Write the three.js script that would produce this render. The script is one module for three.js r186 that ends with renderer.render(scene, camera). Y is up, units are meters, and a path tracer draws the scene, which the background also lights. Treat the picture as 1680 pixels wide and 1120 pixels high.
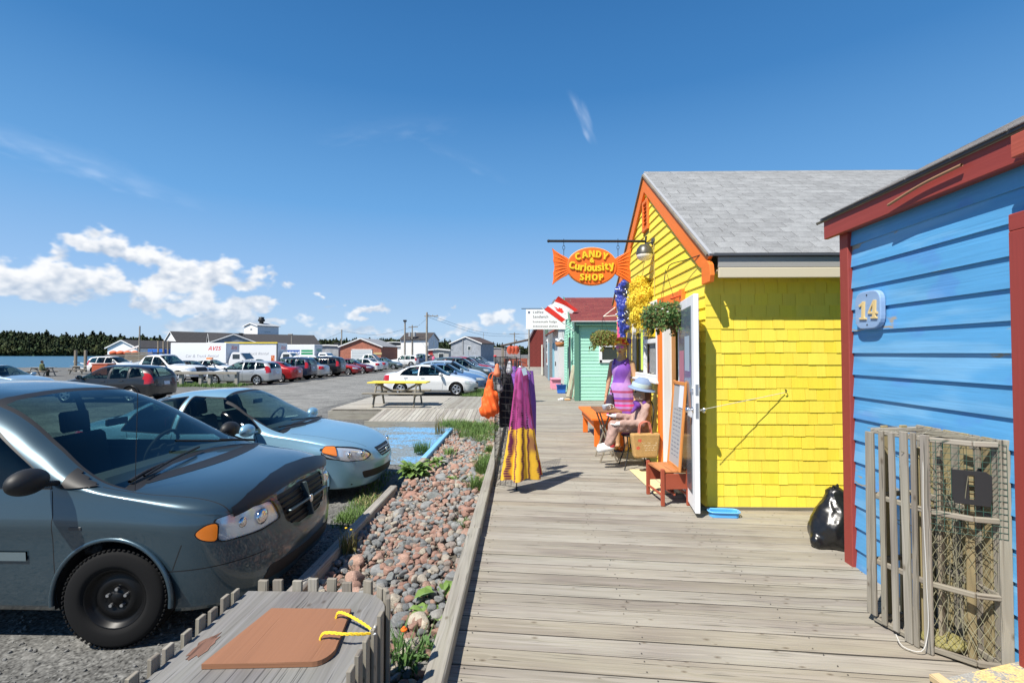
import * as THREE from 'three';
import { mergeGeometries } from 'three/addons/utils/BufferGeometryUtils.js';
import { FontLoader } from 'three/addons/loaders/FontLoader.js';
import { TextGeometry } from 'three/addons/geometries/TextGeometry.js';

// ---------------------------------------------------------------- camera, sky, sun, exposure
const scene = new THREE.Scene();
const FOCAL = 800, HORIZON = 579, VANISH = 855;            // photo pixels (1680 x 1120)
const camera = new THREE.PerspectiveCamera(2 * Math.atan(560 / FOCAL) * 180 / Math.PI, 1024 / 682, 0.1, 6000);
camera.position.set(0, 2, 0);
camera.rotation.order = 'YXZ';
camera.rotation.y = Math.atan((VANISH - 840) / FOCAL);
camera.rotation.x = Math.atan((HORIZON - 560) / FOCAL);
camera.updateMatrixWorld(true);
const renderer = new THREE.WebGLRenderer({ antialias: true });
renderer.toneMapping = THREE.LinearToneMapping;
renderer.toneMappingExposure = 1.43;
renderer.shadowMap.enabled = true;
const SUN = new THREE.Vector3(-0.76, 1.5, 0.78).normalize();
const sun = new THREE.DirectionalLight(new THREE.Color(1, 0.95, 0.86), 5);
sun.target.position.set(-4, 0, -8); sun.position.copy(sun.target.position).addScaledVector(SUN, 60);
sun.castShadow = true; sun.shadow.mapSize.set(4096, 4096); sun.shadow.bias = -0.0004;
Object.assign(sun.shadow.camera, { left: -40, right: 40, top: 40, bottom: -40, near: 1, far: 160 });
scene.add(sun, sun.target);

// seeded random and noise
function rng(seed) { let a = seed >>> 0; return () => { a = (a + 0x6D2B79F5) | 0; let t = Math.imul(a ^ (a >>> 15), 1 | a); t = (t + Math.imul(t ^ (t >>> 7), 61 | t)) ^ t; return ((t ^ (t >>> 14)) >>> 0) / 4294967296; }; }
const R = rng(20240717);
const rr = (a, b) => a + (b - a) * R();
const pick = (a) => a[Math.floor(R() * a.length)];
const clamp = (x, a = 0, b = 1) => Math.min(b, Math.max(a, x));
const sstep = (a, b, x) => { const t = clamp((x - a) / (b - a)); return t * t * (3 - 2 * t); };
const lerp = (a, b, t) => a + (b - a) * t;
function hash3(x, y, z) { let h = Math.imul(x, 374761393) ^ Math.imul(y, 668265263) ^ Math.imul(z, 2147483647 ^ 0x5bd1e995); h = Math.imul(h ^ (h >>> 13), 1274126177); h ^= h >>> 16; return (h >>> 0) / 4294967296; }
// value noise, optionally tiling with periods px, py
function vn(x, y, z = 0, px = 0, py = 0) {
  const xi = Math.floor(x), yi = Math.floor(y), zi = Math.floor(z); let fx = x - xi, fy = y - yi, fz = z - zi;
  fx = fx * fx * (3 - 2 * fx); fy = fy * fy * (3 - 2 * fy); fz = fz * fz * (3 - 2 * fz);
  const wx = (i) => px ? ((i % px) + px) % px : i, wy = (i) => py ? ((i % py) + py) % py : i;
  const x0 = wx(xi), x1 = wx(xi + 1), y0 = wy(yi), y1 = wy(yi + 1);
  const a = lerp(lerp(hash3(x0, y0, zi), hash3(x1, y0, zi), fx), lerp(hash3(x0, y1, zi), hash3(x1, y1, zi), fx), fy);
  if (fz === 0) return a;
  const b = lerp(lerp(hash3(x0, y0, zi + 1), hash3(x1, y0, zi + 1), fx), lerp(hash3(x0, y1, zi + 1), hash3(x1, y1, zi + 1), fx), fy);
  return lerp(a, b, fz);
}
function fbm(x, y, z = 0, oct = 4, px = 0, py = 0) { let s = 0, a = 0.5, t = 0; for (let i = 0; i < oct; i++) { s += a * vn(x, y, z + i * 17, px, py); t += a; x *= 2; y *= 2; px *= 2; py *= 2; a *= 0.5; } return s / t; }

// photo pixel -> direction; and its meeting with a level / upright plane
function ray(px, py) { return new THREE.Vector3((px - 840) / FOCAL, (560 - py) / FOCAL, -1).applyEuler(camera.rotation).normalize(); }
function onY(px, py, y = 0) { const d = ray(px, py); return d.multiplyScalar((y - 2) / d.y).add(camera.position); }
function onZ(px, py, depth) { const d = ray(px, py); return d.multiplyScalar(-depth / d.z).add(camera.position); }
function onX(px, py, x) { const d = ray(px, py); return d.multiplyScalar(x / d.x).add(camera.position); }

// the sky: clear blue air with fair-weather cumulus low over the water
{
  const w = 4096, h = 2048, data = new Float32Array(w * h * 4);
  const azel = (px, py) => { const d = ray(px, py); return [Math.atan2(d.x, -d.z) * 57.2958, Math.asin(d.y) * 57.2958]; };
  // puffs: photo pixel, radius (px wide, px high)
  const puffs = [];
  const addPuffs = (list) => { for (const [x, y, rx, ry, k] of list) { const [a, e] = azel(x, y); puffs.push([a, e, azel(x + rx, y)[0] - a, e - azel(x, y + ry)[1], k ?? 1]); } };
  addPuffs([[165, 392, 30, 22], [135, 402, 34, 16], [200, 410, 46, 24], [250, 425, 50, 22], [300, 440, 52, 26], [345, 452, 50, 24], [375, 430, 32, 14], [330, 462, 60, 20], [395, 462, 40, 12], [270, 470, 60, 18, .8],
    [95, 425, 26, 22], [60, 445, 40, 24], [30, 462, 60, 26], [110, 455, 55, 26], [150, 470, 70, 22], [-10, 455, 40, 26], [185, 452, 28, 14], [60, 480, 80, 14, .8], [215, 478, 50, 14, .7], [260, 468, 24, 12], [-80, 470, 80, 30], [-180, 480, 90, 30],
    [248, 500, 28, 20, 1.4], [295, 502, 26, 18, 1.4], [330, 492, 22, 20, 1.4], [350, 508, 50, 16, 1.2], [400, 498, 28, 18, 1.4], [435, 500, 20, 12, 1.3], [300, 535, 44, 12, 1.2], [350, 530, 34, 14, 1.3], [400, 525, 36, 14, 1.3], [450, 532, 30, 10, 1.3],
    [430, 450, 34, 8, 1.05], [470, 468, 22, 7, 0.88], [525, 482, 14, 6, 1.05], [535, 500, 16, 5, 0.88], [607, 510, 30, 12, 1.57], [580, 518, 20, 7, 1.05], [545, 535, 22, 12, 1.05], [585, 538, 34, 10, 1.22], [640, 545, 40, 9, 1.05], [500, 528, 18, 8, 0.88],
    [740, 498, 12, 5, 1.22], [726, 518, 10, 6, 1.05], [780, 540, 30, 8, 1.05], [740, 545, 40, 7, 0.88], [822, 518, 30, 11, 1.49], [800, 525, 20, 6, 0.88], [845, 535, 30, 8, 1.05], [700, 552, 40, 8, 0.88], [880, 548, 40, 10, 1.05], [520, 550, 40, 8, 0.88],
    [960, 525, 50, 16, .7], [1100, 520, 60, 20, .7], [1300, 500, 80, 26, .8], [1700, 480, 120, 30, .8], [2000, 500, 160, 40, .8]]);
  const wisps = [[955, 195, 3.6, .75, .13, -1.05], [962, 190, 1.9, .5, .12, -1.2], [110, 262, 9, 1.6, .10, -.14], [40, 240, 7, 1.0, .06, -.1], [640, 215, 10, 1.6, .035, .2], [760, 265, 7, .9, .03, -.35], [200, 300, 9, 1.2, .05, -.12]].map(([x, y, rx, ry, k, r]) => [...azel(x, y), rx, ry, k, Math.cos(r), Math.sin(r)]);
  const field = (a, e) => {
    let f = 0; for (const p of puffs) { const dx = (a - p[0]) / p[2], dy = (e - p[1]) / p[3]; const q = dx * dx + dy * dy; if (q < 1.96) { const g = 1 - q / 1.96; f += p[4] * g * g; } }
    return f;
  };
  const stops = [[-90, 0.1897, 0.226, 0.2448], [-2, 0.2687, 0.354, 0.4178], [0, 0.3518, 0.459, 0.5711], [3, 0.3192, 0.4607, 0.6268], [8, 0.2224, 0.3827, 0.6151], [16, 0.1088, 0.2796, 0.541], [28, 0.0429, 0.1636, 0.3876], [45, 0.0164, 0.0875, 0.2509], [90, 0.0127, 0.0687, 0.1974]];
  const air = (e) => { let i = 0; while (i < stops.length - 2 && stops[i + 1][0] < e) i++; const a = stops[i], b = stops[i + 1], t = clamp((e - a[0]) / (b[0] - a[0])); return [lerp(a[1], b[1], t), lerp(a[2], b[2], t), lerp(a[3], b[3], t)]; };
  for (let j = 0; j < h; j++) {
    const el = (j + 0.5) / h * 180 - 90; const base = air(el);
    for (let i = 0; i < w; i++) {
      const u = (i + 0.5) / w; const az = ((u - 0.5) * 360 + 270) % 360 - 180;   // azimuth 0 = -z, positive to the right (+x)
      const k = (j * w + i) * 4; let [r, g, b] = base;
      let A = az > 180 ? az - 360 : az;
      if (el > -1 && el < 22 && A > -65 && A < 70) {
        const n1 = fbm(A * 0.55, el * 0.9, 3, 5), n2 = fbm(A * 1.5 + 40, el * 2.2, 9, 4);
        const a2 = A + (n1 - .5) * 3.2 + (n2 - .5) * 1.5, e2 = el + (fbm(A * 0.5 + 9, el * 0.9 + 7, 5, 5) - .5) * 2.2 + (n2 - .5) * .7;
        const f = field(a2, e2);
        if (f > 0.02) {
          const n3 = fbm(A * 1.1 + 7, el * 1.5 + 3, 21, 6);
          const dens = sstep(.0, .85, f * 1.05 - (1 - n3) * .95 + (n2 - .5) * .25 + .12);
          const up = field(a2 - .5, e2 + 1.2), dn = field(a2 + .2, e2 - 1.2), topness = (dn - up) / (dn + up + .25);
          const lit = clamp(.56 + .36 * topness + (n2 - .5) * .9 + (n3 - .5) * 1.1, 0, 1);
          const c = [lerp(.34, .74, lit), lerp(.40, .735, lit), lerp(.49, .73, lit)];
          const t = dens * lerp(.55, .90, sstep(1, 7, el));
          r = lerp(r, c[0], t); g = lerp(g, c[1], t); b = lerp(b, c[2], t);
        }
      }
      if (el > 10 && el < 45 && A > -70 && A < 40) for (const p of wisps) {
        const px = A - p[0], py = el - p[1], u = px * p[5] + py * p[6], v = -px * p[6] + py * p[5], n = fbm(u * .55 + 5, v * 2.4, 2, 5), dx = u / p[2], dy = (v + (n - .5) * p[3] * 1.2) / p[3], q = 1 - dx * dx - dy * dy;
        if (q > 0) { const t = p[4] * (p[2] > 5 ? 1.1 : 2.2) * q * q * (.35 + 1.1 * sstep(.3, .8, n)); r = lerp(r, .7, t); g = lerp(g, .76, t); b = lerp(b, .86, t); }
      }
      data[k] = r; data[k + 1] = g; data[k + 2] = b; data[k + 3] = 1;
    }
  }
  const sky = new THREE.DataTexture(data, w, h, THREE.RGBAFormat, THREE.FloatType);
  sky.mapping = THREE.EquirectangularReflectionMapping; sky.magFilter = THREE.LinearFilter; sky.needsUpdate = true;
  scene.background = sky; scene.environment = sky;
}

// ---------------------------------------------------------------- helpers
const names = {};
function numbered(n) { const k = (names[n] = (names[n] ?? -1) + 1); return k ? `${n}_${String(k).padStart(3, '0')}` : n; }
function shade(o) { o.traverse((c) => { if (c.isMesh) { c.castShadow = true; c.receiveShadow = true; } }); return o; }
function M(name, geo, mat, parent, pos, rot) { const m = new THREE.Mesh(geo, mat); m.name = name; m.castShadow = m.receiveShadow = true; if (pos) m.position.set(...pos); if (rot) m.rotation.set(...rot); if (parent) parent.add(m); return m; }
function thing(name, label, category, pos = [0, 0, 0], turn = 0, group) { const o = new THREE.Group(); o.name = numbered(name); o.userData = { label, category }; if (group) o.userData.group = group; o.position.set(...pos); o.rotation.y = turn; scene.add(o); return o; }
function top(o, label, category, group) { o.name = numbered(o.name); Object.assign(o.userData, { label, category }); if (group) o.userData.group = group; scene.add(o); return o; }
function setting(name, geo, mat) { const o = geo ? M(name, geo, mat, scene) : new THREE.Group(); o.name = numbered(name); if (!geo) scene.add(o); o.userData.kind = 'structure'; return o; }
function stuff(o) { o.userData.kind = 'stuff'; return o; }
const V = (x, y, z) => new THREE.Vector3(x, y, z);
const lin = (r, g, b) => new THREE.Color().setRGB(r, g, b);
const hex = (h) => new THREE.Color(h);

// boxes with softened edges, uv in metres with the grain along the longest side
function metreUV(g, axis, ou = 0, ov = 0) {
  const p = g.attributes.position, n = g.attributes.normal, uv = new Float32Array(p.count * 2), o = [0, 1, 2].filter((a) => a !== axis);
  for (let i = 0; i < p.count; i++) {
    const P = [p.getX(i), p.getY(i), p.getZ(i)], N = [Math.abs(n.getX(i)), Math.abs(n.getY(i)), Math.abs(n.getZ(i))];
    if (N[axis] > .8) { uv[2 * i] = P[o[0]] + ou; uv[2 * i + 1] = P[o[1]] + ov; } else { const t = N[o[0]] > N[o[1]] ? o[1] : o[0]; uv[2 * i] = P[axis] + ou; uv[2 * i + 1] = P[t] + ov + (t === o[0] ? 0 : .37); }
  }
  g.setAttribute('uv', new THREE.BufferAttribute(uv, 2)); return g;
}
function box(w, h, d, c = 0, axis = -1, ou, ov) {
  const s = [w / 2, h / 2, d / 2], long = axis >= 0 ? axis : (w >= h && w >= d ? 0 : h >= d ? 1 : 2);
  c = Math.min(c, s[0] * .49, s[1] * .49, s[2] * .49); ou ??= R() * 9; ov ??= R() * 9;
  if (!c) return metreUV(new THREE.BoxGeometry(w, h, d), long, ou, ov);
  const pos = [], nor = []; const tri = (a, b, e, n) => { pos.push(...a, ...b, ...e); for (let i = 0; i < 3; i++) nor.push(...n); };
  const quad = (a, b, e, f, n) => { const ab = [b[0] - a[0], b[1] - a[1], b[2] - a[2]], ae = [e[0] - a[0], e[1] - a[1], e[2] - a[2]]; const cr = [ab[1] * ae[2] - ab[2] * ae[1], ab[2] * ae[0] - ab[0] * ae[2], ab[0] * ae[1] - ab[1] * ae[0]]; if (cr[0] * n[0] + cr[1] * n[1] + cr[2] * n[2] < 0) { tri(a, e, b, n); tri(a, f, e, n); } else { tri(a, b, e, n); tri(a, e, f, n); } };
  for (let a = 0; a < 3; a++) for (const g of [-1, 1]) {
    const b = (a + 1) % 3, e = (a + 2) % 3; const P = (x, y) => { const r = [0, 0, 0]; r[a] = g * s[a]; r[b] = x * (s[b] - c); r[e] = y * (s[e] - c); return r; }; const n = [0, 0, 0]; n[a] = g;
    quad(P(-1, -1), P(1, -1), P(1, 1), P(-1, 1), n);
    for (const k of [-1, 1]) { // edge between axis a (sign g) and axis b (sign k)
      const A = (t) => { const r = [0, 0, 0]; r[a] = g * s[a]; r[b] = k * (s[b] - c); r[e] = t * (s[e] - c); return r; }, B = (t) => { const r = [0, 0, 0]; r[a] = g * (s[a] - c); r[b] = k * s[b]; r[e] = t * (s[e] - c); return r; };
      const m = [0, 0, 0]; m[a] = g * .7071; m[b] = k * .7071; quad(A(-1), A(1), B(1), B(-1), m);
    }
  }
  for (const x of [-1, 1]) for (const y of [-1, 1]) for (const z of [-1, 1]) { const n = [x * .577, y * .577, z * .577]; quad([x * s[0], y * (s[1] - c), z * (s[2] - c)], [x * (s[0] - c), y * s[1], z * (s[2] - c)], [x * (s[0] - c), y * (s[1] - c), z * s[2]], [x * (s[0] - c), y * (s[1] - c), z * s[2]], n); }
  const g = new THREE.BufferGeometry(); g.setAttribute('position', new THREE.Float32BufferAttribute(pos, 3)); g.setAttribute('normal', new THREE.Float32BufferAttribute(nor, 3));
  return metreUV(g, long, ou, ov);
}
function at(g, x = 0, y = 0, z = 0, rx = 0, ry = 0, rz = 0) { g.applyMatrix4(new THREE.Matrix4().compose(V(x, y, z), new THREE.Quaternion().setFromEuler(new THREE.Euler(rx, ry, rz)), V(1, 1, 1))); return g; }
function beam(a, b, w, h, c = .004) { // a bar of section w x h from a to b
  const A = V(...a), B = V(...b), L = A.distanceTo(B), g = box(L, h, w, c, 0), d = B.clone().sub(A).normalize();
  const up = Math.abs(d.y) > .95 ? V(0, 0, 1) : V(0, 1, 0), z = d.clone().cross(up).normalize(), y = z.clone().cross(d); const m = new THREE.Matrix4().makeBasis(d, y, z); m.setPosition(A.add(B).multiplyScalar(.5)); g.applyMatrix4(m); return g;
}
function tube(pts, r, seg = 24, rad = 6, closed = false) { return new THREE.TubeGeometry(new THREE.CatmullRomCurve3(pts.map((p) => p.isVector3 ? p : V(...p)), closed), seg, r, rad, closed); }
function rod(a, b, r, n = 6) { const A = V(...a), B = V(...b); const g = new THREE.CylinderGeometry(r, r, A.distanceTo(B), n); const q = new THREE.Quaternion().setFromUnitVectors(V(0, 1, 0), B.clone().sub(A).normalize()); g.applyQuaternion(q); const c = A.add(B).multiplyScalar(.5); g.translate(c.x, c.y, c.z); return g; }
function merge(list) { return mergeGeometries(list.map((g) => { g = g.index ? g.toNonIndexed() : g; for (const k of Object.keys(g.attributes)) if (!['position', 'normal', 'uv'].includes(k)) g.deleteAttribute(k); if (!g.attributes.uv) g.setAttribute('uv', new THREE.BufferAttribute(new Float32Array(g.attributes.position.count * 2), 2)); return g; })); }
function slab(pts, depth, bevel = 0, holes = []) { const s = new THREE.Shape(pts.map((p) => new THREE.Vector2(...p))); for (const h of holes) s.holes.push(new THREE.Path(h.map((p) => new THREE.Vector2(...p)))); return new THREE.ExtrudeGeometry(s, { depth, bevelEnabled: bevel > 0, bevelThickness: bevel, bevelSize: bevel, bevelOffset: -bevel, bevelSegments: 2, curveSegments: 10 }); }
function lathe(pts, n = 24) { return new THREE.LatheGeometry(pts.map((p) => new THREE.Vector2(...p)), n); }
function ellipsoid(x, y, z, rx, ry, rz, a = 14, b = 10) { const g = new THREE.SphereGeometry(1, a, b); g.scale(rx, ry, rz); g.translate(x, y, z); return g; }

// ---------------------------------------------------------------- textures (all tile) and materials
function tex(w, h, fn, srgb = true, rep) {
  const d = new Uint8Array(w * h * 4), enc = (x) => { x = clamp(x); return 255 * (x <= .0031308 ? 12.92 * x : 1.055 * Math.pow(x, 1 / 2.4) - .055); };
  for (let j = 0; j < h; j++) for (let i = 0; i < w; i++) { let c = fn((i + .5) / w, (j + .5) / h); if (typeof c === 'number') c = [c, c, c]; const k = (j * w + i) * 4; for (let q = 0; q < 3; q++) d[k + q] = srgb ? enc(c[q]) : 255 * clamp(c[q]); d[k + 3] = 255; }
  const t = new THREE.DataTexture(d, w, h); t.wrapS = t.wrapT = THREE.RepeatWrapping; t.magFilter = THREE.LinearFilter; t.minFilter = THREE.LinearMipmapLinearFilter; t.generateMipmaps = true; if (srgb) t.colorSpace = THREE.SRGBColorSpace; if (rep) t.repeat.set(...rep); t.needsUpdate = true; return t;
}
// weathered timber: grain along u. One tile = 2.4 m x 0.6 m
const knots = []; { const q = rng(5); for (let i = 0; i < 26; i++) knots.push([q(), q(), .004 + q() * .007]); }
const woodField = (u, v) => {
  let warp = 0, knot = 0;
  for (const [ku, kv, kr] of knots) { let du = (u - ku) * 2.4, dv = (v - kv) * .6; du -= Math.round(du / 2.4) * 2.4; dv -= Math.round(dv / .6) * .6; const q = Math.hypot(du * .55, dv) / kr; if (q < 5) { warp += (dv / kr) * Math.exp(-q * q * .18) * 1.0; if (q < 1.25) knot = Math.max(knot, 1 - q / 1.25); } }
  const w = fbm(u * 4, v * 6, 1, 3, 4, 6) * 1.4 + warp * .22;
  const fine = fbm(u * 6, v * 90 + w * 6, 2, 3, 6, 0), band = fbm(u * 3, v * 28 + w * 3, 4, 3, 3, 0), crack = sstep(.70, .80, fbm(u * 7, v * 80 + w * 1.6, 7, 3, 7, 0)), patch = fbm(u * 5, v * 5, 8, 4, 5, 5);
  return { fine, band, crack, knot, patch };
};
const weathered = tex(1024, 512, (u, v) => { const q = woodField(u, v); let t = .52 + q.fine * .36 + q.band * .24 + (q.patch - .5) * .40; t *= 1 - q.crack * .5; t *= 1 - q.knot * .6; return [t, t * (.985 + (q.patch - .5) * .08 - q.knot * .1), t * (.96 - q.knot * .2 + (q.band - .5) * .1)]; }, true, [1 / 2.4, 1 / .6]);
const weatheredBump = tex(512, 256, (u, v) => { const q = woodField(u, v); return clamp(.45 + q.fine * .4 + q.band * .1 - q.crack * .5); }, false, [1 / 2.4, 1 / .6]);
// painted boards: flat colour, brush lines, a few worn scuffs
const painted = tex(512, 256, (u, v) => { const a = fbm(u * 6, v * 60, 3, 3, 6, 60), b = fbm(u * 4, v * 4, 5, 4, 4, 4), s = sstep(.72, .8, fbm(u * 12, v * 40, 9, 4, 12, 40)) * sstep(.5, .62, b); const t = .90 + a * .12 + (b - .5) * .18; return [t + s * .1, t + s * .12, t + s * .25]; }, true, [1 / 2.4, 1 / .6]);
const paintedBump = tex(256, 256, (u, v) => fbm(u * 5, v * 60, 3, 3, 5, 60) * .7 + fbm(u * 30, v * 30, 4, 2, 30, 30) * .3, false, [1 / 2.4, 1 / .6]);
// scuffs of bare wood for the blue shed
const scuffed = tex(1024, 512, (u, v) => { const a = fbm(u * 6, v * 60, 3, 3, 6, 60), b = fbm(u * 5, v * 5, 15, 4, 5, 5), c = fbm(u * 22, v * 60, 19, 4, 22, 60), s = sstep(.63, .68, c) * sstep(.66, .71, b), l = sstep(.55, .7, fbm(u * 3, v * 8, 25, 4, 3, 8)), d = sstep(.60, .72, fbm(u * 7, v * 5, 35, 4, 7, 5)); const t = .84 + a * .18 + (b - .5) * .2; return [lerp(lerp(.10, .17, l) * t, .36, s), lerp(lerp(.36, .43, l) * t * (1 - .12 * d), .32, s), lerp(lerp(.67, .71, l) * t, .25, s)]; }, true, [1 / 2.4, 1 / 1.2]);
const speck = tex(512, 512, (u, v) => { const a = vn(u * 170, v * 170, 1, 170, 170), b = vn(u * 90, v * 90, 2, 90, 90), c = fbm(u * 5, v * 5, 3, 4, 5, 5); return .62 + (a - .5) * .42 + (b - .5) * .26 + (c - .5) * .3; }, true);
const speckBump = tex(512, 512, (u, v) => vn(u * 130, v * 130, 1, 130, 130) * .6 + vn(u * 60, v * 60, 2, 60, 60) * .4, false);
// gravelly tarmac: stones in a paler dust, one tile = 3 m
const lotTex = tex(1024, 1024, (u, v) => {
  const a = vn(u * 300, v * 300, 1, 300, 300), b = vn(u * 150, v * 150, 2, 150, 150), c = fbm(u * 6, v * 6, 3, 5, 6, 6), d = vn(u * 60, v * 60, 6, 60, 60);
  let t = .56 + (a - .5) * .5 + (b - .5) * .42 + (c - .5) * .5 + (d - .5) * .16; if (b > .86) t += .28; if (a < .1) t -= .2; return [t, t * 1.0, t * .985];
}, true, [1 / 3, 1 / 3]);
const lotBump = tex(512, 512, (u, v) => { const a = vn(u * 150, v * 150, 1, 150, 150), b = vn(u * 70, v * 70, 2, 70, 70); return a * .5 + b * .5; }, false, [1 / 3, 1 / 3]);
const fabricBump = tex(256, 256, (u, v) => .5 + .25 * Math.sin(u * 256 * .8) * Math.sin(v * 256 * .8) + .25 * vn(u * 60, v * 60, 1, 60, 60), false);

const std = (o) => new THREE.MeshStandardMaterial({ roughness: .8, ...o });
const phy = (o) => new THREE.MeshPhysicalMaterial({ roughness: .5, ...o });
const wood = (r, g, b, o = {}) => std({ color: lin(r, g, b), map: weathered, bumpMap: weatheredBump, bumpScale: .004, roughness: .88, ...o });
const paint = (r, g, b, o = {}) => std({ color: lin(r, g, b), map: painted, bumpMap: paintedBump, bumpScale: .0012, roughness: .6, ...o });
const plain = (r, g, b, o = {}) => std({ color: lin(r, g, b), ...o });
const rough = (r, g, b, scale = 1, o = {}) => { const m = speck.clone(); m.repeat.set(scale, scale); m.needsUpdate = true; return std({ color: lin(r, g, b), map: m, roughness: .92, ...o }); };
const mat = {
  planks: [[0.336, 0.307, 0.262], [0.359, 0.33, 0.286], [0.313, 0.285, 0.242], [0.345, 0.321, 0.281], [0.331, 0.296, 0.242], [0.374, 0.348, 0.305]].map((c) => wood(...c)),
  kerb: wood(.33, .31, .27), timber: wood(.38, .36, .325), slat: wood(.285, .258, .215), slatPale: wood(.345, .32, .275), slatOlive: wood(.34, .28, .15), oldBrown: wood(.30, .255, .20),
  black: plain(.012, .012, .013, { roughness: .55 }), blackGloss: phy({ color: lin(.012, .012, .014), roughness: .18, clearcoat: .6 }), wire: plain(.02, .02, .022, { roughness: .5, metalness: .3 }),
  rubber: phy({ color: lin(.008, .008, .0085), roughness: .85, specularIntensity: .45 }), chrome: std({ color: lin(.75, .76, .78), metalness: 1, roughness: .16 }), alloy: std({ color: lin(.58, .59, .61), metalness: .9, roughness: .34 }), steelBlack: phy({ color: lin(.005, .005, .0055), roughness: .4, specularIntensity: .5 }),
  deflector: plain(.009, .009, .010, { roughness: .42 }), glass: phy({ color: lin(.40, .52, .50), transmission: 1, thickness: 0, roughness: .02, ior: 1.5 }), tint: phy({ color: lin(.42, .50, .50), transmission: 1, thickness: 0, roughness: .02, ior: 1.5 }), pane: phy({ color: lin(.04, .05, .055), roughness: .05, clearcoat: 1 }),
  lens: phy({ color: lin(.93, .95, .97), transmission: 1, thickness: 0, roughness: .03, ior: 1.5 }), cabin: plain(.035, .036, .038, { roughness: .9 }), cabinGrey: plain(.10, .10, .105, { roughness: .9 }), seam: plain(.006, .006, .007, { roughness: .8 }),
  amber: phy({ color: lin(.85, .22, .02), roughness: .18, clearcoat: 1 }), redLamp: phy({ color: lin(.45, .012, .014), roughness: .15, clearcoat: 1 }), lamp: phy({ color: lin(.82, .84, .86), metalness: .45, roughness: .2, clearcoat: 1 }), white: paint(.80, .80, .79), whiteFlat: plain(.78, .78, .77), plate: plain(.62, .66, .74, { roughness: .5 }),
  leaf: phy({ color: lin(.075, .17, .03), roughness: .7, transmission: .25, thickness: 0 }), leafPale: phy({ color: lin(.16, .27, .05), roughness: .7, transmission: .25, thickness: 0 }), leafOlive: phy({ color: lin(.17, .15, .035), roughness: .75, transmission: .2, thickness: 0 }), grass: phy({ color: lin(.11, .2, .035), roughness: .8, transmission: .2, thickness: 0 }), grassDry: plain(.34, .30, .14), stem: plain(.10, .15, .05),
};
// ---------------------------------------------------------------- the setting: ground, water, far shore
const DECK = 0.5;
{
  // the lot is a filled quay: level ground with a stone edge down to the water
  const shore = [[-78, 40], [-78, -66], [-57, -66.5], [-80, -93.5], [-165, -200], [-215, -300], [-120, -520], [200, -760], [900, -900], [900, 40]];
  const g = slab(shore.map(([x, z]) => [x, -z]), 4); g.rotateX(-Math.PI / 2); g.translate(0, -4, 0);
  const p = g.attributes.position, uv = new Float32Array(p.count * 2); for (let i = 0; i < p.count; i++) { uv[2 * i] = p.getX(i); uv[2 * i + 1] = p.getZ(i); } g.setAttribute('uv', new THREE.BufferAttribute(uv, 2));
  setting('parking_lot_ground', g, std({ color: lin(.225, .223, .214), map: lotTex, bumpMap: lotBump, bumpScale: .012, roughness: .95 }));
  const wg = new THREE.PlaneGeometry(9000, 9000, 1, 1); wg.rotateX(-Math.PI / 2);
  const wuv = wg.attributes.uv; for (let i = 0; i < wuv.count; i++) wuv.setXY(i, wg.attributes.position.getX(i) / 14, wg.attributes.position.getZ(i) / 9);
  const waves = tex(512, 512, (u, v) => { const a = fbm(u * 10, v * 14, 1, 5, 10, 14), b = fbm(u * 24 + 3, v * 30, 4, 3, 24, 30); return .5 * a + .5 * b; }, false);
  const wa = setting('harbour_water', wg, phy({ color: lin(.052, .132, .205), roughness: .4, bumpMap: waves, bumpScale: .3, specularIntensity: .35 })); wa.position.y = -1.6;
  // compacted dust lane that the cars drive on, paler than the margins
  const lane = new THREE.PlaneGeometry(8.4, 92); lane.rotateX(-Math.PI / 2); lane.translate(-11.4, .004, -58);
  const lu = lane.attributes.uv; for (let i = 0; i < lu.count; i++) lu.setXY(i, lane.attributes.position.getX(i), lane.attributes.position.getZ(i));
  setting('driving_lane', lane, std({ color: lin(.345, .34, .322), map: lotTex, bumpMap: lotBump, bumpScale: .004, roughness: .95 }));
  // blue painted bay
  const bt = tex(512, 512, (u, v) => { const n = fbm(u * 4, v * 10, 3, 5, 4, 10), m = vn(u * 120, v * 120, 4, 120, 120), w = sstep(.40, .60, n + (m - .5) * .35); const t = .75 + (m - .5) * .35; return [lerp(.23, .17, w) * t, lerp(.28, .40, w) * t, lerp(.31, .66, w) * t]; });
  bt.wrapS = bt.wrapT = THREE.ClampToEdgeWrapping;
  const a = onY(560, 701), b = onY(746, 701), c = onY(690, 763), d = onY(470, 763);
  const bg = new THREE.BufferGeometry(); bg.setAttribute('position', new THREE.Float32BufferAttribute([...[a, b, c, d].flatMap((q) => [q.x, .008, q.z])], 3)); bg.setAttribute('uv', new THREE.Float32BufferAttribute([0, 1, 1, 1, 1, 0, 0, 0], 2)); bg.setIndex([0, 3, 2, 0, 2, 1]); bg.computeVertexNormals();
  setting('blue_painted_bay', bg, std({ map: bt, roughness: .85, bumpMap: lotBump, bumpScale: .006 }));
}
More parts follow.
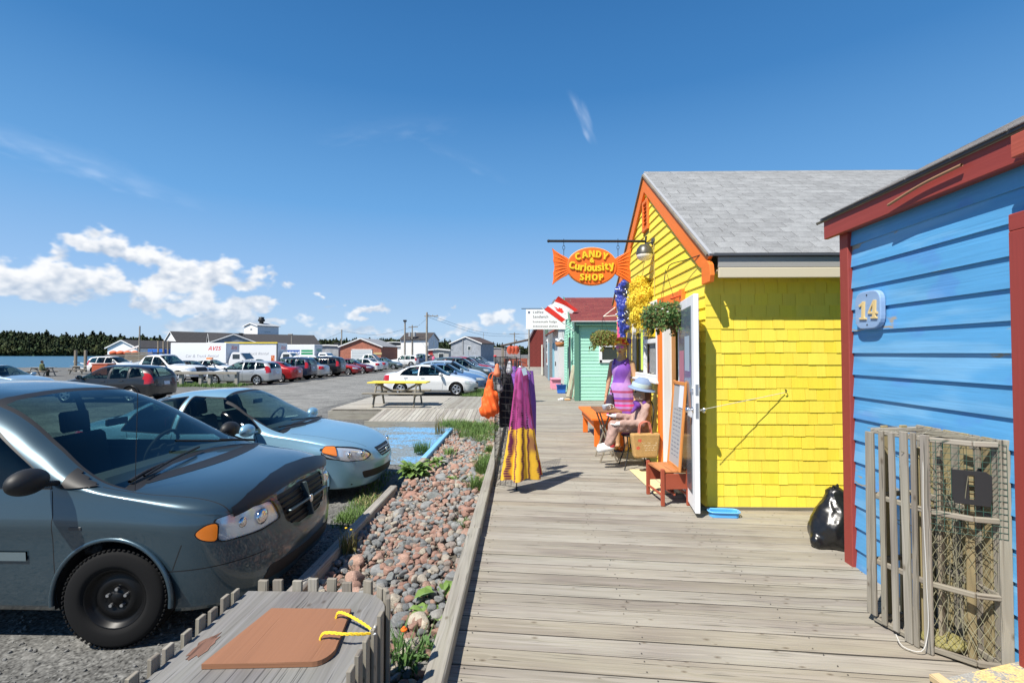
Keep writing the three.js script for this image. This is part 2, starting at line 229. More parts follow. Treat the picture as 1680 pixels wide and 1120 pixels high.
// loose gravel stones over the near ground
{
  const g = new THREE.IcosahedronGeometry(1, 0); const n = 15000, im = new THREE.InstancedMesh(g, rough(.26, .26, .255, 2), n), m = new THREE.Matrix4(), q = new THREE.Quaternion(), c = new THREE.Color();
  for (let i = 0; i < n; i++) { const z = -1.2 - Math.pow(R(), 1.6) * 12, x = lerp(-1.78, -9, Math.pow(R(), 1.2)), s = .004 + .012 * Math.pow(R(), 3); q.setFromEuler(new THREE.Euler(R() * 6, R() * 6, R() * 6)); m.compose(V(x, s * .3, z), q, V(s, s * .7, s)); im.setMatrixAt(i, m); const t = .55 + R() * .8; c.setRGB(t, t * .99, t * .97); im.setColorAt(i, c); }
  im.name = numbered('gravel'); stuff(im); im.userData.label = 'loose grey gravel scattered over the parking ground'; im.userData.category = 'gravel'; im.castShadow = im.receiveShadow = true; scene.add(im);
}
// wooded far shore: ridge terrain plus a mass of trees
function treeGeo(seed, conifer) {
  const q = rng(seed), pos = [], nor = [];
  const n = conifer ? 46 : 60;
  for (let i = 0; i < n; i++) {
    let c, s; if (conifer) { const t = Math.pow(q(), .8), r = (1 - t) * .24 + .015, a = q() * 6.283; c = V(Math.cos(a) * r * q() ** .3, .06 + t * .94, Math.sin(a) * r * q() ** .3); s = .05 + (1 - t) * .09; }
    else { const a = q() * 6.283, t = Math.acos(2 * q() - 1), r = .34 * (.75 + .35 * q()); c = V(Math.cos(a) * Math.sin(t) * r, .58 + Math.cos(t) * r * 1.05, Math.sin(a) * Math.sin(t) * r); s = .10 + q() * .06; }
    for (let k = 0; k < 3; k++) { const A = V(q() - .5, q() - .5, q() - .5).normalize().multiplyScalar(s), B = V(q() - .5, (q() - .5) * .6, q() - .5).normalize().multiplyScalar(s); const nn = c.clone().setY(c.y - .45).normalize(); for (const p of [c.clone().add(A), c.clone().add(B), c.clone().sub(A).sub(B).multiplyScalar(1)]) { pos.push(p.x, p.y, p.z); nor.push(nn.x, nn.y, nn.z); } }
  }
  const core = conifer ? new THREE.ConeGeometry(.17, .9, 7) : new THREE.IcosahedronGeometry(.3, 1); core.translate(0, conifer ? .5 : .58, 0); const cg = core.toNonIndexed();
  const g = new THREE.BufferGeometry(); g.setAttribute('position', new THREE.Float32BufferAttribute([...pos, ...cg.attributes.position.array], 3)); g.setAttribute('normal', new THREE.Float32BufferAttribute([...nor, ...cg.attributes.normal.array], 3)); return g;
}
function wood_mass(name, label, list, geo, colour) {
  const im = new THREE.InstancedMesh(geo, std({ color: lin(1, 1, 1), roughness: .95 }), list.length), m = new THREE.Matrix4(), c = new THREE.Color();
  list.forEach(([x, y, z, h, w], i) => { m.compose(V(x, y, z), new THREE.Quaternion().setFromEuler(new THREE.Euler(0, R() * 6.28, 0)), V(w, h, w)); im.setMatrixAt(i, m); const t = rr(.6, 1.35); c.setRGB(colour[0] * t * rr(.85, 1.25), colour[1] * t, colour[2] * t); im.setColorAt(i, c); });
  im.name = numbered(name); stuff(im); im.userData.label = label; im.userData.category = 'forest'; im.castShadow = im.receiveShadow = true; scene.add(im);
}
function ridge(name, prof, d0, depth, col, treeH, count, seedLabel) { // prof: [photo x, photo y of the tree tops]; the near foot stands d0 away
  const pos = [], idx = [], N = prof.length, K = 6; const q = (i) => { const [px, py] = prof[i]; const o = onZ(px, 580, d0); const top = onZ(px, py, d0 + depth * .5); return { x0: o.x, x1: o.x * (d0 + depth) / d0, h: Math.max(1, top.y - treeH * .75) }; };
  for (let i = 0; i < N; i++) { const a = q(i); for (let k = 0; k <= K; k++) { const t = k / K; pos.push(lerp(a.x0, a.x1, t), -1.7 + (a.h + 1.7) * Math.sin(Math.min(1, t * 1.6) * Math.PI / 2), -(d0 + depth * t)); } }
  for (let i = 0; i < N - 1; i++) for (let k = 0; k < K; k++) { const a = i * (K + 1) + k, b = a + K + 1; idx.push(a, b, a + 1, b, b + 1, a + 1); }
  const g = new THREE.BufferGeometry(); g.setAttribute('position', new THREE.Float32BufferAttribute(pos, 3)); g.setIndex(idx); g.computeVertexNormals(); setting(name, g, rough(...col, 1));
  const sets = [[], []]; for (let n = 0; n < count; n++) { const f = R() * (N - 1.001), i = Math.floor(f), u = f - i, a = q(i), b = q(i + 1), t = Math.pow(R(), 1.3) * .66; const x = lerp(lerp(a.x0, a.x1, t), lerp(b.x0, b.x1, t), u), h = lerp(a.h, b.h, u), y = -1.7 + (h + 1.7) * Math.sin(Math.min(1, t * 1.6) * Math.PI / 2); const con = R() < .62, clump = fbm(x * .012, t * 9, 6, 3), H = treeH * lerp(.45, 1.45, clump) * (.7 + .6 * R() * R()) * (con ? 1.12 : .95); sets[con ? 0 : 1].push([x, y - H * .06, -(d0 + depth * t), H, H * (con ? rr(.75, 1.1) : rr(.9, 1.25))]); }
  wood_mass('conifer_wood', `${seedLabel}, the pointed dark conifers`, sets[0], treeGeo(11, true), [.030, .052, .022]);
  wood_mass('broadleaf_wood', `${seedLabel}, the rounder paler broadleaf trees`, sets[1], treeGeo(12, false), [.046, .068, .022]);
}
ridge('wooded_shore_hill', [[-420, 530], [-250, 537], [-120, 543], [0, 549], [50, 552], [95, 556], [130, 558], [165, 557], [200, 561], [228, 564], [240, 568], [252, 574], [262, 580]], 560, 150, [.03, .045, .02], 15, 5200, 'dense wood on the hill across the harbour water');
ridge('distant_hill', [[250, 562], [330, 560], [430, 558], [480, 558], [560, 558], [620, 557], [660, 560], [720, 563], [800, 570], [860, 574], [950, 574], [1040, 566]], 620, 200, [.045, .06, .04], 13, 3400, 'wood on the low hill behind the sheds and warehouses');

// ---------------------------------------------------------------- boardwalk
const WALK_L = -0.40;                                       // left edge of the planking (under the kerb rail)
{
  const deck = setting('boardwalk'); const skew = -5.2 * Math.PI / 180, pitch = .1452;
  const variants = []; for (let v = 0; v < 10; v++) variants.push(box(4.6, .04, .1356, .003, 0));
  let prev = -1; const nails = [];
  for (let i = 0; i < 296; i++) {
    const z = 1.6 - i * pitch; let v; do v = Math.floor(R() * 6); while (v === prev); prev = v;
    const cx = WALK_L + 2.3 * Math.cos(skew), cz = z - 2.3 * Math.sin(skew);
    M(i ? `plank_${String(i).padStart(3, '0')}` : 'plank', variants[Math.floor(R() * 10)], mat.planks[v], deck, [cx, DECK - .02 + rr(-.0025, .0025), cz], [rr(-.006, .006), skew + rr(-.0012, .0012), 0]);
    if (i < 75) for (const t of [.14, 1.02, 1.9, 2.75]) for (const s of [-.042, .042]) nails.push([WALK_L + t * Math.cos(skew) + s * Math.sin(skew) + rr(-.035, .035), z - t * Math.sin(skew) + s + rr(-.006, .006)]);
  }
  const ng = new THREE.CylinderGeometry(.0034, .0034, .002, 8), im = new THREE.InstancedMesh(ng, plain(.085, .075, .065, { roughness: .7 }), nails.length), m = new THREE.Matrix4(); nails.forEach(([x, z], i) => { m.makeTranslation(x, DECK + .0035, z); im.setMatrixAt(i, m); }); im.name = 'nail_heads'; stuff(im); deck.add(im);
  const far = box(4.4, .04, 64, .01, 0); M('far_planking', far, mat.planks[3], deck, [WALK_L + 2.2, DECK - .022, 1.6 - 296 * pitch - 32.1]).userData.kind = 'stuff';
  { const n = 190, gapStrips = new THREE.InstancedMesh(new THREE.BoxGeometry(4.5, .03, .0088), std({ color: lin(.035, .031, .024), roughness: 1 }), n), mm = new THREE.Matrix4(), qq = new THREE.Quaternion().setFromEuler(new THREE.Euler(0, skew, 0)); for (let i = 0; i < n; i++) { const z = 1.6 - (i + .5) * pitch; mm.compose(V(WALK_L + 2.3 * Math.cos(skew), DECK - .0172 - rr(0, .0015), z - 2.3 * Math.sin(skew)), qq, V(1, 1, 1)); gapStrips.setMatrixAt(i, mm); } gapStrips.name = 'dark_gap_strips'; stuff(gapStrips); deck.add(gapStrips); }  // thin dark strips added in the plank gaps so the joint lines read dark
  // joists below
  for (let k = 0; k < 4; k++) M('joist', box(.06, .2, 60, 0, 2), mat.oldBrown, deck, [-.25 + k * .88, DECK - .16, -28]);
  M('edge_board', box(.035, .3, 60, .003, 2), mat.kerb, deck, [WALK_L - .02, DECK - .15, -28]);
}
// kerb rail along the walk's edge, in lengths of about 3.6 m
for (let i = 0, z = 2.2; i < 9; i++) {
  const len = [3.55, 2.62, 3.6, 3.5, 3.6, 3.6, 3.6, 3.6, 3.6][i]; const broken = z < -12 && z > -20;
  const k = M('kerb_rail', box(.092, .09, len - .012, .008, 2), mat.kerb, null, [-.379 + rr(-.004, .004), DECK + .046 + .002, z - len / 2], [0, rr(-.002, .002), 0]); z -= len;
  top(k, ['weathered grey kerb timber on the boardwalk edge beside the slat-sided bin', 'weathered grey kerb timber on the boardwalk edge beside the widest patch of stones', 'weathered grey kerb timber under the black wire clothes rack', 'weathered grey kerb timber on the boardwalk edge just past the clothes rack'][i] ?? ['weathered kerb timber on the boardwalk edge beside the plank platform', 'weathered kerb timber on the boardwalk edge just past the plank platform', 'weathered kerb timber on the boardwalk edge level with the white saloon', 'weathered kerb timber on the boardwalk edge level with the blue cars', 'weathered kerb timber on the boardwalk edge level with the white wagon'][i - 4], 'kerb timber', 'kerb timbers along the boardwalk');
}

// ---------------------------------------------------------------- stone bed with timber edging
const BED = { x0: -1.66, x1: -.44 };
const bedY = (x, z) => lerp(.12, .36, sstep(BED.x0, BED.x1, x)) + .035 * (fbm(x * 2, z * 2, 4, 3) - .5);
{
  const pos = [], idx = [], nx = 14, nz = 90; for (let j = 0; j <= nz; j++) for (let i = 0; i <= nx; i++) { const x = lerp(BED.x0 - .03, BED.x1 + .02, i / nx), z = lerp(0, -13.05, j / nz); pos.push(x, bedY(x, z) - .035, z); }
  for (let j = 0; j < nz; j++) for (let i = 0; i < nx; i++) { const a = j * (nx + 1) + i, b = a + nx + 1; idx.push(a, a + 1, b, b, a + 1, b + 1); }
  const g = new THREE.BufferGeometry(); g.setAttribute('position', new THREE.Float32BufferAttribute(pos, 3)); g.setAttribute('uv', new THREE.Float32BufferAttribute(pos.filter((_, i) => i % 3 !== 1), 2)); g.setIndex(idx); g.computeVertexNormals();
  const bed = setting('stone_bed', g, rough(.16, .14, .11, 3));
  const chops = Array.from({ length: 9 }, () => Array.from({ length: 5 }, () => { const d = V(rr(-1, 1), rr(-.3, 1), rr(-1, 1)).normalize(); return [d.x, d.y, d.z, rr(.55, .85)]; })); const geos = []; for (let v = 0; v < 9; v++) { const ig = new THREE.IcosahedronGeometry(1, 3), p = ig.attributes.position; const fl = rr(.52, .82), el = rr(.68, 1); const boxy = rr(0, .4); for (let i = 0; i < p.count; i++) { const q = V(p.getX(i), p.getY(i), p.getZ(i)); const mx = Math.max(Math.abs(q.x), Math.abs(q.y), Math.abs(q.z)); const n = 1 + (fbm(q.x * 1.1 + v * 9, q.y * 1.1, q.z * 1.1 + v, 3) - .5) * .95; q.multiplyScalar(n * lerp(1, .8 / mx, boxy)); for (const [cx, cy, cz, cd] of chops[v]) { const e = q.x * cx + q.y * cy + q.z * cz - cd; if (e > 0) { q.x -= cx * e * .9; q.y -= cy * e * .9; q.z -= cz * e * .9; } } p.setXYZ(i, q.x, q.y * fl, q.z * el); } const mg = ig; // weld for smooth shading
    const key = {}, nn = []; mg.computeVertexNormals(); for (let i = 0; i < p.count; i++) { const k = [p.getX(i), p.getY(i), p.getZ(i)].map((t) => t.toFixed(3)).join(); (key[k] ??= V(0, 0, 0)).add(V(mg.attributes.normal.getX(i), mg.attributes.normal.getY(i), mg.attributes.normal.getZ(i))); nn.push(k); } nn.forEach((k, i) => { const t = key[k].clone().normalize(); mg.attributes.normal.setXYZ(i, t.x, t.y, t.z); }); geos.push(mg); }
  const cols = [[.52, .31, .235], [.56, .36, .28], [.47, .27, .21], [.30, .31, .31], [.36, .37, .37], [.25, .265, .27], [.42, .41, .39], [.55, .49, .41], [.40, .34, .30], [.33, .35, .34], [.62, .55, .44], [.45, .46, .45]];
  const sp = speck.clone(); sp.repeat.set(2.5, 2.5); sp.needsUpdate = true; const mats = cols.map((c) => std({ color: lin(c[0] * 1.18, c[1] * 1.18, c[2] * 1.18), map: sp, roughness: .88, bumpMap: speckBump, bumpScale: .004 }));
  // scatter with rejection so that stones sit side by side, in two layers
  const cells = {}, all = []; const cell = (x, z) => `${Math.floor(x / .09)},${Math.floor(z / .09)}`;
  for (let layer = 0; layer < 2; layer++) for (let t = 0; t < 26000; t++) {
    const z = -.6 - 12.3 * Math.pow(R(), 1.1), x = rr(BED.x0 + .01, BED.x1 - .03), s = layer ? rr(.026, .045) : Math.min(.105, .024 + .022 * R() + .075 * Math.pow(R(), 5)); let ok = true;
    const cx = Math.floor(x / .09), cz = Math.floor(z / .09); for (let a = -2; a <= 2 && ok; a++) for (let b = -2; b <= 2 && ok; b++) for (const o of cells[`${cx + a},${cz + b}`] ?? []) if (o.layer === layer && Math.hypot(o.x - x, o.z - z) < (o.s + s) * .80) { ok = false; break; }
    if (!ok) continue; const o = { x, z, s, layer, y: bedY(x, z) + (layer ? s * .8 : s * .1) + rr(-.006, .012) }; (cells[cell(x, z)] ??= []).push(o); if (layer && fbm(x * 3, z * 3, 9, 2) < .5) { continue; } all.push(o);
  }
  const vis = (o) => { const f = o.z > -2.0 ? 0 : o.s / (-o.z); return f; }; all.sort((a, b) => vis(b) - vis(a));
  const tone = () => pick([0, 0, 0, 1, 1, 1, 2, 2, 8, 10, 3, 3, 4, 4, 5, 6, 7, 7, 9, 11]);
  all.slice(0, 298).forEach((o, i) => { const st = M(i ? `stone_${String(i).padStart(3, '0')}` : 'stone', pick(geos), mats[tone(o)], bed, [o.x, o.y, o.z], [rr(-.35, .35), R() * 6.28, rr(-.35, .35)]); st.scale.setScalar(o.s); });
  { const n = 5200, im = new THREE.InstancedMesh(new THREE.IcosahedronGeometry(1, 1), std({ roughness: .95 }), n), m = new THREE.Matrix4(), c = new THREE.Color(), q = new THREE.Quaternion(); for (let i = 0; i < n; i++) { const z = -1 - 11.8 * Math.pow(R(), 1.3), x = rr(BED.x0, BED.x1), k = .005 + .012 * R() * R(); q.setFromEuler(new THREE.Euler(R() * 6, R() * 6, R() * 6)); m.compose(V(x, bedY(x, z) + rr(-.012, .03), z), q, V(k, k * .7, k * rr(.7, 1.2))); im.setMatrixAt(i, m); const t = rr(.5, 1.2), w = pick([[.30, .27, .23], [.36, .24, .18], [.24, .24, .23], [.20, .17, .12]]); c.setRGB(w[0] * t, w[1] * t, w[2] * t); im.setColorAt(i, c); } im.name = 'grit'; stuff(im); bed.add(im); }
  const rest = all.slice(298); const by = {}; for (const o of rest) (by[Math.floor(R() * geos.length)] ??= []).push(o);
  let first = true; for (const k in by) { const im = new THREE.InstancedMesh(geos[k], std({ map: sp, roughness: .88, bumpMap: speckBump, bumpScale: .004 }), by[k].length), m = new THREE.Matrix4(), c = new THREE.Color(); by[k].forEach((o, i) => { m.compose(V(o.x, o.y, o.z), new THREE.Quaternion().setFromEuler(new THREE.Euler(rr(-.35, .35), R() * 6.28, rr(-.35, .35))), V(o.s, o.s, o.s)); im.setMatrixAt(i, m); const q = cols[tone(o)], t = 1.18; c.setRGB(q[0] * t, q[1] * t, q[2] * t); im.setColorAt(i, c); }); im.name = 'smaller_stones'; stuff(im); im.castShadow = im.receiveShadow = true; bed.add(im); }
}
{
  const tb = (z0, z1, m, label, w = .1, h = .14, y = .16, x = -1.71, tilt = 0) => top(M('edging_timber', box(w, h, z0 - z1, .01, 2), m, null, [x, y, -(Math.abs(z0) + Math.abs(z1)) / 2], [tilt, 0, 0]), label, 'edging timber', 'timbers edging the stone bed');
  tb(-3.62, -6.55, mat.timber, 'long weathered grey timber edging the stone bed in front of the minivan');
  tb(.4, -3.58, mat.oldBrown, 'brown timber edging the stone bed behind the slat-sided bin', .1, .14, .15, -1.70);
  tb(-7.62, -8.35, mat.timber, 'short grey end of timber beyond the leafy weeds, before the blue one', .1, .13, .15, -1.66);
  tb(-8.36, -11.6, paint(.21, .50, .78), 'sky blue painted timber edging the stone bed beside the blue painted bay', .1, .13, .16, -1.665);
}

// ---------------------------------------------------------------- plank platform with ramp
{
  const o = thing('plank_platform', 'low weathered plank platform with a ramp carrying the yellow topped picnic table', 'platform', [0, 0, 0]);
  const y = .32; const m2 = [wood(.41, .385, .345), wood(.45, .43, .39), wood(.37, .345, .305)];
  for (let i = 0; i < 30; i++) { const z = -14.66 - i * .146; M('board', box(3.1, .04, .138, .004, 0), pick(m2), o, [-3.65 + rr(-.02, .02) - .55, y - .02, z - .07]); }
  for (let i = 0; i < 24; i++) { M('board', box(.138, .04, 4.25, .004, 2), pick(m2), o, [-2.56 + i * .1 * .9, y - .021, -16.8]); }
  for (let i = 0; i < 30; i++) { const x = -4.1 + i * .125; const L = 1.45; M('ramp_board', box(.118, .035, L, .004, 2), pick(m2), o, [x, (y + .15) / 2 - .01, -13.95], [Math.atan((y - .16) / L), 0, 0]); }
  M('front_beam', box(3.9, .16, .07, .006, 0), mat.kerb, o, [-2.3, .075, -13.2]); M('side_beam', box(.07, .26, 4.4, .006, 2), mat.kerb, o, [-5.78, .13, -16.8]); M('back_beam', box(3.2, .26, .07, .006, 0), mat.kerb, o, [-4.2, .13, -14.6]); M('rear_beam', box(5.2, .26, .07, .006, 0), mat.kerb, o, [-3.2, .13, -19.05]);
}
// ---------------------------------------------------------------- vehicles: lofted shells cut by their window, lamp and door outlines
function spline(pts) { // monotone cubic through [x, y] points in rising x
  pts = pts.slice().sort((a, b) => a[0] - b[0]); const n = pts.length, d = [], m = []; for (let i = 0; i < n - 1; i++) d.push((pts[i + 1][1] - pts[i][1]) / (pts[i + 1][0] - pts[i][0]));
  for (let i = 0; i < n; i++) { if (i === 0) m.push(d[0]); else if (i === n - 1) m.push(d[n - 2]); else m.push(d[i - 1] * d[i] <= 0 ? 0 : 2 * d[i - 1] * d[i] / (d[i - 1] + d[i])); }
  return (x) => { if (x <= pts[0][0]) return pts[0][1]; if (x >= pts[n - 1][0]) return pts[n - 1][1]; let i = 0; while (pts[i + 1][0] < x) i++; const h = pts[i + 1][0] - pts[i][0], t = (x - pts[i][0]) / h, t2 = t * t, t3 = t2 * t; return (2 * t3 - 3 * t2 + 1) * pts[i][1] + (t3 - 2 * t2 + t) * h * m[i] + (-2 * t3 + 3 * t2) * pts[i + 1][1] + (t3 - t2) * h * m[i + 1]; };
}
function shell(S, nx, nl, nu, ne) {
  const T = spline(S.T), B = spline(S.B), L = spline(S.Lo), Wd = spline(S.Wd), xF = S.T[S.T.length - 1][0], xR = S.T[0][0], nose = spline(S.nose), tail = spline(S.tail);
  const st = [];
  for (let i = 0; i < ne; i++) { const a = (1 - i / ne) * Math.PI / 2, c = Math.pow(Math.cos(a), 2 / S.pr), s = Math.pow(Math.sin(a), 2 / S.pr); st.push([xR + S.rrear - S.rrear * s, c, -1]); }
  for (let i = 0; i <= nx; i++) st.push([lerp(xR + S.rrear, xF - S.rfront, i / nx), 1, 0]);
  for (let i = 1; i <= ne; i++) { const a = i / ne * Math.PI / 2, c = Math.pow(Math.max(0, Math.cos(a)), 2 / S.pf), s = Math.pow(Math.sin(a), 2 / S.pf); st.push([xF - S.rfront + S.rfront * s, i === ne ? 0 : c, 1]); }
  const half = nl + nu + 1, ring = 2 * half - 1, P = [];
  for (const [x, f, e] of st) {
    const w = Wd(x) * f, t = T(x), b = Math.min(B(x), t - .015), l = L(x), H = t - b, n = lerp(S.nh ?? 2.3, S.nc ?? 4.2, sstep(.18, .5, H)), pts = [];
    pts.push([w * .6, l + .01]);
    for (let j = 0; j < nl; j++) { const q = j / (nl - 1); const y = l + (b - l) * q; let z = w * (1 - (S.tuck ?? .07) * Math.pow(1 - q, 2.4) - (S.crown ?? .025) * Math.pow(Math.max(0, (q - .72) / .28), 2)); if (S.crease) { const cy = S.crease[0], dy = (y - cy) / S.crease[1]; z += S.crease[2] * f * Math.exp(-dy * dy); } pts.push([z, y]); }
    const w0 = pts[pts.length - 1][0]; for (let j = 1; j <= nu; j++) { const a = j / nu * Math.PI / 2, c = Math.pow(Math.max(0, Math.cos(a)), 2 / n), s = Math.pow(Math.sin(a), 2 / n); pts.push([j === nu ? 0 : w0 * c * (1 - (S.tumble ?? .3) * H * s / Math.max(.4, w0 + .001) * sstep(.1, .4, H)), b + H * s]); }
    const row = []; for (let j = 0; j < half; j++) row.push(pts[j]); for (let j = half - 2; j >= 0; j--) row.push([-pts[j][0], pts[j][1]]);
    const wgt = 1 - f; P.push(row.map(([z, y]) => [x + (e > 0 ? nose(y) * wgt : e < 0 ? tail(y) * wgt : 0), y, z]));
  }
  const N = P.length, nor = P.map((r) => r.map(() => V(0, 0, 0))), tris = [], v = (a) => V(...a);
  const add = (a, b, c) => { const A = v(P[a[0]][a[1]]), Bv = v(P[b[0]][b[1]]), C = v(P[c[0]][c[1]]); const n = Bv.clone().sub(A).cross(C.clone().sub(A)); if (n.lengthSq() < 1e-14) return; for (const k of [a, b, c]) nor[k[0]][k[1]].add(n); tris.push([a, b, c]); };
  for (let i = 0; i < N - 1; i++) for (let j = 0; j < ring - 1; j++) { add([i, j], [i, j + 1], [i + 1, j + 1]); add([i, j], [i + 1, j + 1], [i + 1, j]); }
  // share normals where the ends close to a line
  for (const i of [0, N - 1]) for (let j = 0; j < half; j++) { const s = nor[i][j].clone().add(nor[i][ring - 1 - j]); nor[i][j].copy(s); nor[i][ring - 1 - j].copy(s); }
  const out = tris.map((t) => t.map(([i, j]) => { const n = nor[i][j].clone().normalize(); return [...P[i][j], n.x, n.y, n.z]; }));
  // outward
  let flip = 0; for (const t of out) flip += t[0][2] * t[0][5]; if (flip < 0) for (const t of out) { t.reverse(); for (const q of t) { q[3] *= -1; q[4] *= -1; q[5] *= -1; } }
  for (const t of out) for (let k = 0; k < 3; k++) t[k] = t[k].slice();
  return out;
}
const mixv = (a, b, t) => a.map((x, i) => x + (b[i] - x) * t);
function splitTri(t, f, ins, outs) { // f(v) >= 0 is inside
  const d = t.map(f), k = d.filter((x) => x >= 0).length; if (k === 3) { ins.push(t); return; } if (k === 0) { outs.push(t); return; }
  const P = [], Q = []; for (let i = 0; i < 3; i++) { const a = t[i], b = t[(i + 1) % 3], da = d[i], db = d[(i + 1) % 3]; (da >= 0 ? P : Q).push(a); if ((da >= 0) !== (db >= 0)) { const m = mixv(a, b, da / (da - db)); P.push(m); Q.push(m); } }
  for (const [poly, dst] of [[P, ins], [Q, outs]]) for (let i = 1; i < poly.length - 1; i++) dst.push([poly[0], poly[i], poly[i + 1]]);
}
const PROJ = { side: (v) => [v[0], v[1]], front: (v) => [v[2], v[1]], top: (v) => [v[0], v[2]] };
function cut(tris, view, polys, cond) { // returns [inside, outside]
  const pr = PROJ[view]; let rest = tris; const inside = [];
  for (let poly of polys) {
    let area = 0; poly.forEach((p, i) => { const q = poly[(i + 1) % poly.length]; area += p[0] * q[1] - q[0] * p[1]; }); if (area < 0) poly = poly.slice().reverse();
    const xs = poly.map((p) => p[0]), ys = poly.map((p) => p[1]), bx = [Math.min(...xs), Math.max(...xs), Math.min(...ys), Math.max(...ys)], next = [];
    for (const t of rest) {
      const c = [0, 1, 2, 3, 4, 5].map((k) => (t[0][k] + t[1][k] + t[2][k]) / 3); const q = t.map(pr);
      if (!cond(c) || Math.max(q[0][0], q[1][0], q[2][0]) < bx[0] || Math.min(q[0][0], q[1][0], q[2][0]) > bx[1] || Math.max(q[0][1], q[1][1], q[2][1]) < bx[2] || Math.min(q[0][1], q[1][1], q[2][1]) > bx[3]) { next.push(t); continue; }
      let cur = [t]; for (let i = 0; i < poly.length && cur.length; i++) { const a = poly[i], b = poly[(i + 1) % poly.length], ex = b[0] - a[0], ey = b[1] - a[1], f = (v) => { const p = pr(v); return ex * (p[1] - a[1]) - ey * (p[0] - a[0]); }; const ins = []; for (const s of cur) splitTri(s, f, ins, next); cur = ins; }
      inside.push(...cur);
    }
    rest = next;
  }
  return [inside, rest];
}
function soup(tris, push = 0) { const p = [], n = []; for (const t of tris) for (const v of t) { p.push(v[0] + v[3] * push, v[1] + v[4] * push, v[2] + v[5] * push); n.push(v[3], v[4], v[5]); } const g = new THREE.BufferGeometry(); g.setAttribute('position', new THREE.Float32BufferAttribute(p, 3)); g.setAttribute('normal', new THREE.Float32BufferAttribute(n, 3)); return g; }
function roundPoly(pts, r, n = 4) { const out = []; const N = pts.length; for (let i = 0; i < N; i++) { const p = pts[i], a = pts[(i + N - 1) % N], b = pts[(i + 1) % N]; const la = Math.hypot(a[0] - p[0], a[1] - p[1]), lb = Math.hypot(b[0] - p[0], b[1] - p[1]); const ra = Math.min(r, la * .45), rb = Math.min(r, lb * .45); const A = [p[0] + (a[0] - p[0]) / la * ra, p[1] + (a[1] - p[1]) / la * ra], Bq = [p[0] + (b[0] - p[0]) / lb * rb, p[1] + (b[1] - p[1]) / lb * rb]; for (let k = 0; k <= n; k++) { const t = k / n; out.push([lerp(lerp(A[0], p[0], t), lerp(p[0], Bq[0], t), t), lerp(lerp(A[1], p[1], t), lerp(p[1], Bq[1], t), t)]); } } return out; }
const circle = (x, y, r, n = 26) => Array.from({ length: n }, (_, i) => [x + r * Math.cos(i / n * 6.2832), y + r * Math.sin(i / n * 6.2832)]);
const grow = (poly, d) => { const c = poly.reduce((s, p) => [s[0] + p[0] / poly.length, s[1] + p[1] / poly.length], [0, 0]); return poly.map((p) => { const l = Math.hypot(p[0] - c[0], p[1] - c[1]); return [p[0] + (p[0] - c[0]) / l * d, p[1] + (p[1] - c[1]) / l * d]; }); };
const line = (pts, w = .005) => pts.slice(0, -1).map((a, i) => { const b = pts[i + 1], l = Math.hypot(b[0] - a[0], b[1] - a[1]), nx = -(b[1] - a[1]) / l * w / 2, ny = (b[0] - a[0]) / l * w / 2; return [[a[0] + nx, a[1] + ny], [b[0] + nx, b[1] + ny], [b[0] - nx, b[1] - ny], [a[0] - nx, a[1] - ny]]; });

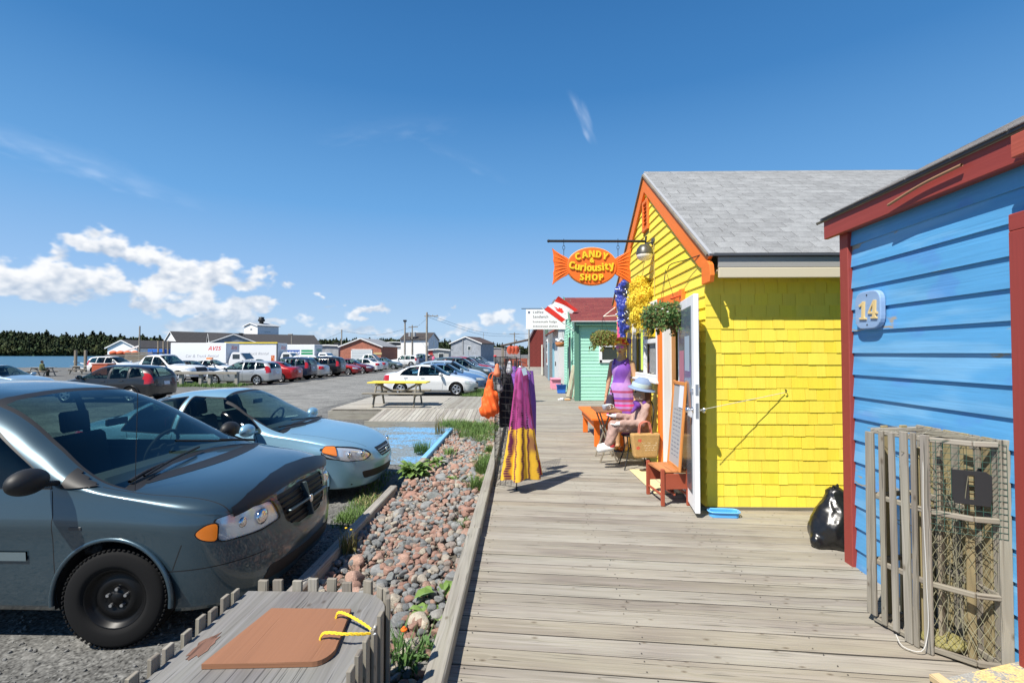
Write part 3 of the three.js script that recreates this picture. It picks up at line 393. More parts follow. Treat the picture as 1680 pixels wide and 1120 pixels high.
const wheelCache = {};
function wheelParts(r, wd, style) { // axis along z, outer face at +z
  const key = [r, wd, style].join(); if (wheelCache[key]) return wheelCache[key]; const ri = r * (style === 'steel' ? .60 : .66), h = wd / 2;
  const fine = style === 'steel' ? 56 : 24;
  let tyre = lathe([[ri, -h * .8], [ri + .02, -h], [r - .035, -h], [r - .012, -h * .8], [r, -h * .45], [r, h * .45], [r - .012, h * .8], [r - .035, h], [ri + .035, h * 1.02], [ri + .012, h * .93], [ri, h * .8]], fine); tyre.rotateX(Math.PI / 2);
  if (style === 'steel') { const lugs = [tyre]; for (let i = 0; i < 64; i++) { const a = i / 64 * 6.2832; for (const s of [-1, 1]) { const b = box(.020, .012, h * .52, .003); b.rotateZ(0); b.translate(0, r - .0045, s * h * .62); b.rotateZ(a + s * .03); lugs.push(b); } } tyre = merge(lugs); }
  let rim; const parts = [];
  if (style === 'steel') { const d = lathe([[ri, h * .82], [ri - .012, h * .82], [ri - .025, h * .55], [ri * .74, h * .42], [ri * .62, h * .62], [ri * .46, h * .66], [ri * .40, h * .5], [ri * .2, h * .5], [ri * .18, h * .72], [0, h * .74]], 40); d.rotateX(Math.PI / 2); parts.push(d); }
  else {
    const N = style === 'cap' ? 9 : style === 'five' ? 5 : 7, holes = []; for (let i = 0; i < N; i++) { const a0 = (i + (style === 'cap' ? .22 : .2)) / N * 6.2832, a1 = (i + (style === 'cap' ? .78 : .8)) / N * 6.2832, q = [], r0 = ri * (style === 'cap' ? .55 : .34), r1 = ri * .86, mid = (a0 + a1) / 2, k = style === 'cap' ? .6 : .45; for (const [rad, a] of [[r0, mid + (a0 - mid) * k], [r0, mid + (a1 - mid) * k], [r1, a1], [r1, mid], [r1, a0]]) q.push([rad * Math.cos(a), rad * Math.sin(a)]); holes.push(roundPoly(q, .02, 2)); }
    const g = slab(circle(0, 0, ri * .985, 32), .012, .004, holes); g.translate(0, 0, h * .62); parts.push(g); const hub = new THREE.CylinderGeometry(ri * .16, ri * .2, .02, 16); hub.rotateX(Math.PI / 2); hub.translate(0, 0, h * .62 + .022); parts.push(hub);
    const ring = new THREE.TorusGeometry(ri * .97, .010, 6, 28); ring.translate(0, 0, h * .8); parts.push(ring);
  }
  rim = merge(parts); const back = new THREE.CylinderGeometry(ri, ri, .01, 24); back.rotateX(Math.PI / 2); back.translate(0, 0, style === 'steel' ? -h * .3 : h * .15);
  const nuts = []; if (style === 'steel') for (let i = 0; i < 5; i++) { const a = i / 5 * 6.2832 + .3, n = new THREE.CylinderGeometry(.011, .013, .024, 6); n.rotateX(Math.PI / 2); n.translate(Math.cos(a) * ri * .30, Math.sin(a) * ri * .30, h * .5 + .012); nuts.push(n); }
  return (wheelCache[key] = { tyre, rim, back, nuts: nuts.length ? merge(nuts) : null });
}
function wheel(car, x, z, r, wd, style, steer = 0) {
  const w = new THREE.Group(); w.name = 'wheel'; car.add(w); w.position.set(x, r, z); w.rotation.set(0, (z < 0 ? Math.PI : 0) + steer, 0); const p = wheelParts(r, wd, style);
  M('tyre', p.tyre, mat.rubber, w); M('rim', p.rim, style === 'steel' ? mat.steelBlack : mat.alloy, w); M('brake_drum', p.back, mat.steelBlack, w); if (p.nuts) M('wheel_nuts', p.nuts, mat.alloy, w); return w;
}
const carPaint = (r, g, b, metal = .35) => phy({ color: lin(r, g, b), metalness: metal, roughness: .36, clearcoat: 1, clearcoatRoughness: .03 });
const MIR = (polys) => polys;
const BOTH = [1, -1];
// build one kind of car as a Group: S holds the profiles and outlines (side view x forward, y up)
function makeCar(S, near = false) {
  const car = new THREE.Group(); let T = near ? shell(S, 110, 22, 26, 26) : shell(S, 34, 9, 11, 9);
  const take = (name, m, view, polys, cond, push = 0, each = false) => { const groups = each ? polys.map((p) => [p]) : [polys]; for (const g of groups) { const [i, o] = cut(T, view, g, cond); T = o; if (i.length) M(name, soup(i, push), m, car); } };
  const xF = S.T[S.T.length - 1][0], xR = S.T[0][0];
  // wheel arches: cut away, then a dark well
  for (const s of BOTH) for (const x of S.axles) { const [, o] = cut(T, 'side', [circle(x, S.wr * 1.0, S.arch, near ? 44 : 22)], (c) => c[2] * s > .25); T = o; }
  for (const s of BOTH) for (const x of S.axles) { const wells = []; { const c = new THREE.CylinderGeometry(S.arch + .004, S.arch + .004, .34, 24, 1, true, 0, 6.2832); c.rotateX(Math.PI / 2); c.translate(x, S.wr, s * (S.half - .20)); wells.push(c); const d = new THREE.CircleGeometry(S.arch + .004, 24); d.translate(x, S.wr, s * (S.half - .37)); wells.push(d); }
  // keep the wells inside the body: trim what would hang below the sill
  { const wg = merge(wells), p = wg.attributes.position, out = []; for (let i = 0; i < p.count; i += 3) { const t = [0, 1, 2].map((k) => [p.getX(i + k), p.getY(i + k), p.getZ(i + k), wg.attributes.normal.getX(i + k), wg.attributes.normal.getY(i + k), wg.attributes.normal.getZ(i + k)]); const ins = []; splitTri(t, (v) => v[1] - S.sill, ins, []); out.push(...ins); } M('wheel_well', soup(out), mat.seam, car); } }
  M('underbody', box(xF - xR - .5, .12, S.half * 1.6, .03), mat.seam, car, [(xF + xR) / 2, S.sill + .06, 0]);
  const side = (s) => (c) => c[2] * s > .2 && c[5] * s > .30;
  // glass
  const wsCond = (c) => c[0] > S.ws.x[0] && c[0] < S.ws.x[1] && c[3] > .12 && c[4] > .1; const g1 = mat.glass;
  const strips = (W, d) => { const q = [], n = W.bot.length; const b = W.bot.map(([z, y], i) => [z + (i === n - 1 ? d : 0), y - d * .8]), t = W.top.map(([z, y], i) => [z + (i === n - 1 ? d : 0), y + d]); for (let i = 0; i < n - 1; i++) for (const s of BOTH) q.push([[b[i][0] * s, b[i][1]], [b[i + 1][0] * s, b[i + 1][1]], [t[i + 1][0] * s, t[i + 1][1]], [t[i][0] * s, t[i][1]]]); return q; };
  { let [ins, o] = cut(T, 'front', strips(S.ws, .022), wsCond); T = o; const [gl, rim] = cut(ins, 'front', strips(S.ws, 0), () => true); M('windshield', soup(gl), g1, car); M('windshield_seal', soup(rim), mat.black, car); }
  if (S.rw) { const cond = (c) => c[0] > S.rw.x[0] && c[0] < S.rw.x[1] && c[3] < -.12; const p = roundPoly(S.rw.poly.concat(S.rw.poly.filter((v) => v[0]).map(([z, y]) => [-z, y]).reverse()), .05, 4); let [ins, o] = cut(T, 'front', [grow(p, .02)], cond); T = o; const [gl, rim] = cut(ins, 'front', [p], () => true); M('rear_window', soup(gl), mat.glass, car); M('rear_window_seal', soup(rim), mat.black, car); }
  for (const s of BOTH) for (const w of S.windows) { const p = roundPoly(w, .035, 3); let [ins, o] = cut(T, 'side', [grow(p, .020)], (c) => c[2] * s > .2 && c[5] * s > .3); T = o; const [gl, rim] = cut(ins, 'side', [p], () => true); if (gl.length) M('side_window', soup(gl), mat.glass, car); if (rim.length) M('window_seal', soup(rim), mat.black, car); }
  if (S.cowl) take('cowl', mat.black, 'top', S.cowl, (c) => c[4] > .3 && c[0] > S.ws.x[0], .002);
  if (S.deflector) { const [i, o] = cut(T, 'front', strips(S.deflector, 0), (c) => c[0] > 1.85); T = o; const fb = spline(S.deflector.bot), ft = spline(S.deflector.top); const up = i.map((t) => t.map((v) => { const k = clamp((v[1] - fb(Math.abs(v[2]))) / (ft(Math.abs(v[2])) - fb(Math.abs(v[2])))), q = lerp(.010, .042, k); return [v[0] + v[3] * q * 1.2, v[1] + v[4] * q, v[2] + v[5] * q, v[3], v[4], v[5]]; })); M('hood_deflector', soup(up), mat.deflector, car); T.push(...i); }
  // lamps
  for (const s of BOTH) {
    for (const [name, poly, m, view] of S.lamps) {
      const cond = view === 'front' ? (c) => c[0] > xF - .9 && c[3] > .1 && c[2] * s > 0 : view === 'rear' ? (c) => c[0] < xR + .7 && c[3] < -.15 && c[2] * s > 0 : (c) => c[2] * s > .2;
      const P2 = view === 'side' ? poly : poly.map(([z, y]) => [z * s, y]);
      const rp = roundPoly(P2, .03, 3); if (near) { const [i2, o2] = cut(T, view === 'side' ? 'side' : 'front', [grow(rp, .008)], cond); const [a, b] = cut(i2, view === 'side' ? 'side' : 'front', [rp], () => true); T = o2; if (a.length) { const h = M(name, soup(a, .002), name === 'headlight' ? mat.lens : m, car); if (name === 'headlight') M('lamp_bowl', soup(a, -.014), mat.lamp, h); } if (b.length) M('lamp_seal', soup(b), mat.seam, car); }
      else take(name, m, view === 'side' ? 'side' : 'front', [rp], cond, .003);
    }
  }
  for (const [name, poly, m, push] of S.front ?? []) take(name, m, 'front', [roundPoly(poly, .03, 3)], (c) => c[0] > xF - .7 && c[3] > .25, push ?? .002);
  for (const [name, poly, m] of S.rear ?? []) take(name, m, 'front', [roundPoly(poly, .02, 2)], (c) => c[0] < xR + .6 && c[3] < -.3, .004);
  for (const s of BOTH) { for (const [name, polys, m] of S.trim ?? []) take(name, m, 'side', polys, side(s), .012); for (const l of S.seams ?? []) take('panel_gap', mat.seam, 'side', line(l, near ? .007 : .012), side(s)); }
  for (const l of S.topSeams ?? []) take('panel_gap', mat.seam, 'top', line(l, .006), (c) => c[4] > .25 && c[0] > .8);
  const body = M('body', soup(T), carPaint(.5, .5, .5), car); body.userData.paint = true;
  for (const s of BOTH) for (const x of S.axles) { if (S.flare) { const pts = []; for (let k = 0; k <= 22; k++) { const a = lerp(-.10, Math.PI + .10, k / 22); const px = x + Math.cos(a) * (S.arch + .004), py = S.wr + Math.sin(a) * (S.arch + .004); pts.push(V(px, py, s * (S.half + S.flare))); } const f = M('arch_lip', tube(pts, .016, 40, 6), body.material, car); f.userData.paint = true; } wheel(car, x, s * (S.half - S.ww / 2 - (S.inset ?? .015)), S.wr, S.ww, S.style, x > 0 ? S.steer ?? 0 : 0); }
  for (const s of BOTH) { const [x, y] = S.mirror; const mg = ellipsoid(0, 0, 0, .085, .085, .135, 18, 14); { const p = mg.attributes.position; for (let i = 0; i < p.count; i++) if (p.getX(i) < -.035) p.setX(i, -.035 + (p.getX(i) + .035) * .15); mg.computeVertexNormals(); } const m = M('door_mirror', merge([at(mg, x, y, s * (S.half + .12)), beam([x + .03, y - .05, s * (S.half - .06)], [x + .01, y - .03, s * (S.half + .06)], .06, .035, .01)]), S.mirrorBlack ? mat.black : body.material, car); if (!S.mirrorBlack) m.userData.paint = true; M('mirror_glass', at(new THREE.CircleGeometry(.062, 16), x - .047, y, s * (S.half + .12), 0, -Math.PI / 2, 0), mat.chrome, m); }
  for (const s of BOTH) for (const [x, y] of S.handles ?? []) { const h = M('door_handle', box(.17, .03, .03, .01), body.material, car, [x, y, s * (S.half + .008)]); h.userData.paint = true; }
  // cabin: floor tub, dash, seats, wheel
  const cb = [at(box(S.cab[1] - S.cab[0], .08, S.half * 1.7, .02), (S.cab[0] + S.cab[1]) / 2, S.belt - .42, 0)]; for (const s of BOTH) cb.push(at(box(S.cab[1] - S.cab[0] - .1, .40, .03, .01), (S.cab[0] + S.cab[1]) / 2, S.belt - .22, s * (S.half - .13)));
  M('cabin_lining', merge(cb), mat.cabin, car); const dash = box(.42, .22, S.half * 1.66, .07); M('dashboard', dash, mat.cabinGrey, car, [S.dash, S.belt - .07, 0], [0, 0, .12]);
  for (const row of S.seatRows) for (const s of BOTH) { const st = merge([at(box(.16, .62, .5, .06), row - .14, S.belt - .12, s * S.half * .45, 0, 0, .2), at(box(.5, .16, .5, .06), row + .14, S.belt - .36, s * S.half * .45), at(box(.09, .2, .27, .04), row - .24, S.belt + .30, s * S.half * .45, 0, 0, .15)]); M('seat', st, mat.cabin, car); }
  { const t = new THREE.TorusGeometry(.185, .016, 8, 30); const sp = [t, rod([-.17, 0, 0], [.17, 0, 0], .016), rod([0, 0, 0], [0, -.17, 0], .016), ellipsoid(0, 0, 0, .05, .05, .02)]; const g = merge(sp); g.rotateY(Math.PI / 2); g.rotateZ(-.42); M('steering_wheel', g, mat.cabin, car, [S.dash - .34, S.belt + .04, -S.half * .45]); M('rear_view_mirror', box(.03, .06, .22, .015), mat.black, car, S.rvm ?? [S.dash - .42, S.belt + .36, 0]); }
  return car;
}
function dress(car, colour, metal) { const m = Array.isArray(colour) ? carPaint(...colour, metal) : colour; car.traverse((c) => { if (c.userData.paint) c.material = m; }); return car; }

// ---- profiles
const K = {};
const E0 = [[0, 0], [2, 0]];
K.minivan = {
  T: [[-2.40, .98], [-2.37, 1.25], [-2.28, 1.52], [-2.0, 1.70], [-1.2, 1.755], [-.3, 1.745], [.15, 1.70], [.42, 1.63], [.9, 1.385], [1.38, 1.11], [1.55, 1.075], [1.9, 1.045], [2.2, .995], [2.36, .945], [2.42, .90]],
  B: [[-2.4, .95], [-2, 1.02], [0, 1.04], [1.1, 1.035], [1.45, 1.0], [1.9, .90], [2.2, .84], [2.42, .80]], Lo: [[-2.4, .36], [-2.1, .27], [1.6, .24], [2.42, .23]], Wd: [[-2.4, .94], [-1.6, .985], [1.0, .985], [1.9, .97], [2.42, .95]],
  rfront: .66, rrear: .35, pf: 2.75, pr: 3.6, nose: [[.2, -.09], [.34, -.01], [.5, .02], [.66, -.02], [.8, -.06], [.95, -.16]], tail: [[.3, .1], [.6, -.02], [1, .02], [1.7, .2]], nh: 3.0, nc: 4.6, tumble: .26, tuck: .06, crown: .03, crease: [.84, .07, .012],
  axles: [1.50, -1.42], wr: .335, ww: .215, arch: .405, half: .985, sill: .26, style: 'steel', flare: -.012, inset: .012, steer: 0.10,
  ws: { x: [.2, 1.62], bot: [[0, 1.12], [.3, 1.115], [.55, 1.098], [.74, 1.075], [.85, 1.055]], top: [[0, 1.665], [.2, 1.66], [.38, 1.65], [.52, 1.635], [.61, 1.61]] }, rw: { x: [-2.6, -1.9], poly: [[.72, 1.1], [.6, 1.55]] },
  windows: [[[1.06, 1.075], [.985, 1.13], [.46, 1.46], [.30, 1.54], [-.34, 1.60], [-.36, 1.075]], [[-.45, 1.075], [-.43, 1.60], [-1.3, 1.60], [-1.34, 1.075]], [[-1.43, 1.075], [-1.40, 1.60], [-2.0, 1.55], [-2.12, 1.075]]],
  cowl: (() => { const q = [], N = 16, a = (z) => 1.53 - .10 * z * z, b = (z) => 1.68 - .22 * z * z; for (let i = 0; i < N; i++) { const z0 = lerp(-.74, .74, i / N), z1 = lerp(-.74, .74, (i + 1) / N); q.push([[a(z0), z0], [b(z0), z0], [b(z1), z1], [a(z1), z1]]); } return q; })(),
  deflector: { bot: [[0, .915], [.3, .908], [.5, .892], [.66, .868], [.79, .838]], top: [[0, .992], [.3, .984], [.5, .965], [.66, .938], [.80, .895]] },
  lamps: [['turn_signal', [[2.03, .765], [2.07, .72], [2.15, .695], [2.15, .82], [2.09, .815]], mat.amber, 'side'], ['headlight', [[.42, .715], [.62, .69], [.86, .685], [.87, .845], [.74, .87], [.48, .865]], mat.lamp, 'front'], ['taillight', [[.72, .75], [.97, .75], [.97, 1.35], [.80, 1.35]], mat.redLamp, 'rear']],
  front: [['grille', [[-.42, .88], [-.36, .66], [-.2, .60], [.2, .60], [.36, .66], [.42, .88]], mat.black, -.01], ['lower_grille', [[-.6, .30], [.6, .30], [.55, .40], [-.55, .40]], mat.black]],
  trim: [['side_moulding', [[[.92, .60], [.92, .66], [-.3, .66], [-.3, .60]]], std({ color: lin(.16, .21, .23), metalness: .3, roughness: .4 })], ['mirror_patch', [[[1.36, 1.075], [1.12, 1.215], [1.12, 1.075]]], mat.black]],
  seams: [[[1.06, 1.06], [1.10, .9], [1.10, .32]], [[-.40, 1.06], [-.40, .32]], [[1.80, .52], [2.35, .53]], [[1.9, .53], [1.96, .70]]], topSeams: [[[2.2, -.80], [1.7, -.875], [1.36, -.89]], [[2.2, .80], [1.7, .875], [1.36, .89]]],
  mirror: [1.04, 1.16], mirrorBlack: true, handles: [[.1, .95], [-.6, .95]], cab: [-2.2, 1.3], belt: 1.04, dash: 1.12, seatRows: [.15, -.75, -1.6],
};
K.compact = { // the pale blue saloon
  T: [[-2.14, .86], [-2.08, .99], [-1.8, 1.08], [-1.52, 1.13], [-1.05, 1.36], [-.6, 1.455], [-.2, 1.475], [.05, 1.445], [.45, 1.235], [.9, .985], [1.05, .955], [1.5, .885], [1.88, .78], [2.06, .69], [2.14, .62]],
  B: [[-2.14, .8], [-1.5, .94], [0, .91], [.9, .87], [1.4, .79], [1.9, .66], [2.14, .56]], Lo: [[-2.14, .3], [-1.8, .22], [1.6, .2], [2.14, .19]], Wd: [[-2.14, .78], [-1.2, .845], [.8, .845], [1.6, .835], [2.14, .80]],
  rfront: .72, rrear: .45, pf: 2.5, pr: 2.8, nose: [[.18, -.10], [.3, .0], [.48, .03], [.6, -.03], [.75, -.12]], tail: [[.2, .1], [.5, 0], [.9, .05], [1.2, .1]], nh: 2.6, nc: 3.4, tumble: .42, tuck: .07, crown: .03, crease: [.66, .09, .012],
  axles: [1.27, -1.23], wr: .295, ww: .185, arch: .345, half: .845, sill: .21, style: 'cap', flare: -.014,
  ws: { x: [0, 1.1], bot: [[0, 1.0], [.25, .997], [.45, .985], [.62, .962], [.71, .945]], top: [[0, 1.435], [.16, 1.43], [.3, 1.422], [.43, 1.41], [.50, 1.395]] }, rw: { x: [-1.7, -.8], poly: [[.55, 1.10], [.44, 1.38]] },
  windows: [[[.70, .94], [.66, .985], [.16, 1.315], [.0, 1.365], [-.44, 1.395], [-.46, .93]], [[-.54, .93], [-.52, 1.39], [-.86, 1.335], [-1.10, 1.20], [-1.20, .97]]],
  cowl: (() => { const q = [], N = 14, a = (z) => .93 - .16 * z * z, b = (z) => 1.02 - .28 * z * z; for (let i = 0; i < N; i++) { const z0 = lerp(-.66, .66, i / N), z1 = lerp(-.66, .66, (i + 1) / N); q.push([[a(z0), z0], [b(z0), z0], [b(z1), z1], [a(z1), z1]]); } return q; })(),
  lamps: [['turn_signal', [[1.52, .70], [1.55, .775], [1.68, .765], [1.72, .64]], mat.amber, 'side'], ['headlight', [[.44, .60], [.56, .55], [.74, .56], [.835, .62], [.84, .72], [.78, .768], [.62, .725], [.48, .665]], mat.lamp, 'front'], ['taillight', [[.5, .72], [.8, .7], [.8, .95], [.52, .93]], mat.redLamp, 'rear']],
  front: [['grille', [[-.30, .665], [-.22, .535], [.22, .535], [.30, .665]], mat.black, -.004], ['lower_grille', [[-.56, .30], [.56, .30], [.60, .40], [-.60, .40]], mat.black, -.004]],
  seams: [[[.62, .94], [.68, .8], [.66, .27]], [[-.50, .93], [-.50, .27]], [[-1.12, .95], [-1.0, .6]], [[1.52, .62], [1.95, .56]]], topSeams: [[[1.05, .70], [1.6, .62], [1.98, .42]], [[1.05, -.70], [1.6, -.62], [1.98, -.42]]],
  mirror: [.60, 1.0], handles: [[-.3, .84], [-1.0, .86]], cab: [-1.25, .8], belt: .93, dash: .62, seatRows: [-.2, -1.0],
};
K.sedan = { // rounder saloon, side face to the camera
  T: [[-2.24, .88], [-2.18, 1.0], [-1.9, 1.07], [-1.62, 1.11], [-1.15, 1.33], [-.7, 1.425], [-.2, 1.45], [.1, 1.42], [.5, 1.21], [.95, .985], [1.1, .96], [1.6, .88], [2.0, .76], [2.18, .66], [2.25, .58]],
  B: [[-2.24, .82], [-1.5, .93], [0, .91], [.95, .87], [1.5, .78], [2.25, .52]], Lo: [[-2.24, .32], [-1.9, .24], [1.7, .2], [2.25, .2]], Wd: [[-2.24, .80], [-1.2, .855], [.9, .855], [1.7, .84], [2.25, .8]],
  rfront: .7, rrear: .4, pf: 2.5, pr: 3, nose: [[.2, -.1], [.35, .02], [.5, .02], [.75, -.12]], tail: [[.2, .1], [.5, 0], [.9, .04], [1.2, .1]], nc: 3.6, tumble: .4, crease: [.66, .08, .012],
  axles: [1.33, -1.30], wr: .31, ww: .19, arch: .365, half: .855, sill: .22, style: 'five', flare: -.01,
  ws: { x: [0, 1.15], bot: [[0, 1.0], [.4, .99], [.72, .945]], top: [[0, 1.405], [.28, 1.4], [.5, 1.38]] }, rw: { x: [-1.8, -.9], poly: [[.55, 1.09], [.44, 1.35]] },
  windows: [[[.72, .95], [.66, 1.0], [.18, 1.29], [.02, 1.335], [-.40, 1.37], [-.42, .94]], [[-.50, .94], [-.48, 1.37], [-.95, 1.30], [-1.18, 1.16], [-1.36, .97]]],
  lamps: [['headlight', [[.46, .56], [.83, .56], [.83, .70], [.6, .68]], mat.lamp, 'front'], ['taillight', [[.55, .72], [.85, .7], [.85, .97], [.57, .95]], mat.redLamp, 'rear']],
  front: [['grille', [[-.3, .64], [-.26, .54], [.26, .54], [.3, .64]], mat.black], ['lower_grille', [[-.5, .27], [.5, .27], [.55, .37], [-.55, .37]], mat.black]], rear: [['licence_plate', [[-.16, .66], [.16, .66], [.16, .8], [-.16, .8]], mat.plate]],
  seams: [[[.68, .94], [.72, .6], [.66, .28]], [[-.46, .93], [-.46, .28]], [[-1.15, .95], [-1.0, .62]]], mirror: [.6, 1.0], handles: [[-.25, .84], [-1.05, .85]], cab: [-1.3, .85], belt: .93, dash: .66, seatRows: [-.15, -.98],
};
K.hatch = { // wagon-like hatchback
  T: [[-2.2, .86], [-2.17, 1.1], [-2.05, 1.30], [-1.75, 1.44], [-1.1, 1.51], [-.3, 1.52], [.1, 1.47], [.55, 1.25], [1.02, 1.01], [1.2, .97], [1.7, .86], [2.05, .74], [2.2, .6]],
  B: [[-2.2, .84], [-1.5, .98], [0, .93], [.95, .89], [1.5, .78], [2.2, .54]], Lo: [[-2.2, .32], [-1.9, .24], [1.7, .2], [2.2, .2]], Wd: [[-2.2, .82], [-1.2, .88], [.9, .88], [1.7, .86], [2.2, .82]],
  rfront: .7, rrear: .34, pf: 2.5, pr: 3.4, nose: [[.2, -.1], [.35, .02], [.5, .02], [.75, -.12]], tail: [[.3, .06], [.6, 0], [1, .06], [1.5, .2]], nc: 3.8, tumble: .36, crease: [.68, .08, .012],
  axles: [1.36, -1.30], wr: .315, ww: .195, arch: .37, half: .88, sill: .22, style: 'five', flare: -.01,
  ws: { x: [0, 1.2], bot: [[0, 1.03], [.4, 1.01], [.74, .96]], top: [[0, 1.465], [.3, 1.46], [.54, 1.435]] }, rw: { x: [-2.4, -1.8], poly: [[.66, 1.04], [.52, 1.38]] },
  windows: [[[.80, .965], [.74, 1.02], [.22, 1.34], [.05, 1.40], [-.34, 1.43], [-.36, .96]], [[-.44, .96], [-.42, 1.43], [-1.1, 1.42], [-1.16, .98]], [[-1.24, .99], [-1.19, 1.41], [-1.6, 1.35], [-1.82, 1.08]]],
  lamps: [['headlight', [[.46, .56], [.85, .56], [.85, .72], [.6, .68]], mat.lamp, 'front'], ['taillight', [[.66, .78], [.9, .74], [.9, 1.22], [.70, 1.2]], mat.redLamp, 'rear']],
  front: [['grille', [[-.3, .62], [-.26, .53], [.26, .53], [.3, .62]], mat.black], ['lower_grille', [[-.5, .27], [.5, .27], [.55, .37], [-.55, .37]], mat.black]], rear: [['licence_plate', [[-.16, .70], [.16, .70], [.16, .84], [-.16, .84]], mat.plate]],
  seams: [[[.76, .95], [.8, .6], [.74, .28]], [[-.40, .95], [-.40, .28]], [[-1.18, .98], [-1.0, .62]]], mirror: [.66, 1.03], handles: [[-.2, .86], [-.95, .88]], cab: [-1.9, .9], belt: .95, dash: .7, seatRows: [-.1, -.95],
};
K.suv = { ...K.hatch,
  T: [[-2.2, .95], [-2.17, 1.25], [-2.08, 1.5], [-1.85, 1.64], [-1.1, 1.70], [-.3, 1.70], [.05, 1.65], [.5, 1.40], [.9, 1.15], [1.1, 1.10], [1.7, 1.02], [2.08, .9], [2.2, .74]], B: [[-2.2, .94], [-1.5, 1.06], [0, 1.03], [.95, 1.0], [1.5, .92], [2.2, .66]], Lo: [[-2.2, .42], [-1.9, .34], [1.7, .3], [2.2, .3]], Wd: [[-2.2, .86], [-1.2, .91], [.9, .91], [1.7, .89], [2.2, .86]],
  wr: .36, arch: .425, half: .91, sill: .32, nc: 4.4, tumble: .3, ws: { x: [-.05, 1.1], bot: [[0, 1.17], [.4, 1.15], [.78, 1.085]], top: [[0, 1.63], [.3, 1.622], [.6, 1.595]] }, rw: { x: [-2.4, -1.85], poly: [[.72, 1.14], [.58, 1.52]] },
  windows: [[[.72, 1.07], [.66, 1.13], [.2, 1.47], [.0, 1.55], [-.34, 1.59], [-.36, 1.07]], [[-.44, 1.07], [-.42, 1.59], [-1.1, 1.59], [-1.14, 1.08]], [[-1.22, 1.09], [-1.18, 1.58], [-1.7, 1.52], [-1.86, 1.14]]],
  lamps: [['headlight', [[.5, .72], [.88, .72], [.88, .88], [.6, .86]], mat.lamp, 'front'], ['taillight', [[.7, .9], [.93, .88], [.93, 1.35], [.74, 1.33]], mat.redLamp, 'rear']], front: [['grille', [[-.4, .82], [-.34, .66], [.34, .66], [.4, .82]], mat.black], ['lower_grille', [[-.5, .37], [.5, .37], [.55, .47], [-.55, .47]], mat.black]], rear: [['licence_plate', [[-.16, .84], [.16, .84], [.16, .98], [-.16, .98]], mat.plate]],
  seams: [[[.7, 1.06], [.74, .7], [.7, .38]], [[-.40, 1.06], [-.40, .38]], [[-1.18, 1.08], [-1.0, .72]]], mirror: [.6, 1.15], handles: [[-.2, .97], [-.95, .98]], belt: 1.06, dash: .62,
};
K.pickup = { ...K.suv,
  T: [[-2.75, 1.0], [-2.7, 1.10], [-2.4, 1.12], [-.95, 1.14], [-.88, 1.30], [-.80, 1.72], [-.6, 1.86], [0, 1.90], [.35, 1.86], [.75, 1.58], [1.15, 1.28], [1.3, 1.24], [2.2, 1.18], [2.6, 1.08], [2.75, .9]], B: [[-2.75, .98], [-.9, 1.12], [.9, 1.14], [2.0, 1.08], [2.75, .86]], Lo: [[-2.75, .52], [-2, .45], [2, .42], [2.75, .42]], Wd: [[-2.75, .96], [0, 1.0], [2, .98], [2.75, .95]],
  rfront: .4, rrear: .2, pf: 3.2, pr: 5, nose: [[.4, 0], [.6, .03], [1.1, -.06]], tail: [[0, 0], [2, 0]], axles: [1.78, -1.75], wr: .40, ww: .26, arch: .475, half: 1.0, sill: .46, style: 'five', nc: 5, tumble: .24,
  ws: { x: [.3, 1.35], bot: [[0, 1.30], [.5, 1.285], [.86, 1.225]], top: [[0, 1.825], [.34, 1.818], [.68, 1.79]] }, rw: { x: [-.95, -.6], poly: [[.66, 1.32], [.6, 1.7]] },
  windows: [[[.98, 1.18], [.94, 1.22], [.48, 1.62], [.34, 1.72], [.02, 1.76], [0, 1.18]], [[-.08, 1.18], [-.06, 1.76], [-.60, 1.74], [-.70, 1.18]]],
  lamps: [['headlight', [[.62, .86], [.97, .86], [.97, 1.06], [.62, 1.04]], mat.lamp, 'front'], ['taillight', [[.8, .7], [.99, .7], [.99, 1.05], [.8, 1.05]], mat.redLamp, 'rear']], front: [['grille', [[-.56, 1.06], [-.56, .78], [.56, .78], [.56, 1.06]], mat.black], ['front_bumper', [[-.95, .56], [.95, .56], [.95, .70], [-.95, .70]], mat.alloy]], rear: [['licence_plate', [[-.16, .6], [.16, .6], [.16, .72], [-.16, .72]], mat.plate]],
  seams: [[[.98, 1.16], [1.02, .8], [1.0, .52]], [[-.04, 1.16], [-.04, .52]], [[-.8, 1.16], [-.8, .52]]], mirror: [.86, 1.32], mirrorBlack: true, handles: [[.14, 1.05], [-.62, 1.05]], cab: [-.75, 1.05], belt: 1.14, dash: .86, seatRows: [.1],
};
K.minivanFar = { ...K.minivan, cowl: null, deflector: null, topSeams: [], style: 'cap', steer: 0, trim: [] };

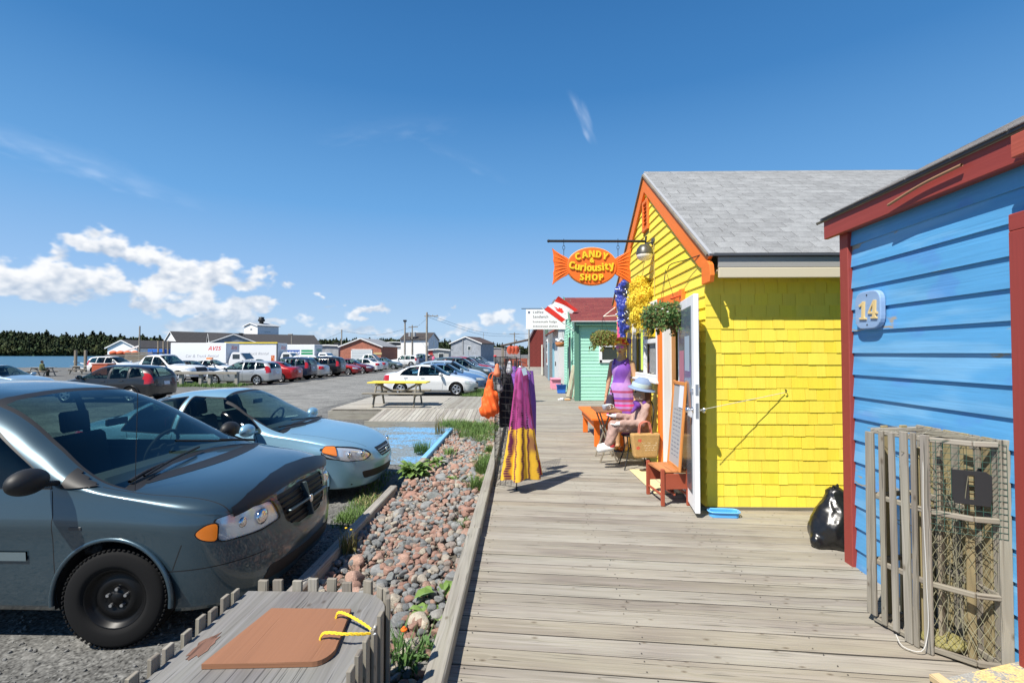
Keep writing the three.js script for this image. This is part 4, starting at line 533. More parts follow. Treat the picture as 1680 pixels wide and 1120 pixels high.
// ---- the two nearest cars
function noseX(S, y, z) { const xF = S.T[S.T.length - 1][0], r = Math.min(1, Math.abs(z) / S.Wd[S.Wd.length - 1][1]); return xF - S.rfront + S.rfront * Math.pow(1 - Math.pow(r, S.pf), 1 / S.pf) + spline(S.nose)(y) * (1 - r); }
{
  const van = makeCar(K.minivan, true); dress(van, phy({ color: lin(.040, .074, .098), metalness: .45, roughness: .34, clearcoat: 1, clearcoatRoughness: .03 }));
  van.name = 'minivan'; top(van, 'dark teal grey minivan with black hood deflector and whip antenna', 'minivan'); van.position.set(-4.26, 0, -4.24);
  // grille bars, crest, wipers, antenna, badge
  const gr = van.children.find((c) => c.name === 'grille');
  for (let i = 0; i < 6; i++) { const y = .635 + i * .042, w = .30 + i * .022, pts = []; for (let k = -8; k <= 8; k++) { const z = k / 8 * w; pts.push(V(noseX(K.minivan, y, z) + .004, y, z)); } M('grille_bar', tube(pts, .0075, 24, 5), mat.steelBlack, gr); }
  M('grille_cross', merge([beam([2.435, .60, 0], [2.36, .88, 0], .055, .022, .008), beam([2.41, .745, -.36], [2.415, .745, 0], .04, .016, .006), beam([2.415, .745, 0], [2.41, .745, .36], .04, .016, .006)]), std({ color: lin(.06, .085, .095), metalness: .5, roughness: .3 }), gr);
  M('grille_badge', ellipsoid(2.432, .74, 0, .012, .036, .03), mat.chrome, gr);
  M('wiper', merge([tube([[1.44, 1.12, -.72], [1.36, 1.16, -.40], [1.24, 1.235, .02]], .010, 20, 5), tube([[1.50, 1.10, -.78], [1.42, 1.135, -.6], [1.36, 1.165, -.42]], .013, 10, 5)]), mat.black, van);
  M('wiper', merge([tube([[1.50, 1.10, .70], [1.43, 1.14, .30], [1.37, 1.16, -.10]], .010, 20, 5), tube([[1.47, 1.085, .80], [1.455, 1.115, .62], [1.45, 1.13, .45]], .014, 10, 5)]), mat.black, van);
  M('antenna', merge([rod([1.56, 1.02, .86], [1.555, 1.74, .845], .0022), new THREE.CylinderGeometry(.012, .018, .03, 10).translate(1.56, 1.015, .86)]), mat.wire, van);
  M('side_badge', box(.085, .022, .006, .002), std({ color: lin(.08, .085, .09), metalness: .6, roughness: .4 }), van, [1.26, .82, .992]);
  // bowls behind the headlight lens
  for (const s of BOTH) for (const h of van.children.filter((c) => c.name === 'headlight' && Math.sign(c.geometry.attributes.position.getZ(0)) === s)) { for (const [x, z, r] of [[2.32, .58, .07], [2.25, .70, .055]]) { const b = new THREE.SphereGeometry(r, 20, 12); b.scale(.5, .85, 1); M('reflector', b, mat.chrome, h, [x - .012, .775, s * z]); } }
  const car = makeCar(K.compact, true); dress(car, phy({ color: lin(.25, .45, .59), metalness: .4, roughness: .34, clearcoat: 1, clearcoatRoughness: .03 }));
  car.name = 'saloon_car'; top(car, 'pale metallic blue saloon car parked beside the teal minivan', 'car'); car.position.set(-4.13, 0, -7.22); car.rotation.y = -.01;
  const g2 = car.children.find((c) => c.name === 'grille'); for (let i = 0; i < 3; i++) { const y = .562 + i * .034, w = .23 + i * .02, pts = []; for (let k = -6; k <= 6; k++) { const z = k / 6 * w; pts.push(V(noseX(K.compact, y, z) + .004, y, z)); } M('grille_bar', tube(pts, .007, 16, 5), mat.alloy, g2); } M('grille_badge', ellipsoid(2.135, .60, 0, .012, .03, .042), mat.chrome, g2);
  M('wiper', tube([[.98, 1.0, -.45], [.93, 1.02, -.1], [.86, 1.05, .3]], .009, 16, 5), mat.black, car); M('wiper', tube([[.99, .99, .12], [.94, 1.0, .4], [.86, 1.0, .66]], .009, 16, 5), mat.black, car);
  for (const s of BOTH) for (const h of car.children.filter((c) => c.name === 'headlight' && Math.sign(c.geometry.attributes.position.getZ(0)) === s)) for (const [x, z, r] of [[2.02, .58, .055], [1.88, .70, .05]]) { const b = new THREE.SphereGeometry(r, 20, 12); b.scale(.5, .9, 1); M('reflector', b, mat.chrome, h, [x - .038, .64, s * z]); }
  M('dash_paper', box(.18, .004, .12, .001), mat.whiteFlat, car, [.56, 1.02, -.32], [0, .3, .1]);
}
// ---------------------------------------------------------------- shops
// long boards (clapboards) on an upright wall: returns nothing, adds one mesh per board. The wall frame: origin o, along dir (unit, x-z), outward normal n
function boards(parent, { o, dir, n, len, y0, y1, exp, thick = .018, mats, gaps = [], clip, joint = 0, name = 'clapboard' }) {
  const d = V(dir[0], 0, dir[1]), nn = V(n[0], 0, n[1]); const basis = new THREE.Matrix4().makeBasis(d, V(0, 1, 0), nn); let row = 0; const cache = {};
  for (let y = y0; y < y1 - .01; y += exp, row++) {
    const h = Math.min(exp, y1 - y); let spans = [[0, len]]; if (clip) { const c = clip(y + h * .5); if (!c) continue; spans = [[Math.max(0, c[0]), Math.min(len, c[1])]]; }
    for (const [g0, g1, gy0, gy1] of gaps) if (y + h * .5 > gy0 && y + h * .5 < gy1) spans = spans.flatMap(([a, b]) => (g1 <= a || g0 >= b) ? [[a, b]] : [[a, g0], [g1, b]].filter(([p, q]) => q - p > .02));
    if (joint) spans = spans.flatMap(([a, b]) => { if (b - a < joint) return [[a, b]]; const j = a + (b - a) * (.25 + .5 * hash3(row, 7, Math.round(len * 10))); return [[a, j - .001], [j + .001, b]]; });
    for (const [a, b] of spans) {
      const L = b - a, key = `${L.toFixed(2)},${h.toFixed(3)},${row % 7}`; let g = cache[key];
      if (!g) { // wedge: thick at the lower edge, thin at the top, lapping under the next board
        const hh = h + .012, t0 = thick, t1 = .004, P = [[-L / 2, 0, 0], [L / 2, 0, 0], [L / 2, 0, t0], [-L / 2, 0, t0], [-L / 2, hh, 0], [L / 2, hh, 0], [L / 2, hh, t1], [-L / 2, hh, t1]];
        const F = [[3, 2, 6, 7], [0, 1, 2, 3], [7, 6, 5, 4], [0, 3, 7, 4], [1, 5, 6, 2]], pos = []; for (const [p, q, r, s] of F) for (const k of [p, q, r, p, r, s]) pos.push(...P[k]);
        g = new THREE.BufferGeometry(); g.setAttribute('position', new THREE.Float32BufferAttribute(pos, 3)); g.computeVertexNormals(); metreUV(g, 0, R() * 7, R() * 7); cache[key] = g;
      }
      const m = M(name, g, Array.isArray(mats) ? mats[Math.floor(hash3(row, Math.round(a * 100), 3) * mats.length)] : mats, parent); const c = V(...o).addScaledVector(d, (a + b) / 2); c.y = y; const mm = basis.clone().setPosition(c); m.applyMatrix4(mm); m.rotateX(rr(-.004, .004));
    }
  }
}
// roofing shingles on a slope given by its lower left corner, along, up-slope vectors
function shingles(parent, { o, along, up, w, run, exp, tab, mats, limit = 1e9, name = 'roof_shingle', thick = .006 }) {
  const a = V(...along).normalize(), u = V(...up).normalize(), n = a.clone().cross(u).normalize(); if (n.y < 0) n.negate(); const geos = [];
  for (let v = 0; v < 3; v++) { const g = box(tab - .006, exp + .02, thick, .0012, 0); geos.push(g); } const basis = new THREE.Matrix4().makeBasis(a, u, n); let count = 0; const list = [];
  const rows = Math.ceil(run / exp); for (let r = 0; r < rows; r++) { const off = (r % 2) * tab * .5 + hash3(r, 3, 1) * tab * .3; for (let x = -off; x < w; x += tab) { const x0 = Math.max(0, x), x1 = Math.min(w, x + tab); if (x1 - x0 < .03) continue; list.push([r, x0, x1]); } }
  const stuffs = []; const cut = {};
  for (const [r, x0, x1] of list) {
    const full = x1 - x0 > tab - .01; let g; if (full) g = geos[count % 3]; else { const k = (x1 - x0).toFixed(2); g = cut[k] ??= box(x1 - x0 - .006, exp + .02, thick, .0012, 0); }
    const c = V(...o).addScaledVector(a, (x0 + x1) / 2).addScaledVector(u, r * exp + exp / 2).addScaledVector(n, thick * .8 + .002); const mm = basis.clone().setPosition(c);
    if (count < limit) { const m = M(name, g, pick(mats), parent); m.applyMatrix4(mm); m.rotateX(-.012 + rr(-.004, .004)); m.rotateZ(rr(-.003, .003)); } else stuffs.push(g.clone().applyMatrix4(mm)); count++;
  }
  if (stuffs.length) M('further_shingles', merge(stuffs), mats[0], parent).userData.kind = 'stuff';
}
const flat = (pts, depth) => slab(pts, depth);           // helper: outline extruded
// a sheet from corner points (list of quads), for plain wall cores
function prism(pts, y0, y1) { const g = slab(pts.map(([x, z]) => [x, -z]), y1 - y0); g.rotateX(-Math.PI / 2); g.translate(0, y0, 0); return g; }

const YW = { x: 1.80, z0: -4.76, z1: -9.12, eave: 2.80, ridge: 4.55, zr: -6.94, xe: 7.2 };
const yellow = [paint(.99, .775, .080), paint(.985, .765, .072), paint(.99, .785, .09), paint(.98, .755, .075), paint(.96, .74, .08), paint(.99, .77, .062)];
const orange = paint(.88, .20, .02), red = paint(.30, .045, .034), greyFlat = plain(.30, .30, .31);
{
  const s = thing('candy_shop', 'yellow shingled candy shop with orange trimmed gable and grey roof', 'shop');
  // core walls (thin boxes with real door and window openings)
  const wt = .09, coreM = plain(.42, .31, .05);
  const door = [-6.18, -5.42], win = [-7.62, -6.36];           // z ranges in the gable wall
  // gable wall core as an outline with holes, in (z, y) turned to stand along z
  const gp = [[-YW.z0 - .001, DECK], [-YW.z1, DECK], [-YW.z1, YW.eave], [-YW.zr, YW.ridge - .06], [-YW.z0, YW.eave]];
  const hole = (z0, z1, y0, y1) => [[-z0, y0], [-z1, y0], [-z1, y1], [-z0, y1]];
  const gw = slab(gp, wt, 0, [hole(door[1], door[0], DECK + .001, DECK + 2.06), hole(win[1], win[0], 1.70, 2.62)]); gw.rotateY(Math.PI / 2); gw.translate(YW.x, 0, 0);
  const front = M('front_wall', gw, coreM, s);
  boards(front, { o: [YW.x - .001, 0, YW.z1], dir: [0, 1], n: [-1, 0], len: YW.z0 - YW.z1, y0: DECK + .02, y1: YW.ridge - .12, exp: .113, thick: .02, mats: yellow, gaps: [[door[0] - .1 - YW.z1, door[1] + .1 - YW.z1, 0, DECK + 2.16], [win[0] - .08 - YW.z1, win[1] + .08 - YW.z1, 1.62, 2.70], [YW.zr - YW.z1 - .16, YW.zr - YW.z1 + .16, 3.72, 4.18]], clip: (y) => { if (y < YW.eave) return [0, 99]; const k = (y - YW.eave) / (YW.ridge - YW.eave); return [k * (YW.zr - YW.z1) * .999 + .02, (YW.z0 - YW.z1) - k * (YW.z0 - YW.zr) - .02]; } });
  // side wall of sawn shingles
  const side = M('side_wall', box(YW.xe - YW.x - .1, YW.eave - DECK, wt, 0), yellow[1], s, [(YW.xe + YW.x + .1) / 2, (YW.eave + DECK) / 2, YW.z0 - wt / 2 - .001]);
  { const rows = 20, exp = .1145; const geos = {}; let n = 0; const inv = new THREE.Matrix4().copy(side.matrixWorld);
    side.updateMatrix();
    for (let r = 0; r < rows; r++) { let x = YW.x - .012 - rr(0, .0); const y = DECK + .015 + r * exp; while (x < 3.22) { let w = pick([.09, .11, .125, .14, .16, .19]); if (x < YW.x) w += .02; const h = exp + .02, t0 = rr(.008, .0125); const key = `${w},${t0.toFixed(3)}`;
      let g = geos[key]; if (!g) { const P = [[-w / 2 + .0015, 0, 0], [w / 2 - .0015, 0, 0], [w / 2 - .0015, 0, t0], [-w / 2 + .0015, 0, t0], [-w / 2 + .0015, h, 0], [w / 2 - .0015, h, 0], [w / 2 - .0015, h, .004], [-w / 2 + .0015, h, .004]], F = [[3, 2, 6, 7], [0, 1, 2, 3], [7, 6, 5, 4], [0, 3, 7, 4], [1, 5, 6, 2]], pos = []; for (const [a, b, c, d] of F) for (const k of [a, b, c, a, c, d]) pos.push(...P[k]); g = new THREE.BufferGeometry(); g.setAttribute('position', new THREE.Float32BufferAttribute(pos, 3)); g.computeVertexNormals(); metreUV(g, 1, R() * 5, R() * 5); geos[key] = g; }
      const m = M(n ? `shingle_${String(n).padStart(3, '0')}` : 'shingle', g, pick(yellow), side, [x + w / 2 - side.position.x, y + rr(-.004, .004) - side.position.y, YW.z0 + .001 - side.position.z], [rr(-.003, .003), 0, rr(-.004, .004)]); n++; x += w; } }
  }
  M('corner_base', box(1.6, .03, .02, .002), plain(.16, .14, .10), side, [2.5 - side.position.x, DECK + .012 - side.position.y, YW.z0 + .014 - side.position.z]);
  M('back_wall', box(.08, YW.eave - DECK, YW.z0 - YW.z1 - .2, 0), yellow[1], s, [YW.xe, (YW.eave + DECK) / 2, (YW.z0 + YW.z1) / 2]); M('far_wall', box(YW.xe - YW.x - .1, YW.eave - DECK, wt, 0), yellow[1], s, [(YW.xe + YW.x + .1) / 2, (YW.eave + DECK) / 2, YW.z1 + wt / 2 + .001]);
  M('shop_floor', box(YW.xe - YW.x - .3, .04, 4, 0), mat.oldBrown, s, [(YW.xe + YW.x) / 2, DECK + .03, (YW.z0 + YW.z1) / 2]);
  { const sh = [at(box(.3, 1.6, 2.6, .01), 5.2, DECK + .85, -6.9)]; M('shop_shelves', merge(sh), mat.oldBrown, s); }
  // roof: two slopes, boards + shingles
  const ov = .022, ez = YW.z0 + .20, slope = (YW.ridge - 2.925) / (ez - YW.zr); const eY = 2.925;
  const run = Math.hypot(ez - YW.zr, YW.ridge - eY), ang = Math.atan2(YW.ridge - eY, ez - YW.zr), xs = YW.x - ov;
  const roof = new THREE.Group(); roof.name = 'roof'; s.add(roof);
  M('roof_deck', at(box(YW.xe - xs + .1, .022, run, 0), (YW.xe + xs) / 2, (eY + YW.ridge) / 2 - .012, (ez + YW.zr) / 2, ang, 0, 0), mat.oldBrown, roof);
  M('roof_deck', at(box(YW.xe - xs + .1, .022, run, 0), (YW.xe + xs) / 2, (eY + YW.ridge) / 2 - .012, YW.zr - (ez - YW.zr) / 2, -ang, 0, 0), mat.oldBrown, roof);
  const gm = [.36, .38, .34, .40, .37].map((v) => rough(v * 1.07, v * 1.09, v * 1.10, 2.2, { bumpMap: speckBump, bumpScale: .002 }));
  shingles(roof, { o: [xs - .01, eY, ez + .015], along: [1, 0, 0], up: [0, Math.sin(ang), -Math.cos(ang)], w: 4.4, run: run + .01, exp: .135, tab: .305, mats: gm, limit: 298 });
  M('far_slope_shingles', at(box(YW.xe - xs, .012, run, 0), (YW.xe + xs) / 2, (eY + YW.ridge) / 2 + .006, YW.zr - (ez - YW.zr) / 2, -ang, 0, 0), gm[0], roof);
  M('ridge_cap', merge([at(box(YW.xe - xs, .012, .16, .003, 0), (YW.xe + xs) / 2, YW.ridge - .035, YW.zr + .07, ang, 0, 0), at(box(YW.xe - xs, .012, .16, .003, 0), (YW.xe + xs) / 2, YW.ridge - .035, YW.zr - .07, -ang, 0, 0)]), gm[1], roof);
  M('drip_edge', box(YW.xe - xs, .022, .03, .004), plain(.07, .075, .085, { roughness: .4 }), roof, [(YW.xe + xs) / 2, eY - .015, ez + .02]);
  M('fascia_board', box(YW.xe - xs - .06, .10, .022, .003), plain(.33, .32, .30), roof, [(YW.xe + xs) / 2 + .03, eY - .078, ez - .005]); M('soffit_board', box(YW.xe - xs - .06, .095, .022, .006), plain(.62, .55, .40), roof, [(YW.xe + xs) / 2 + .03, eY - .178, ez - .002]);
  M('soffit', box(YW.xe - xs - .06, .015, .2, 0), plain(.5, .46, .36), roof, [(YW.xe + xs) / 2 + .03, eY - .15, ez - .1]);
  // rake boards: orange, with a thin grey edge strip
  for (const k of [1, -1]) { const z1 = YW.zr, z0 = k > 0 ? ez + .02 : YW.zr - (ez - YW.zr); const c = k; const bw = .20; const pts = [[.001, 0], [run + .01, 0], [run - .06, -bw * .86], [run * .98 - .12, -bw], [bw * Math.tan(ang) + .001, -bw]]; const g = slab(pts, .03, .003); g.translate(0, 0, -.015); const m = new THREE.Matrix4().makeBasis(V(0, -Math.sin(ang), c * Math.cos(ang)), V(0, Math.cos(ang), c * Math.sin(ang)), V(-c, 0, 0)); m.setPosition(xs - .008, YW.ridge - .012, YW.zr); g.applyMatrix4(m); const bd = M('rake_board', g, orange, s); const st = box(run + .04, .03, .05, .004); st.translate(run / 2, .012, 0); st.applyMatrix4(m); M('rake_edge', st, plain(.33, .34, .36), bd); }
  M('rake_return', at(slab([[0, 0], [.20, 0], [.22, .06], [.20, .16], [.14, .21], [0, .22]], .035, .004), xs + .005, eY - .265, ez - .17, 0, -Math.PI / 2, 0), orange, s);
  // gable vent with slats
  const vent = M('gable_vent', at(slab([[-.15, 0], [.15, 0], [.15, .44], [-.15, .44]], .035, .004, [[[-.10, .05], [.10, .05], [.10, .39], [-.10, .39]]]), YW.x - .035, 3.74, YW.zr, 0, Math.PI / 2, 0), orange, s); for (let i = 0; i < 6; i++) M('vent_slat', box(.05, .012, .2, .002), orange, vent, [YW.x - .01, 3.82 + i * .055, YW.zr], [0, 0, .6]);
  // door frame, sill, window
  const dz = (door[0] + door[1]) / 2; const fr = M('door_frame', merge([at(box(.05, 2.2, .10, .005), YW.x - .03, DECK + 1.1, door[0] - .05), at(box(.05, 2.2, .10, .005), YW.x - .03, DECK + 1.1, door[1] + .05), at(box(.05, .12, .76, .005), YW.x - .03, DECK + 2.13, dz)]), orange, s);
  M('door_jamb', merge([at(box(.11, 2.05, .035, .004), YW.x + .035, DECK + 1.03, door[0] + .018), at(box(.11, .035, .69, .004), YW.x + .035, DECK + 2.04, dz)]), mat.white, fr); M('door_stop', box(.05, 2.0, .04, .003), wood(.5, .25, .1), fr, [YW.x + .11, DECK + 1.0, door[0] + .03]); M('threshold', box(.16, .03, .8, .006), mat.alloy, fr, [YW.x + .02, DECK + .035, dz]);
  // the open door leaf, swung back past the corner
  { const leaf = new THREE.Group(); leaf.name = 'door'; s.add(leaf); const hx = YW.x - .05, hz = door[1] + .02, fx = 1.60, fz = -4.47, L = .93, a = Math.atan2(fz - hz, fx - hx); leaf.position.set(hx, DECK + .045, hz); leaf.rotation.y = -a;   // local x runs from hinge to free edge
    M('leaf', box(L, 2.0, .045, .004, 1), paint(.84, .85, .86), leaf, [L / 2, 1.0, 0]);
    for (const [y0, y1] of [[.18, .82], [.98, 1.86]]) for (const sd of [-1, 1]) M('panel', box(L - .26, y1 - y0, .008, .003), paint(.80, .82, .84), leaf, [L / 2, (y0 + y1) / 2, sd * .025]);
    for (const sd of [-1, 1]) { const k = lathe([[0, 0], [.027, 0], [.027, .006], [.010, .010], [.010, .03], [.026, .038], [.029, .052], [.020, .066], [0, .068]], 18); k.rotateX(sd * Math.PI / 2); M('knob', k, mat.chrome, leaf, [L - .065, .93, sd * .023]); const dl = new THREE.CylinderGeometry(.028, .028, .014, 16); dl.rotateX(Math.PI / 2); M('deadbolt', dl, mat.chrome, leaf, [L - .065, 1.12, sd * .028]); }
    M('strike_plate', box(.004, .14, .026, .001), mat.alloy, leaf, [L + .002, .93, 0]); M('strike_plate', box(.004, .10, .026, .001), mat.alloy, leaf, [L + .002, 1.12, 0]); M('glass_panel', box(L - .24, .96, .006, 0), plain(.13, .17, .22, { roughness: .12 }), leaf, [L / 2, 1.42, .0275]); M('glass_panel', box(L - .24, .70, .006, 0), plain(.10, .12, .14, { roughness: .15 }), leaf, [L / 2, .50, .0275]); M('poster', box(.26, .36, .002, 0), plain(.42, .16, .22), leaf, [.30, 1.30, .0325]); M('poster', box(.24, .34, .002, 0), plain(.34, .42, .50), leaf, [.62, 1.45, .0325]);
    const tip = V(fx + .03, DECK + .99, fz + .02); M('tie_cord', rod([1.625, DECK + .985, -4.46], [2.53, DECK + 1.12, YW.z0 + .02], .003), plain(.6, .58, .5), leaf).applyMatrix4(leaf.matrix.clone().invert()); leaf.updateMatrix(); const cord = leaf.children[leaf.children.length - 1]; cord.position.set(0, 0, 0); cord.rotation.set(0, 0, 0); cord.geometry.applyMatrix4(new THREE.Matrix4().compose(leaf.position, leaf.quaternion, V(1, 1, 1)).invert());
    M('hook', tube([[2.53, DECK + 1.12, YW.z0 + .03], [2.545, DECK + 1.14, YW.z0 + .035], [2.54, DECK + 1.15, YW.z0 + .01]], .004, 8, 5), mat.wire, side).geometry.translate(-side.position.x, -side.position.y, -side.position.z);
  }
  { const w = new THREE.Group(); w.name = 'window'; s.add(w); const X = YW.x - .03, zc = (win[0] + win[1]) / 2, W = win[1] - win[0], y0 = 1.70, y1 = 2.62; M('frame', merge([at(box(.05, .08, W + .16, .005), X, y0 - .03, zc), at(box(.05, .08, W + .16, .005), X, y1 + .03, zc), at(box(.05, y1 - y0, .08, .005), X, (y0 + y1) / 2, win[0] - .04), at(box(.05, y1 - y0, .08, .005), X, (y0 + y1) / 2, win[1] + .04), at(box(.045, y1 - y0, .07, .005), X, (y0 + y1) / 2, zc), at(box(.045, .06, W / 2, .005), X, 2.16, zc + W / 4), at(box(.09, .03, W + .24, .005), X - .02, y0 - .08, zc)]), mat.white, w);
    M('pane', box(.006, y1 - y0, W / 2 - .04, 0), mat.pane, w, [YW.x + .02, (y0 + y1) / 2, zc - W / 4]); M('pane', box(.006, y1 - y0, W / 2 - .04, 0), mat.pane, w, [YW.x + .02, (y0 + y1) / 2, zc + W / 4]);
    M('notice', box(.003, .40, .40, 0), plain(.92, .62, .01), w, [X + .03, 2.42, zc + W / 4]); M('notice', box(.003, .62, .22, 0), plain(.68, .85, .12), w, [X + .03, 2.06, zc - W / 4 + .06]); M('notice', box(.003, .3, .24, 0), plain(.55, .60, .62), w, [X + .028, 2.46, zc - .12]); M('hung_plaque', box(.01, .42, .26, .004), rough(.45, .45, .44, 9), w, [X + .02, 1.94, zc + W / 4]); }
  // wall lamp
  const lamp = M('wall_lamp', merge([lathe([[0, .10], [.06, .09], [.10, .04], [.115, -.03], [.11, -.035], [.0, -.035]], 20).translate(1.66, 3.36, -6.55), rod([1.66, 3.45, -6.55], [1.79, 3.50, -6.55], .014), at(new THREE.CylinderGeometry(.05, .05, .03, 14), 1.775, 3.50, -6.55, 0, 0, Math.PI / 2)]), std({ color: lin(.10, .10, .09), metalness: .5, roughness: .4 }), s); M('globe', ellipsoid(1.66, 3.31, -6.55, .108, .075, .108), plain(.75, .72, .68, { roughness: .3 }), lamp);
  M('conduit', rod([1.775, 3.50, -6.52], [1.778, 2.75, -6.5], .006), plain(.5, .42, .12), s);
}
// ---- hanging sign on its iron arm
const fSerif = await new FontLoader().loadAsync('fonts/droid/droid_serif_bold.typeface.json'); const fBold = await new FontLoader().loadAsync('fonts/droid/droid_sans_bold.typeface.json');
function letter(ch, size, depth, bevel = .004, font = fBold) { const g = new TextGeometry(ch, { font, size, depth, curveSegments: 6, bevelEnabled: true, bevelThickness: bevel, bevelSize: bevel * .9, bevelSegments: 3 }); g.computeBoundingBox(); const b = g.boundingBox; g.translate(-(b.min.x + b.max.x) / 2, 0, 0); g.userData.w = b.max.x - b.min.x; return g; }
{
  const z = -6.94, c = onZ(971, 437, -z); const s = thing('candy_sign', 'orange wrapped candy shaped sign with raised yellow lettering hanging from an iron arm', 'sign', [c.x, c.y, z]); const F = -z / FOCAL; // metres per photo pixel there
  const orangeS = paint(.90, .17, .012), yel = paint(.85, .62, .02), rim = plain(.80, .55, .22);
  const el = (rx, ry, n = 56) => Array.from({ length: n }, (_, i) => [rx * Math.cos(i / n * 6.2832), ry * Math.sin(i / n * 6.2832)]);
  M('candy_body', slab(el(.356, .268), .05, .012).translate(0, 0, -.03), orangeS, s); M('candy_rim', slab(el(.362, .274), .03, .004).translate(0, 0, -.02), rim, s);
  for (const k of [-1, 1]) { // pleated wrapper fan
    const pts = []; const N = 12, A = [[.30, .085], [.36, .13], [.44, .17], [.52, .225], [.565, .262]]; const edge = []; for (let i = 0; i <= N; i++) { const t = i / N; edge.push([.555 - .012 * Math.abs(Math.sin(t * 9.4)) + .01 * Math.cos(t * 6.28), lerp(.262, -.262, t)]); }
    const out = [...A, ...edge.slice(1, -1), ...A.map(([x, y]) => [x, -y]).reverse()].map(([x, y]) => [x * k, y]); if (k < 0) out.reverse(); const g = slab(out, .03, .006); g.translate(0, 0, -.015); const fan = M('wrapper', g, orangeS, s);
    for (let i = 0; i < 7; i++) { const a = (i - 3) / 3 * .95; const x0 = .345, y0 = (i - 3) / 3 * .075, x1 = .535, y1 = (i - 3) / 3 * .20; M('pleat', tube([[k * x0, y0, .018], [k * (x0 + x1) / 2, (y0 + y1) / 2 + .012, .024], [k * x1, y1, .018]], .007, 10, 5), orangeS, fan); }
  }
  const put = (str, size, place) => { const gs = [...str].map((ch) => letter(ch, size, .016)); const tot = gs.reduce((a, g) => a + g.userData.w + size * .16, 0); let x = -tot / 2; gs.forEach((g, i) => { const w = g.userData.w; const cx = x + w / 2; const [px, py, r] = place(cx, tot); M('letter', g, yel, s, [px, py, .030], [0, 0, r]); x += w + size * .16; }); };
  put('CANDY', .092, (x) => [x * .92, .125 - .85 * x * x, -x * 1.5]); put('&', .062, () => [0, .048, 0]); put('Curiousity', .098, (x) => [x * .86, -.076 + .34 * x * x, x * .55]); put('SHOP', .088, (x) => [x * 1.05, -.207 + .25 * x * x, x * .5]);
  // arm, links
  const L = onZ(900, 393, -z), yb = onZ(971, 395, -z).y - c.y; M('iron_arm', merge([rod([L.x - c.x, yb, 0], [1.80 - c.x, yb - .01, 0], .018, 10), at(box(.03, .18, .06, .004), 1.785 - c.x, yb - .03, 0), ellipsoid(L.x - c.x, yb, 0, .022, .022, .022)]), mat.wire, s);
  for (const px of [925, 1014]) { const x = onZ(px, 400, -z).x - c.x; const link = new THREE.TorusGeometry(.028, .005, 6, 16); link.scale(.6, 1, 1); M('chain_link', merge([link.translate(x, yb - .095, 0), rod([x, yb - .12, 0], [x, yb - .26, 0], .004), rod([x, yb + .03, 0], [x, yb - .07, 0], .004)]), mat.wire, s); }
}
